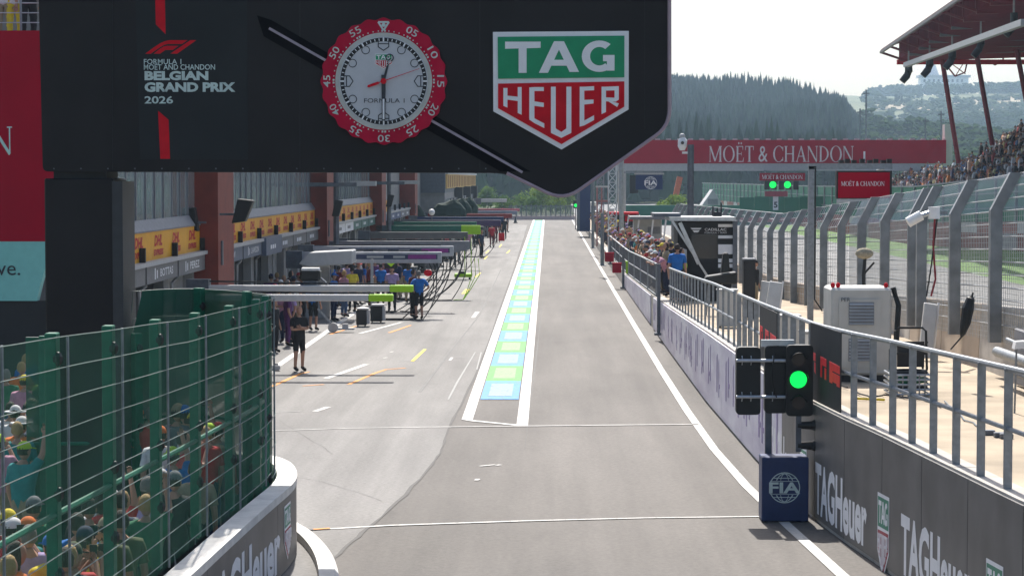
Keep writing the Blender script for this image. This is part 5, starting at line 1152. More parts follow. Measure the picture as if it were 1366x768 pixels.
for y in (249, 268): MB().beam((at(795, 0, 155).x, 155, at(0, y, 155).z), (at(814, 0, 155).x, 155, at(0, y, 155).z), .12).build('beam', m_pale if y < 260 else MATS['rust_pink'], t)
D = 96; x = at(921, 300, D).x; t = thing('camera_pole', 'thick grey pole with a white swivel camera on top', 'pole', (x, D, dkz(D)))
MB().tube([(x, D, dkz(D)), (x, D, at(921, 193, D).z)], .14, 12).build('shaft', m_dsteel, t, smooth=True)
c = at(910, 190, D); cm_ = MB().tube([(c.x, D, at(0, 201, D).z), (c.x, D, at(0, 196, D).z), (c.x + .02, D, at(0, 188, D).z), (c.x - .02, D, at(0, 184, D).z)], [.10, .19, .20, .12], 14).build('camera_body', m_white, t, smooth=True)
MB().ell((c.x, D, at(0, 182, D).z), .13, .13, .12, 12, 8).build('lens_head', m_lgrey, t); MB().beam((c.x, D, at(0, 204, D).z), (x, D, at(0, 204, D).z), .09).build('arm', m_white, t); MB().tube([(c.x, D - .1, at(0, 191, D).z), (c.x, D - .24, at(0, 191, D).z)], .07, 10).build('lens', m_lens, t)
# near grey frame carrying the crimson screen
D = 58; t = thing('screen_frame', 'grey square frame carrying a row of black lamps and the crimson screen', 'frame', (at(1081, 400, D).x, D, dkz(D)))
fz = at(0, 222, D).z; xa, xb = at(1081, 400, D).x, at(1190, 222, D).x
MB().beam((xa, D, dkz(D)), (xa, D, fz), .15).build('post', m_steel, t); MB().beam((xa - .07, D, fz), (xb, D, fz), .15).build('cross_beam', m_steel, t); MB().tube([(xb - .05, D, fz), (xb - .05, D + 2.2, fz - .1)], .04, 6).build('tie', m_steel, t)
MB().tube([(xa + .1, D - .08, fz), (xa + .1, D - .08, dkz(D) + .6), (xa + .3, D - .08, dkz(D) + .3)], .02, 6).build('cable', m_rubber, t)
for i, px in enumerate((1122, 1130, 1139, 1150, 1160, 1168, 1178, 1186)): c = at(px, 216, D); MB().box(c.x - .06, c.x + .06, D - .1, D + .1, fz + .08, fz + .16 + .03 * (i % 2)).build('lamp', m_rubber, t)
MB().tube([at(1153, 217, D), at(1153, 202, D)], .025, 6).build('aerial', m_white, t)
sc = thing('crimson_screen', 'crimson champagne screen hanging under the grey frame', 'screen', at(1152, 265, D)); a, b = at(1118, 264, D), at(1187, 230, D)
MB().box(a.x - .04, b.x + .06, D + .02, D + .3, a.z - .02, b.z + .04).build('casing', m_rubber, sc); MB().box(a.x, b.x, D - .01, D + .019, a.z, b.z).build('face', m_moet, sc)
tx = MB(); put_serif(tx, 'MOËT & CHANDON', lambda u, v, d: (u, D - .014 - d, v), at(1124, 0, D).x, at(1182, 0, D).x, at(0, 248, D).z, at(0, 242, D).z); tx.build('lettering', m_print, sc)
MB().hexa([(at(1118, 0, D).x, D - .02, at(0, 271, D).z), (at(1150, 0, D).x, D - .02, at(0, 268, D).z), (at(1150, 0, D).x, D + .02, at(0, 268, D).z), (at(1118, 0, D).x, D + .02, at(0, 271, D).z), (at(1118, 0, D).x, D - .02, a.z - .03), (at(1187, 0, D).x, D - .02, a.z - .03), (at(1187, 0, D).x, D + .02, a.z - .03), (at(1118, 0, D).x, D + .02, a.z - .03)]).build('lower_edge', m_lgrey, sc)

# ================================================================== FAR SIDE OF THE TRACK: WALLS, STAND, ROOF
fz_ = lambda D: dz(D)
t = thing('spectator_wall', 'low reddish trackside wall with a green mesh fence on top across the track', 'wall', (27, 130, 0))
DD = list(range(70, 400, 6)); m_rw = mat('dusty_red_wall', (.20, .07, .06), .8, var=.3, scale=.4); m_sg = screenmat('green_stand_mesh', (.012, .17, .095), .9)
for i, (a, b) in enumerate(zip(DD, DD[1:])):
    def hx(x0, x1, za, zb, z2a, z2b): return MB().hexa([(x0, a + .03, za), (x1, a + .03, za), (x1, b - .03, zb), (x0, b - .03, zb), (x0, a + .03, z2a), (x1, a + .03, z2a), (x1, b - .03, z2b), (x0, b - .03, z2b)])
    A, B = fz_(a), fz_(b)
    hx(27, 27.4, .0, .0, 2.1 + A, 2.1 + B).build('wall_panel', m_rw if i % 5 else m_mgrey, t)
    hx(27, 27.25, 2.1 + A, 2.1 + B, 2.75 + A, 2.75 + B).build('red_board', mat('faded_brick_board', (.26, .09, .08), .7, var=.2, scale=.5) if i % 3 else m_lgrey, t)
    hx(27.02, 27.05, 2.8 + A, 2.8 + B, 5.4 + A, 5.4 + B).build('mesh_panel', m_sg, t)
    MB().beam((26.95, a, 2.7 + A), (26.95, a, 5.5 + A), .14).build('post', m_steel, t)
    for z in (3.6, 4.5, 5.4): MB().beam((26.93, a, z + A), (26.93, b, z + B), .05 if z < 5 else .10).build('rail', m_steel, t)
# grandstand tiers
GS = thing('grandstand', 'packed open grandstand under a swept crimson roof at the right edge', 'grandstand', (31, 150, 0))
NR = 22
for k in range(NR):
    x = 28.2 + k * .80; z = 4.35 + k * .56
    MB().box(x, x + .84, 60, 166.5 - k * .0, z - 1.2 if k else 0, z).build('tier', m_conc if k % 2 else m_mgrey, GS)
MB().box(46, 47, 60, 167, 0, 17).build('back_wall', m_redsteel, GS)
# lower far stand beyond
t = thing('far_stand', 'small low stand of people beyond the big grandstand, left of it', 'grandstand', (28, 205, 0))
for k in range(6): MB().box(28.0 + k * .9, 28.94 + k * .9, 172, 204, 0, 2.9 + k * .5).build('tier', m_mgrey, t)
def crowd(name, pts, lab, grp=None):
    rs = np.random.RandomState(4); vs = []; fs = []; mi = []
    cols = [(.5, .5, .5), (.30, .03, .03), (.04, .05, .12), (.45, .35, .28), (.02, .02, .02), (.55, .20, .05), (.10, .18, .32), (.16, .16, .17), (.45, .42, .2), (.28, .18, .16)]
    mats = [mat('crowd_cloth_%s' % w, c, .8) for w, c in zip('white red navy sand black orange blue grey straw brown'.split(), cols)] + [mat('crowd_skin', (.36, .20, .14), .7), mat('crowd_hair', (.04, .025, .02), .8), mat('crowd_cap', (.5, .5, .5), .7)]
    def put(poly_v, poly_f, m):
        o = len(vs); vs.extend(poly_v); fs.extend([tuple(i + o for i in f) for f in poly_f]); mi.extend([m] * len(poly_f))
    for (x, y, z) in pts:
        x += rs.uniform(-.12, .12); y += rs.uniform(-.1, .1); h = rs.uniform(.72, .98) + (.5 if rs.rand() < .25 else 0); c = rs.randint(0, 10); c = c if rs.rand() > .3 else 4
        w = rs.uniform(.19, .26); d = .13
        B = [(x - d * 1.3, y - w * .8, z), (x + d, y - w * .8, z), (x + d, y + w * .8, z), (x - d * 1.3, y + w * .8, z), (x - d, y - w, z + h * .62), (x + d, y - w, z + h * .62), (x + d, y + w, z + h * .62), (x - d, y + w, z + h * .62), (x - .06, y - .07, z + h * .74), (x + .06, y - .07, z + h * .74), (x + .06, y + .07, z + h * .74), (x - .06, y + .07, z + h * .74)]
        put(B, [(0, 1, 5, 4), (1, 2, 6, 5), (2, 3, 7, 6), (3, 0, 4, 7), (4, 5, 9, 8), (5, 6, 10, 9), (6, 7, 11, 10), (7, 4, 8, 11), (8, 9, 10, 11)], c)
        r = .11; zc = z + h * .74 + .12
        ringv = [(x + r * math.cos(t_) * .95, y + r * math.sin(t_) * .85, zc) for t_ in np.arange(6) * math.pi / 3]
        o = len(vs); vs.extend(ringv + [(x, y, zc + .14), (x, y, zc - .15)])
        up = 11 if rs.rand() < .6 else 12 if rs.rand() < .5 else c
        for i in range(6): fs.append((o + i, o + (i + 1) % 6, o + 6)); mi.append(up); fs.append((o + (i + 1) % 6, o + i, o + 7)); mi.append(10)
        if rs.rand() < .3:   # raised forearm
            s_ = 1 if rs.rand() < .5 else -1
            put([(x - .1, y + s_ * w, z + h * .55), (x - .02, y + s_ * w, z + h * .55), (x - .28, y + s_ * w * .8, z + h * .8), (x - .2, y + s_ * w * .7, z + h * .83)], [(0, 1, 3, 2)], 10)
    me = bpy.data.meshes.new(name); me.from_pydata(vs, [], fs)
    for m in mats: me.materials.append(m)
    me.polygons.foreach_set('material_index', mi); o = bpy.data.objects.new(name, me); COL.objects.link(o)
    tag(o, lab, 'crowd', kind='stuff'); return o
pts = []
rs = np.random.RandomState(1)
for k in range(NR):
    y = 84.0
    while y < 166:
        if rs.rand() < .93: pts.append((28.62 + k * .8, y, 4.35 + k * .56))
        y += .52
crowd('grandstand_crowd', pts, 'dense crowd of seated spectators filling the big grandstand')
pts = [(28.5 + k * .9, y, 2.9 + k * .5) for k in range(6) for y in np.arange(172, 204, .6) if rs.rand() < .85]
crowd('far_crowd', pts, 'small sunlit crowd on the low stand beyond the grandstand')
# swept roof
rf = thing('stand_roof', 'crimson cantilever grandstand roof with trusses and hanging lamps, top right', 'roof', (30, 166, 0))
RY = 166.0
ex, ez = at(1175, 70, RY).x, at(1175, 70, RY).z
XE = 46
def rz(x, y): return ez + (x - ex) * .02 + (RY - y) * .045
m_ru = mat('crimson_roof_sheet', (.15, .012, .025), .9, spec=.05, var=.25, scale=.6, stretch=(1, 6, 1)); 
i = 0; x = ex
pr = [(ex, 0.0, .12), (ex + 1.4, -.5, .65), (ex + 3.2, -.75, 1.0), (XE, -.2, 3.2)]
def rs_(pi, y): a = pr[pi]; return (a[0], y, rz(a[0], y) + a[1]), (a[0], y, rz(a[0], y) + a[2])
ysr = [RY - 4.2 * i for i in range(24)]
for a, b in zip(ysr, ysr[1:]):
    for j in range(3):
        (l0, h0), (l1, h1) = rs_(j, a), rs_(j + 1, a); (l2, h2), (l3, h3) = rs_(j, b), rs_(j + 1, b)
        if j == 0: MB().hexa([h0, h1, h3, h2, *[(p[0], p[1], p[2] + .08) for p in (h0, h1, h3, h2)]]).build('roof_sheet', m_redsteel, rf)
        else: MB().hexa([l0, l1, l3, l2, h0, h1, h3, h2]).build('roof_panel', m_ru, rf)
    (l0, h0), (l1, h1) = rs_(0, a), rs_(1, a)
    MB().beam(l0, l1, .16).build('purlin', m_redsteel, rf); MB().beam(rs_(1, a)[0], rs_(1, a)[1], .14).build('purlin', m_redsteel, rf)
    l0, l3 = rs_(1, a)[0], rs_(3, a)[0]; MB().beam((l0[0], a, l0[2] - .05), (l3[0], a, l3[2] - .12), .28, .3).build('rib', m_mgrey if int(a) % 2 else m_redsteel, rf)
MB().beam((ex, RY, rz(ex, RY) - .0), (ex, ysr[-1], rz(ex, ysr[-1])), .18).build('edge_beam', mat('grey_edge_beam', (.22, .2, .2), .6), rf)
MB().box(ex + 1.2, XE, RY - .1, RY + .25, rz(ex + 3, RY) - .95, rz(ex + 3, RY) - .6).build('end_fascia', m_rprint, rf)
# raking columns
for (x0, y0, x1, y1, D) in ((1255, 80, 1279, 206, 165), (1302, 80, 1324, 182, 160), (1356, 78, 1382, 190, 155), (1412, 70, 1445, 200, 140)):
    a, b = at(x0, y0, D), at(x1, y1 + 12, D); MB().tube([a + Vector((0, 0, .6)), b], [.18, .18], 8).build('raking_column', m_redsteel, rf, smooth=True)
for x0, x1, x2 in ((1257, 1275, 1291), (1317, 1323, 1338)):
    D = 166; pts_ = [at(x0, 80, D), at((x0 + x2) / 2, 102 if x0 < 1300 else 87, D), at(x1 + 12, 97 if x0 < 1300 else 82, D), at(x2, 80, D), at(x2 + 2, 66, D)]
    for a, b in zip(pts_, pts_[1:]): MB().beam(a, b, .1).build('truss_bar', m_redsteel, rf)
    if x0 < 1300: MB().beam(at(1262, 80, D), at(1288, 99, D), .06).build('truss_bar', m_redsteel, rf); MB().beam(at(1288, 80, D), at(1275, 101, D), .06).build('truss_bar', m_redsteel, rf)
MB().beam(at(1208, 87, 158), at(1366, 30, 110), .32).build('cable_tray', m_lgrey, rf)
for i, (px, py, D) in enumerate(((1210, 93, 160), (1238, 85, 156), (1268, 74, 148), (1306, 57, 140), (1350, 28, 128))):
    c = at(px, py, D); s_ = D / 160; t = thing('hanging_lamp', ['leftmost black hanging lamp at the roof tip', 'second black hanging lamp from the roof tip', 'third black hanging lamp from the roof tip', 'fourth black hanging lamp from the roof tip', 'fifth black hanging lamp, high at the right edge'][i], 'lamp', c, 'lamps under the grandstand roof')
    MB().tube([c + Vector((.1, 0, .45)), c + Vector((.12, 0, -.1)), c + Vector((-.02, 0, -.45)), c + Vector((-.35, 0, -.85))], [.26 * s_, .28 * s_, .27 * s_, .24 * s_], 10).build('hood', m_rubber, t, smooth=True); MB().beam(c + Vector((.1, 0, .4)), c + Vector((.1, 0, 1.3)), .1).build('hanger', m_lgrey, t)

# green hoardings, church-like white tower, crane and bits beyond the gantry
t = thing('green_hoarding', 'long dark green hoarding with a pink strip below beyond the gantry', 'hoarding', (26, 222, 0)); D = 222
for i in range(12):
    x0 = at(988 + i * 20, 0, D).x; MB().box(x0, x0 + 1.44, D, D + .2, 1.3, at(0, 262 + (i % 3 == 0), D).z).build('panel', mat('hoarding_green', (.03, .16, .10), .7, var=.15, scale=.5), t)
    MB().box(x0, x0 + 1.44, D - .1, D - .01, .9, 1.35).build('pink_board', mat('dusty_pink_board', (.4, .14, .15), .7), t)
MB().box(8, 30, D + 30, D + 31, 0, 2.2).build('back_bank', MATS['hoarding_green'], t)
D = 330; c = at(951, 290, D); t = thing('pale_shed', 'pale pointed shed roof among the trees beyond the gantry', 'shed', (c.x, D, 0)); x0, x1 = at(936, 0, D).x, at(968, 0, D).x
MB().prism([(x0, 0), (x1, 0), (x1, at(0, 276, D).z), ((x0 + x1) / 2, at(0, 253, D).z), (x0, at(0, 276, D).z)], 0, 6, lambda u, v, d: (u, D + d, v)).build('wall', mat('weathered_white', (.4, .4, .4), .8, var=.2, scale=.4), t); MB().box(x0 + 1, x1 - 1, D - .05, D - .01, .2, 2.2).build('door', m_mgrey, t)
D = 280; t = thing('crane_arm', 'orange red crane arm rising behind the grey camera pole', 'crane', (at(898, 0, D).x, D, 0)); MB().beam(at(897, 282, D), at(907, 236, D), .7).build('arm', mat('crane_orange', (.5, .12, .05), .6), t); MB().beam(at(897, 282, D), (at(900, 0, D).x, D, 0), .5).build('mast', m_redsteel, t); MB().box(at(893, 0, D).x, at(902, 0, D).x, D - .5, D + .8, 0, 1.2).build('base', m_dsteel, t)
D = 260; c = at(740, 287, D)
for (px, y0, y1, D, m_, lab) in ((1148.5, 145, 195, 420, m_dsteel, 'thin dark pole on the hillside, shorter of two'), (1156.5, 120, 200, 430, m_dsteel, 'thin dark pole on the hillside, taller of two'), (1236, 157, 200, 420, m_dsteel, 'thin pole left of the stand among the trees'), (1257, 148, 190, 420, m_dsteel, 'thin pole right of its neighbour beside the stand')):
    x = at(px, 0, D).x; t = thing('thin_pole', lab, 'pole', (x, D, 0)); MB().tube([(x, D, hill(x, D)), (x, D, at(px, y0, D).z)], .16, 6).build('shaft', m_, t); MB().box(x - .6, x + .6, D - .1, D + .1, at(px, y0 + 6, D).z, at(px, y0 + 4, D).z).build('cross_arm', m_, t)
t = thing('white_building', 'long white building on the ridge seen below the roof', 'building', (0, 0, 0)); D = 2350
a, b = at(1228, 110, D), at(1292, 101, D)
MB().box(a.x, b.x, D, D + 14, a.z - 12, b.z - 2).build('wall', m_white, t); MB().box(a.x - 2, b.x + 2, D - 2, D + 16, b.z - 2, b.z + .5).build('roof', m_lgrey, t)
for i in range(9): x = a.x + 3 + i * (b.x - a.x - 6) / 9; MB().box(x, x + 2.2, D - .4, D - .05, a.z, a.z + 3).build('window', m_blackm, t)
pk = at(1246, 100, D); MB().prism([(pk.x - 12, a.z), (pk.x + 12, a.z), (pk.x + 4, pk.z + 13), (pk.x - 3, pk.z + 14)], 0, 12, lambda u, v, d: (u, D + 20 + d, v)).build('tent_roof', mat('tent_white', (.6, .6, .64), .7), t)

# ================================================================== TREES AND WOODS
def wood(name, lab, kind, spots, m_, rs):
    """one mesh of many trees: spots = (x, y, height, radius)"""
    V, Fa = [], []; off = 0
    for (x, y, h, r) in spots:
        z0 = hill(x, y)
        if kind == 'conifer':
            n = 7; lay = [(.06, 1.0), (.30, .78), (.52, .56), (.74, .32)]
            for li, (zb, rr) in enumerate(lay):
                a = np.arange(n) * 2 * math.pi / n + rs.rand() * 6; rad = r * rr * rs.uniform(.7, 1.2, n)
                top = (x + rs.uniform(-.2, .2), y, z0 + h * min(1, zb + .36 + (.02 if li == 3 else 0)))
                V += [(x + rad[i] * math.cos(a[i]), y + rad[i] * math.sin(a[i]), z0 + h * (zb + rs.uniform(-.04, .03))) for i in range(n)] + [top]
                Fa += [(off + i, off + (i + 1) % n, off + n) for i in range(n)]; off += n + 1
        else:
            for _ in range(13):
                cx, cy, cz = x + rs.uniform(-.6, .6) * r, y + rs.uniform(-.6, .6) * r, z0 + h * rs.uniform(.3, .85); q_ = r * rs.uniform(.22, .42); n = 6
                a = rs.rand() * 6; V += [(cx + q_ * math.cos(a + i * 1.05) * rs.uniform(.7, 1.3), cy + q_ * math.sin(a + i * 1.05), cz + q_ * rs.uniform(-.4, .3)) for i in range(n)] + [(cx + rs.uniform(-.3, .3) * q_, cy, cz + q_ * rs.uniform(.3, .75)), (cx, cy, cz - q_ * .8)]
                for i in range(n): Fa += [(off + i, off + (i + 1) % n, off + n), (off + (i + 1) % n, off + i, off + n + 1)]
                off += n + 2
    me = bpy.data.meshes.new(name); me.from_pydata(V, [], Fa); me.materials.append(m_); o = bpy.data.objects.new(name, me); COL.objects.link(o)
    return tag(o, lab, 'wood', kind='stuff')
rs = np.random.RandomState(8)
m_con = leafmat('conifer_needles', (.006, .028, .012), (.028, .07, .024), .05); m_dec = leafmat('broad_leaves', (.018, .045, .012), (.06, .10, .022), .03); m_scrub = leafmat('pale_scrub', (.05, .08, .02), (.11, .14, .04), .04)
sp_ = []
for _ in range(80000):
    y = 455 + rs.rand() ** .8 * 950; lim = 178 * min(1, .55 + y / 2400) + 8 * math.sin(y * .02) 
    x = rs.uniform(-60 - y * .02, lim + 20)
    px = 731 + x * 3000 / y
    if px > 1162 + 14 * math.sin(y * .013) or px < 600: continue
    if 755 < px < 850 and y > 900: continue
    eg = min(1, max(.45, (1168 - px) / 45)); sp_.append((x, y, rs.uniform(7, 16) * eg * (1 + .25 * math.sin(x * .05) * math.sin(y * .03)), rs.uniform(1.6, 3.6)))
    if len(sp_) > 17000: break
wood('conifer_wood', 'dark hazy spruce wood covering the hill behind the gantry', 'conifer', sp_, m_con, rs)
sp_ = []
for _ in range(14000):
    y = rs.uniform(560, 2300); px = rs.uniform(1150, 1500) if rs.rand() < .75 else rs.uniform(880, 960); x = (px - 731) * y / 3000
    pyg = 238 - (hill(x, y) - 5.2) * 3000 / y
    if px > 1150:
        if 128 < pyg < 165 and rs.rand() < .93: continue      # tan field strip
        if px < 1215 and pyg > 150 and rs.rand() < .8: continue
    else:
        if y < 1250: continue
    sp_.append((x, y, rs.uniform(7, 12), rs.uniform(3, 5)))
wood('mixed_wood', 'pale hazy broadleaf woods on the far slope right of the spruce hill', 'round', sp_[:5000], m_dec, rs)
sp_ = [(x, y, rs.uniform(2, 5), rs.uniform(2, 5)) for x, y in [((px - 731) * y / 3000, y) for px, y in zip(rs.uniform(1150, 1450, 2200), rs.uniform(520, 1900, 2200))]]
wood('scrub', 'light green scrub scattered over the far slope', 'round', sp_, m_scrub, rs)
sp_ = [((px - 731) * y / 3000, y, rs.uniform(12, 17), rs.uniform(5, 8)) for px, y in zip(np.concatenate([rs.uniform(1160, 1260, 60), rs.uniform(1295, 1420, 60)]), rs.uniform(2180, 2330, 120))]
wood('ridge_trees', 'dark rounded trees along the far ridge under the grandstand roof', 'round', sp_, m_dec, rs)
fl = MB(); 
for (a, b, c, d_) in ((1168, 1290, 1650, 1900),):
    vs = []; fs = []
    for j in range(13):
        y = c + (d_ - c) * j / 12
        for i in range(25): px = a + (1480 - a) * i / 24; x = (px - 731) * y / 3000; vs.append((x, y, hill(x, y) + .8))
    for j in range(12):
        for i in range(24): k = j * 25 + i; fs.append((k, k + 1, k + 26, k + 25))
    fl.add(vs, fs)
struct(fl, 'hay_field', mat('dry_field', (.30, .24, .15), .9, var=.25, scale=.03))
# individual trees with trunk, limbs and leaf clumps
def tree(x, y, h, r, lab, m_, seed, n=1500, cat='tree', slim=1.0, z0=0):
    rs = np.random.RandomState(seed); t = thing('leafy_tree', lab, cat, (x, y, z0)); th = h * .45
    MB().tube([(x, y, z0 - .1), (x + .1, y, z0 + th * .5), (x - .05, y, z0 + th), (x, y, z0 + h * .8)], [h * .022, h * .018, h * .012, .03], 7).build('trunk', mat('bark', (.09, .07, .05), .9), t)
    lm = MB(); V = []; Fa = []; off = 0
    for i in range(9):
        a = rs.rand() * 6.28; zz = z0 + h * rs.uniform(.3, .7); e = (x + r * .7 * math.cos(a), y + r * .7 * math.sin(a), zz + h * .15); MB().tube([(x, y, zz), e], [.06, .02], 5).build('limb', MATS['bark'], t)
    cl = [(x + rs.normal() * r * .42, y + rs.normal() * r * .42, z0 + h * (.22 + .72 * rs.beta(1.6, 1.5)), r * rs.uniform(.18, .38)) for _ in range(34)]
    for i in range(n):
        cx, cy, cz, q_ = cl[rs.randint(len(cl))]; k = max(.25, 1 - abs((cz - z0) / h - .5) * 1.1); d = rs.normal(size=3); d /= np.linalg.norm(d); p = np.array([x + (cx - x) * k, y + (cy - y) * k, cz]) + d * q_ * rs.uniform(.6, 1.15)
        u = rs.normal(size=3); u /= np.linalg.norm(u); v = np.cross(u, d); s_ = rs.uniform(.13, .24) * (r / 2.2) ** .5
        V += [tuple(p + u * s_), tuple(p + v * s_ * .7), tuple(p - u * s_), tuple(p - v * s_ * .7)]; Fa.append((off, off + 1, off + 2, off + 3)); off += 4
    c = MB(); c.add(V, Fa); c.build('crown', m_, t)
m_yl = leafmat('yellow_green_leaves', (.12, .20, .03), (.26, .34, .06), .5); m_gl2 = leafmat('fresh_green_leaves', (.07, .14, .03), (.16, .24, .05), .5)
for i, (px, top, D, r, m_, lab) in enumerate(((628, 258, 330, 1.5, m_gl2, 'small pale green tree at the end of the pit building'), (650, 250, 345, 2.0, m_gl2, 'pale green tree left of the lane behind the booms'), (672, 262, 325, 1.8, m_gl2, 'low green tree behind the end fence, left of the bright one'), (694, 258, 335, 2.0, m_gl2, 'mid green tree behind the end fence above the lane'), (722, 247, 325, 2.4, m_yl, 'bright yellow green tree behind the end fence'), (742, 258, 330, 2.0, m_yl, 'shorter yellow green tree right of the bright one'), (757, 254, 335, 1.7, m_yl, 'yellow green tree under the tip of the black sign'), (711, 264, 322, 1.6, m_gl2, 'low shrub like tree between the brighter ones'), (902, 262, 270, 2.2, m_yl, 'yellow green bush behind the red roofed kiosk'), (888, 268, 275, 1.7, m_yl, 'smaller yellow green bush left of the orange crane'))):
    tree(at(px, 0, D).x, D, at(px, top, D).z, r, lab, m_, 20 + i)

# ================================================================== PEOPLE
m_skin = mat('skin', (.40, .22, .15), .6, var=.08); m_hair = mat('brown_hair', (.04, .025, .018), .8, var=.3, scale=20, bump=.6, bscale=50)
PAL = dict(black=(.012, .012, .014), navy=(.01, .016, .05), blue=(.01, .12, .40), red=(.42, .02, .03), white=(.62, .62, .62), grey=(.14, .15, .16), teal=(.02, .2, .2), pink=(.45, .22, .30), lavender=(.34, .26, .46),
           yellow=(.62, .5, .03), orange=(.65, .16, .03), green=(.02, .14, .06), khaki=(.28, .23, .15), maroon=(.13, .015, .02), purple=(.10, .03, .12), denim=(.05, .09, .18), lime=(.4, .6, .03), olive=(.06, .08, .03))
def cloth(c): return mat('cloth_' + c, PAL[c], .85, var=.16, scale=9, bump=.25, bscale=14)
FC = {}
def body_meshes(pose, legs):
    """continuous skinned body plus shirt, legwear and shoes peeled off it"""
    k = (pose, legs)
    if k in FC: return FC[k]
    J = dict(pel=(0, 0, .95), spi=(0, 0, 1.13), che=(0, .0, 1.34), nek=(0, .0, 1.47), nk2=(0, -.01, 1.54))
    for s, n in ((1, 'l'), (-1, 'r')):
        J['sh' + n] = (.19 * s, .0, 1.40); J['el' + n] = (.24 * s, .03, 1.12); J['wr' + n] = (.25 * s, -.06, .87); J['ha' + n] = (.25 * s, -.09, .80)
        J['hi' + n] = (.09 * s, 0, .90); J['kn' + n] = (.105 * s, -.02, .50); J['an' + n] = (.11 * s, .02, .09); J['to' + n] = (.125 * s, -.15, .04)
    up = lambda **kw: J.update(kw)
    if pose == 'crossed': up(ell=(.25, -.05, 1.14), wrl=(-.02, -.21, 1.20), hal=(-.10, -.20, 1.22), elr=(-.25, -.05, 1.14), wrr=(.02, -.19, 1.16), har=(.09, -.19, 1.17))
    if pose == 'hips': up(ell=(.36, .10, 1.16), wrl=(.19, -.02, 1.02), hal=(.15, -.07, .99), elr=(-.36, .10, 1.16), wrr=(-.19, -.02, 1.02), har=(-.15, -.07, .99))
    if pose == 'photo': up(ell=(.22, -.20, 1.28), wrl=(.09, -.36, 1.52), hal=(.05, -.40, 1.58), elr=(-.22, -.20, 1.28), wrr=(-.09, -.36, 1.52), har=(-.05, -.40, 1.58))
    if pose == 'reach': up(elr=(-.26, -.10, 1.60), wrr=(-.22, -.18, 1.84), har=(-.21, -.20, 1.93))
    if pose == 'walk': up(knl=(.10, -.20, .52), anl=(.11, -.16, .10), tol=(.12, -.34, .06), knr=(-.10, .06, .49), anr=(-.11, .30, .14), tor=(-.12, .18, .04), ell=(.23, .14, 1.14), wrl=(.24, .10, .90), hal=(.24, .06, .83), elr=(-.23, -.08, 1.13), wrr=(-.22, -.26, .98), har=(-.21, -.32, .95))
    if pose == 'lean':
        up(pel=(0, .10, .93), spi=(0, -.0, 1.10), che=(0, -.16, 1.24), nek=(0, -.26, 1.33), nk2=(0, -.31, 1.38), shl=(.19, -.18, 1.28), shr=(-.19, -.18, 1.28), ell=(.24, -.36, 1.10), elr=(-.24, -.36, 1.10), wrl=(.10, -.50, 1.12), wrr=(-.10, -.50, 1.12), hal=(.02, -.52, 1.12), har=(-.02, -.53, 1.13), hil=(.09, .10, .88), hir=(-.09, .10, .88), knl=(.10, .06, .49), knr=(-.10, .08, .49), anl=(.11, .12, .09), anr=(-.11, .14, .09), tol=(.12, -.05, .04), tor=(-.12, -.03, .04))
    rad = dict(pel=.145, spi=.13, che=.155, nek=.065, nk2=.055)
    for n in 'lr': rad.update({'sh' + n: .068, 'el' + n: .045, 'wr' + n: .030, 'ha' + n: .030, 'hi' + n: .095, 'kn' + n: .060, 'an' + n: .042, 'to' + n: .036})
    E = [('pel', 'spi'), ('spi', 'che'), ('che', 'nek'), ('nek', 'nk2')]
    for n in 'lr': E += [('che', 'sh' + n), ('sh' + n, 'el' + n), ('el' + n, 'wr' + n), ('wr' + n, 'ha' + n), ('pel', 'hi' + n), ('hi' + n, 'kn' + n), ('kn' + n, 'an' + n), ('an' + n, 'to' + n)]
    names = list(J); me = bpy.data.meshes.new('sk'); me.from_pydata([J[n] for n in names], [(names.index(a), names.index(b)) for a, b in E], [])
    o = bpy.data.objects.new('sk', me); COL.objects.link(o); md = o.modifiers.new('s', 'SKIN'); md.use_smooth_shade = True
    for i, n in enumerate(names):
        v = me.skin_vertices[0].data[i]; r = rad[n]; v.radius = (r * 1.12, r * .85) if n in ('pel', 'spi', 'che') else (r, r); v.use_root = (n == 'pel')
    o.modifiers.new('u', 'SUBSURF').levels = 1
    bpy.context.view_layer.update(); em = bpy.data.meshes.new_from_object(o.evaluated_get(bpy.context.evaluated_depsgraph_get()))
    bpy.data.objects.remove(o); bpy.data.meshes.remove(me)
    P_ = [Vector(v.co) for v in em.vertices]; N_ = [Vector(v.normal) for v in em.vertices]; F_ = [tuple(p.vertices) for p in em.polygons]; bpy.data.meshes.remove(em)
    def near(c):
        best = None
        for a, b in E:
            A, B = Vector(J[a]), Vector(J[b]); t = max(0, min(1, (c - A).dot(B - A) / (B - A).length_squared)); d = (c - A - (B - A) * t).length - (rad[a] + rad[b]) / 2
            if best is None or d < best[0]: best = (d, a, b, t)
        return best
    sh, lg, so = [], [], []
    for f in F_:
        c = sum((P_[i] for i in f), Vector()) / len(f); _, a, b, t = near(c)
        ab = a[:2] + '>' + b[:2]
        if ab in ('pe>sp', 'sp>ch', 'ch>sh') or (ab == 'ch>ne' and t < .85) or (ab == 'sh>el' and t < .72): sh.append(f)
        if ab == 'pe>hi' or (ab == 'hi>kn' and (legs == 'long' or t < .93)) or (ab == 'kn>an' and (t < .86 if legs == 'long' else False)) or (ab == 'pe>sp' and t < .35): lg.append(f)
        if ab == 'an>to' or (ab == 'kn>an' and t > .93): so.append(f)
    def peel(fs, off, nm):
        ids = {}; V = []; Fn = []
        for f in fs:
            g = []
            for i in f:
                if i not in ids: ids[i] = len(V); w = .010 * math.sin(P_[i].z * 38 + P_[i].x * 21); V.append(P_[i] + N_[i] * (off + w * .5))
                g.append(ids[i])
            Fn.append(tuple(g))
        m = bpy.data.meshes.new(nm); m.from_pydata(V, [], Fn); m.materials.append(m_skin)
        m.polygons.foreach_set('use_smooth', [True] * len(Fn)); return m
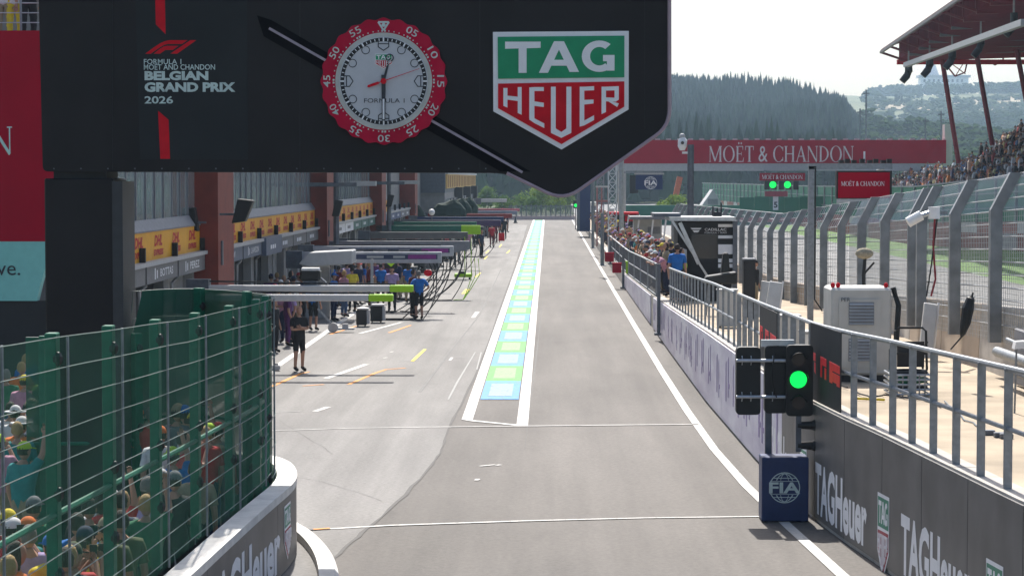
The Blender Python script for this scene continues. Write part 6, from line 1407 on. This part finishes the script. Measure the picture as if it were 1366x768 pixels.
    # head (face towards -Y), ears, fingers joined to the body
    mb = MB(); mb.add(P_, F_); hd = Vector(J['nk2']) + Vector((0, -.02, .10)) + (Vector((0, -.05, -.01)) if pose == 'lean' else Vector())
    def hf_(x, y, z):
        j = 1 - .22 * max(0, -z) ** 1.5; return x * j, y * (1 - .1 * max(0, -z)) - (.10 * math.exp(-((x / .16) ** 2) - ((z + .12) / .18) ** 2) if y < -.3 else 0) + (.05 if (y < -.5 and abs(abs(x) - .36) < .2 and abs(z - .1) < .15) else 0), z
    mb.ell(hd, .076, .096, .122, 18, 14, fn=hf_)
    for s in (-1, 1): mb.ell(hd + Vector((s * .078, .012, -.01)), .012, .02, .032, 6, 5)
    for n, s in (('l', 1), ('r', -1)):
        w, h = Vector(J['wr' + n]), Vector(J['ha' + n]); d = (h - w).normalized(); side = d.cross(Vector((0, 1, 0)) if abs(d.y) < .8 else Vector((0, 0, 1))).normalized(); bend = side.cross(d) * (.5 if pose in ('stand', 'walk') else .8)
        for i, L in enumerate((.062, .072, .068, .054)):
            p0 = h + side * (-.024 + .016 * i); p1 = p0 + d * L * .6 + bend * .01; p2 = p1 + (d + bend).normalized() * L * .5; mb.tube([p0, p1, p2], [.0095, .0085, .006], 5)
        p0 = w.lerp(h, .5) + side * (-.028 * 1); mb.tube([p0, p0 + d * .03 - side * .025, p0 + d * .065 - side * .03], [.012, .010, .007], 5)
    bd = mb.build('person', m_skin, origin=(0, 0, 0), smooth=True); body = bd.data; bpy.data.objects.remove(bd)
    FC[k] = dict(body=body, shirt=peel(sh, .016, 'shirt'), legs=peel(lg, .013, 'legs'), shoes=peel(so, .012, 'shoes'), head=hd); return FC[k]
HM = {}
def head_mesh(kind, hd):
    k = (kind, tuple(hd))
    if k in HM: return HM[k]
    m = MB(); 
    if kind == 'hair': m.ell(hd + Vector((0, .012, .012)), .086, .102, .124, 14, 12, fn=lambda x, y, z: (x, y, z) if (y > -.35 and z > -.55) or z > .55 else (x * .8, y * .72, z * .75))
    if kind == 'long_hair': m.ell(hd + Vector((0, .02, -.03)), .092, .105, .17, 14, 12, fn=lambda x, y, z: (x, y, z) if (y > -.25) or z > .8 else (x * .7, y * .5, z * .7))
    if kind == 'cap':
        m.ell(hd + Vector((0, .004, .03)), .090, .108, .108, 16, 10, fn=lambda x, y, z: (x, y, max(z, .02)))
        m.prism([(-.07, 0), (.07, 0), (.055, .085), (0, .10), (-.055, .085)], 0, .012, lambda u, v, d: (hd.x + u, hd.y - .085 - v, hd.z + .035 + d - v * .25))
    if kind == 'hat': m.ell(hd + Vector((0, 0, .05)), .092, .105, .095, 14, 8, fn=lambda x, y, z: (x, y, max(z, 0))); m.tube([hd + Vector((0, 0, .035)), hd + Vector((0, 0, .05))], [.17, .165], 18)
    o = m.build(kind, m_hair, origin=(0, 0, 0), smooth=True); HM[k] = o.data; bpy.data.objects.remove(o); return HM[k]
def person(loc, face, label, shirt='black', legs='black', llen='long', pose='stand', top=('hair', None), h=1.0, group=None, bald=False, extra=None, skin=None):
    B = body_meshes(pose, llen); o = bpy.data.objects.new('person', B['body']); COL.objects.link(o); o.location = loc; o.rotation_euler = (0, 0, R(face)); o.scale = (h, h, h)
    tag(o, label, 'person', group)
    def sub(nm, me, m_):
        c = bpy.data.objects.new(nm, me); COL.objects.link(c); c.parent = o
        if len(c.material_slots) == 0: me.materials.append(m_)
        c.material_slots[0].link = 'OBJECT'; c.material_slots[0].material = m_; return c
    sub('shirt', B['shirt'], cloth(shirt)); sub('trousers' if llen == 'long' else 'shorts', B['legs'], cloth(legs)); sub('shoes', B['shoes'], cloth('black'))
    if not bald: sub('hair', head_mesh('long_hair' if top[0] == 'long_hair' else 'hair', B['head']), mat('hair_' + (top[1] if top[0] != 'cap' and top[1] else 'dark'), {'fair': (.35, .24, .1), 'grey': (.16, .15, .14), 'dark': (.025, .016, .012)}.get(top[1], (.03, .02, .015)), .8, bump=.5, bscale=40))
    if top[0] in ('cap', 'hat'): sub(top[0], head_mesh(top[0], B['head']), cloth(top[1]))
    if extra == 'phone':
        p = MB().box(-.04, .04, -.455, -.445, 1.55, 1.71).build('phone', m_rubber, None, origin=(0, 0, 0)); p.parent = None; p.data.name = 'phone'; w = o.location + Matrix.Rotation(R(face), 3, 'Z') @ Vector((0, 0, 0)) * h; p.location = w; p.rotation_euler = (0, 0, R(face)); p.scale = (h, h, h); tag(p, 'black phone held by the ' + ' '.join(label.replace(',', '').split()[:11]), 'phone')
    return o
GP = lambda x, y: G(x, y)
# crew and guests in the pit lane: pixel of the feet -> ground point.  face 0 = towards the camera
person(GP(399, 495), 35, 'bald man in black shirt and shorts standing alone with folded arms', 'black', 'black', 'short', 'crossed', bald=True, h=1.0)
person(GP(559, 426), 200, 'man in bright blue shirt and black shorts, hands on hips, by the lime boom tip', 'blue', 'black', 'short', 'hips', ('hair', 'grey'), 1.02)
person(GP(551, 424), 120, 'person in dark brown and black clothes half behind the blue shirted man', 'maroon', 'black', 'long', 'crossed', h=1.03)
person(GP(523, 415), 0, 'man in lavender shirt and dark trousers walking up to the boom tips', 'lavender', 'black', 'long', 'stand', ('hair', 'grey'))
person(GP(418, 441), 160, 'man in blue shirt and black shorts beside the silver shelter screen', 'blue', 'black', 'short', 'stand', ('hair', 'dark'))
person(GP(445, 428), 70, 'man in mid blue top and dark trousers left of the equipment boxes', 'blue', 'navy', 'long', 'crossed', ('cap', 'blue'))
person(GP(459, 423), 130, 'fair haired person in pink shirt and denim trousers among the guests', 'pink', 'denim', 'long', 'stand', ('hair', 'fair'))
person(GP(470, 416), -150, 'person in a yellow bib and dark trousers among the guests', 'yellow', 'black', 'long', 'stand')
person(GP(366, 470), 60, 'crouched looking guest in black nearest the green fence', 'black', 'black', 'long', 'stand', h=.9)
person(GP(384, 462), 110, 'guest in purple top and dark trousers behind the bald man', 'purple', 'purple', 'long', 'stand')
person(GP(389, 458), -60, 'guest in lavender top turned away behind the bald man', 'lavender', 'black', 'long', 'stand', ('long_hair', 'dark'))
person(GP(373, 457), -30, 'guest in pink blouse beside the green fence corner', 'pink', 'navy', 'long', 'crossed', ('long_hair', 'dark'))
person(GP(642, 344), 60, 'crew member in dark navy standing clear at the lane edge', 'navy', 'black', 'long', 'stand', h=1.05)
person(GP(656, 330), 20, 'crew member in maroon overalls, nearer of the red pair', 'red', 'maroon', 'long', 'stand', h=1.0)
person(GP(661, 324), 190, 'crew member in dark red overalls, farther of the red pair', 'maroon', 'maroon', 'long', 'hips')
person(GP(668, 318), 30, 'crew member in black left of the dark trio far down the lane', 'black', 'black', 'long', 'stand')
person(GP(673, 319), 200, 'crew member in black in the middle of the dark trio far down the lane', 'black', 'black', 'long', 'stand', h=1.06)
person(GP(677, 310), 90, 'crew member in navy at the right of the dark trio far down the lane', 'navy', 'black', 'long', 'stand')
random.seed(21)
hairs = [('hair', 'dark'), ('hair', 'grey'), ('hair', 'fair'), ('long_hair', 'dark'), ('cap', 'white'), ('cap', 'black'), ('cap', 'red'), ('cap', 'navy')]
used = set()
def auto(shirts, legs, where, tops=hairs):
    for _ in range(500):
        a, b, c = random.choice(shirts), random.choice(legs), random.choice(tops)
        if (a, b, c, where) not in used: used.add((a, b, c, where)); break
    hd = {'hair': '%s hair' % c[1], 'long_hair': 'long dark hair', 'cap': '%s cap' % c[1], 'hat': '%s sun hat' % c[1]}[c[0]]
    return a, b, c, '%s top, %s trousers, %s, %s' % (a, b, hd, where)
guest_px = [(478, 407), (486, 404), (493, 409), (500, 402), (508, 405), (514, 400), (434, 415), (427, 422), (452, 410), (440, 404), (463, 405), (472, 398), (482, 396), (531, 401), (538, 396), (545, 404)]
for x, y in guest_px:
    a, b, c, l = auto(['purple', 'lavender', 'navy', 'black', 'pink', 'white', 'maroon', 'blue'], ['black', 'denim', 'navy', 'khaki'], 'in the guests by the silver booms'); person(GP(x, y), random.uniform(-180, 180), l, a, b, 'long', random.choice(['stand', 'crossed', 'photo', 'stand']), c, random.uniform(.93, 1.04), 'guests crowding at the garages')
for x, y in ((366, 444), (374, 440), (383, 446), (392, 438), (362, 433), (402, 432), (379, 428), (398, 424), (388, 420), (370, 422)):
    a, b, c, l = auto(['black', 'grey', 'navy', 'maroon', 'purple', 'white'], ['black', 'navy', 'khaki'], 'behind the white booms'); person(GP(x, y), random.uniform(-180, 180), l, a, b, 'long', random.choice(['stand', 'crossed']), c, random.uniform(.93, 1.04), 'guests crowding at the garages')
for x, y in ((612, 352), (604, 358), (596, 349), (588, 356), (575, 352), (600, 342), (610, 336), (590, 338), (625, 340), (632, 330), (622, 327), (640, 320), (648, 318), (630, 318), (652, 312), (645, 310), (660, 306), (655, 303), (665, 303), (670, 300), (636, 324), (618, 332), (642, 313), (661, 310), (664, 299)):
    a, b, c, l = auto(['black', 'navy', 'grey', 'red', 'green', 'white', 'maroon', 'teal', 'pink'], ['black', 'navy', 'grey'], 'crew at the far booms'); person(GP(x, y), random.uniform(-180, 180), l, a, b, 'long', random.choice(['stand', 'crossed', 'walk', 'hips']), c, random.uniform(.95, 1.05), 'crew under the far booms')
# people on the pit wall deck
def onwall(px, D, face, label, off=.45, **k):
    x = max(at(px, 330, D).x, wx(D) + off); person((x, D, dkz(D)), face, label, **k)
onwall(891, 71.5, 170, 'stout man in a vivid blue shirt turned away beside the black kiosk', shirt='blue', legs='navy', h=1.08, top=('hair', 'dark'))
onwall(887, 73.0, 150, 'dark clothed person partly hidden behind the vivid blue shirt', shirt='black', legs='black', top=('cap', 'navy'))
onwall(874, 79, -70, 'person in pink and navy leaning over the nearest barrier', shirt='pink', legs='navy', pose='lean', top=('cap', 'white'))
onwall(869, 82, -80, 'person in white cap and lavender top leaning on the barrier', shirt='lavender', legs='black', pose='lean', top=('cap', 'white'))
onwall(908, 72.2, 100, 'person in black with a lime armband inside the kiosk awning', shirt='black', legs='black')
t = thing('lime_armband_bag', 'small lime pouch at the kiosk corner behind the white screen', 'bag', at(914, 355, 71.5)); c = at(914, 354, 71.5); MB().ell(c, .07, .05, .14, 10, 7).build('pouch', m_lime, t); MB().tube([c, c + Vector((0, 0, .3))], .01, 5).build('strap', m_rubber, t)
onwall(999, 66, 60, 'seated looking person in black with a lime stripe by the catch fence', shirt='black', legs='khaki', h=.84, off=2.4, top=('cap', 'black'))
random.seed(33); D = 81.5
while D < 215:
    n = 2 if D < 130 else 2
    for k in range(n):
        a, b, c, l = auto(['white', 'pink', 'navy', 'grey', 'red', 'yellow', 'black', 'lavender', 'teal', 'khaki', 'orange', 'olive'], ['black', 'navy', 'khaki', 'denim'], 'in the pit wall row', hairs + [('cap', 'yellow'), ('cap', 'lavender')])
        x = wx(D) + .55 + .75 * k + random.uniform(-.1, .1); person((x, D + random.uniform(-.4, .4), dkz(D)), random.uniform(-120, -50) if k == 0 else random.uniform(-180, 180), l, a, b, 'long', random.choice(['lean', 'stand', 'lean', 'crossed']) if k == 0 else 'stand', c, random.uniform(.95, 1.05), 'people lined along the pit wall')
    D += 1.25 if D < 130 else 2.2
# spectators penned behind the green fence
S_ = [  # px of the head, py of the head, depth, shirt, legs, headgear, pose, face, text
    (70, 727, 22.6, 'yellow', 'denim', ('cap', 'blue'), 'stand', -140, 'spectator in a bright blue cap and yellow collar at the bottom left'),
    (35, 703, 23.2, 'teal', 'black', ('cap', 'orange'), 'stand', 150, 'spectator in an orange cap at the left edge of the pen'),
    (44, 675, 24.6, 'green', 'black', ('cap', 'grey'), 'stand', 170, 'spectator in a pale grey cap behind the orange cap'),
    (112, 716, 23.4, 'yellow', 'navy', ('cap', 'navy'), 'photo', 165, 'spectator in a dark blue cap with yellow top raising a phone'),
    (128, 738, 22.8, 'red', 'black', ('cap', 'olive'), 'photo', 180, 'spectator in red holding a phone up by the green post'),
    (142, 703, 25.0, 'olive', 'black', ('cap', 'khaki'), 'stand', 190, 'spectator in a khaki cap and olive top mid pen'),
    (118, 676, 26.0, 'black', 'black', ('hair', 'dark'), 'reach', 175, 'spectator in black with one bare arm stretched high'),
    (152, 742, 24.0, 'blue', 'navy', ('hair', 'fair'), 'photo', 160, 'fair haired spectator in blue aiming a phone at the lane'),
    (190, 694, 26.0, 'olive', 'khaki', ('hair', 'dark'), 'stand', 200, 'tall dark haired spectator in olive close to the fence'),
    (176, 740, 25.0, 'black', 'black', ('cap', 'black'), 'photo', 150, 'spectator in all black filming low behind the barrier'),
    (206, 672, 27.6, 'green', 'black', ('hair', 'fair'), 'reach', 190, 'fair haired spectator in green waving a card'),
    (183, 553, 32.6, 'denim', 'denim', ('cap', 'orange'), 'stand', 180, 'spectator in an orange red cap by the red shirt'),
    (203, 552, 32.2, 'red', 'black', ('hair', 'grey'), 'stand', 195, 'spectator in a red shirt near the middle of the pen'),
    (236, 541, 33.2, 'grey', 'khaki', ('cap', 'khaki'), 'stand', 160, 'spectator in a sand cap behind the blue cap'),
    (247, 551, 31.8, 'grey', 'khaki', ('cap', 'blue'), 'crossed', 200, 'spectator in a sky blue cap and grey top'),
    (292, 558, 31.4, 'white', 'grey', ('cap', 'yellow'), 'stand', 175, 'spectator in a yellow cap and white shirt with a dark bag strap'),
    (279, 565, 32.2, 'white', 'grey', ('hair', 'dark'), 'reach', 185, 'dark haired spectator in white holding a hand up'),
    (325, 573, 30.9, 'grey', 'grey', ('cap', 'red'), 'stand', 170, 'spectator in a red cap and grey shirt at the nose of the barrier'),
    (260, 625, 29.2, 'khaki', 'black', ('hair', 'dark'), 'stand', 190, 'short dark haired spectator low behind the fence'),
    (232, 640, 28.6, 'black', 'black', ('cap', 'grey'), 'crossed', 170, 'spectator in a dull grey cap bent low behind the fence'),
    (160, 668, 27.4, 'navy', 'black', ('hair', 'dark'), 'stand', 180, 'dark haired spectator in navy before the black leg'),
    (98, 745, 21.6, 'orange', 'denim', ('hair', 'dark'), 'stand', 190, 'dark haired spectator in orange at the bottom left'),
    (32, 508, 40.0, 'pink', 'denim', ('cap', 'yellow'), 'stand', 170, 'spectator in a neon yellow cap left of the black leg'),
    (50, 522, 39.0, 'black', 'black', ('cap', 'lime'), 'stand', 200, 'spectator with a black and lime cap left of the leg'),
    (40, 541, 37.6, 'white', 'denim', ('cap', 'khaki'), 'stand', 150, 'spectator in a cream cap and white top left of the leg'),
    (14, 545, 37.2, 'white', 'navy', ('hair', 'dark'), 'stand', 190, 'dark haired spectator in white at the left edge'),
    (28, 490, 41.0, 'orange', 'denim', ('hair', 'fair'), 'stand', 160, 'fair haired spectator in orange at the back left'),
    (30, 461, 43.6, 'maroon', 'denim', ('cap', 'red'), 'stand', 180, 'spectator in a red cap highest at the back left'),
    (6, 456, 44.0, 'black', 'denim', ('cap', 'grey'), 'stand', 180, 'spectator in a light grey cap at the extreme left back'),
    (8, 500, 40.5, 'green', 'denim', ('hair', 'grey'), 'stand', 180, 'grey haired spectator in green at the left edge'),
    (52, 560, 36.4, 'navy', 'denim', ('cap', 'navy'), 'stand', 180, 'spectator in a navy cap low beside the black leg')]
random.seed(77)
for i in range(34):
    if i < 16: px, py, D = random.uniform(5, 175), random.uniform(655, 760), 0
    elif i < 26: px, py, D = random.uniform(170, 330), random.uniform(570, 650), 0
    else: px, py, D = random.uniform(-10, 56), random.uniform(470, 600), 0
    D = 1 / ((py - 238) / 3000 / (H - 1.66)) + random.uniform(-.4, .4)
    a, b, c, l = auto(['white', 'red', 'yellow', 'orange', 'pink', 'teal', 'blue', 'grey', 'lavender', 'khaki'], ['denim', 'black', 'khaki', 'navy'], 'among the penned spectators', hairs + [('cap', 'yellow'), ('cap', 'orange'), ('cap', 'lime'), ('hat', 'white'), ('cap', 'blue')])
    if at(px, py, D).x > lerp([(20, -4.8), (27, -4.5), (31, -4.3), (33, -4.7), (50, -5)], D): continue
    S_.append((px, py, D, a, b, c, random.choice(['stand', 'photo', 'crossed', 'reach', 'stand']), random.uniform(130, 230), l))
for (px, py, D, sh_, lg_, tp, ps, fc, lab) in S_:
    D = min(32.7 if px > 165 else 99, (H - 1.66) * 3000 / (py - 238))
    p = at(px, py, D); hh = min(1.08, max(.9, p.z / 1.66)); zz = 0
    if D < 35: p.x = min(p.x, lerp(sorted((v.y, v.x) for v in FP.p) + [(31.5, -4.15), (33, -5.0)], D) - .42)
    person((p.x, D, zz), fc, lab, sh_, lg_, 'long', ps, tp, hh, 'spectators in the green fenced pen', extra='phone' if ps == 'photo' and D < 26 else None)
# people on the platform above the billboard
for i, (px, sh_, lg_, lab) in enumerate(((6, 'white', 'khaki', 'person in white and khaki at the left of the high platform'), (20, 'white', 'yellow', 'person in white shirt and yellow trousers on the high platform'), (38, 'black', 'black', 'person in dark clothes at the right of the high platform'))):
    p = at(px, 40, BD + 1.4); person((p.x, BD + 1.4, pz), 10 * i, lab, sh_, lg_, 'long', ['stand', 'crossed', 'stand'][i])

# ================================================================== AIR
hz = MB().box(-1480, 1480, -25, 2980, -1.3, 150).build('haze', m_white, origin=(0, 0, 0)); hz.data.materials.clear()
m = bpy.data.materials.new('summer_haze'); m.use_nodes = True; n = m.node_tree; n.nodes.remove(n.nodes['Principled BSDF']); pv = n.nodes.new('ShaderNodeVolumePrincipled')
pv.inputs['Color'].default_value = (.58, .80, 1, 1); pv.inputs['Density'].default_value = .00021; pv.inputs['Anisotropy'].default_value = .2
n.links.new(pv.outputs[0], n.nodes['Material Output'].inputs['Volume']); hz.data.materials.append(m); tag(hz, kind='stuff')
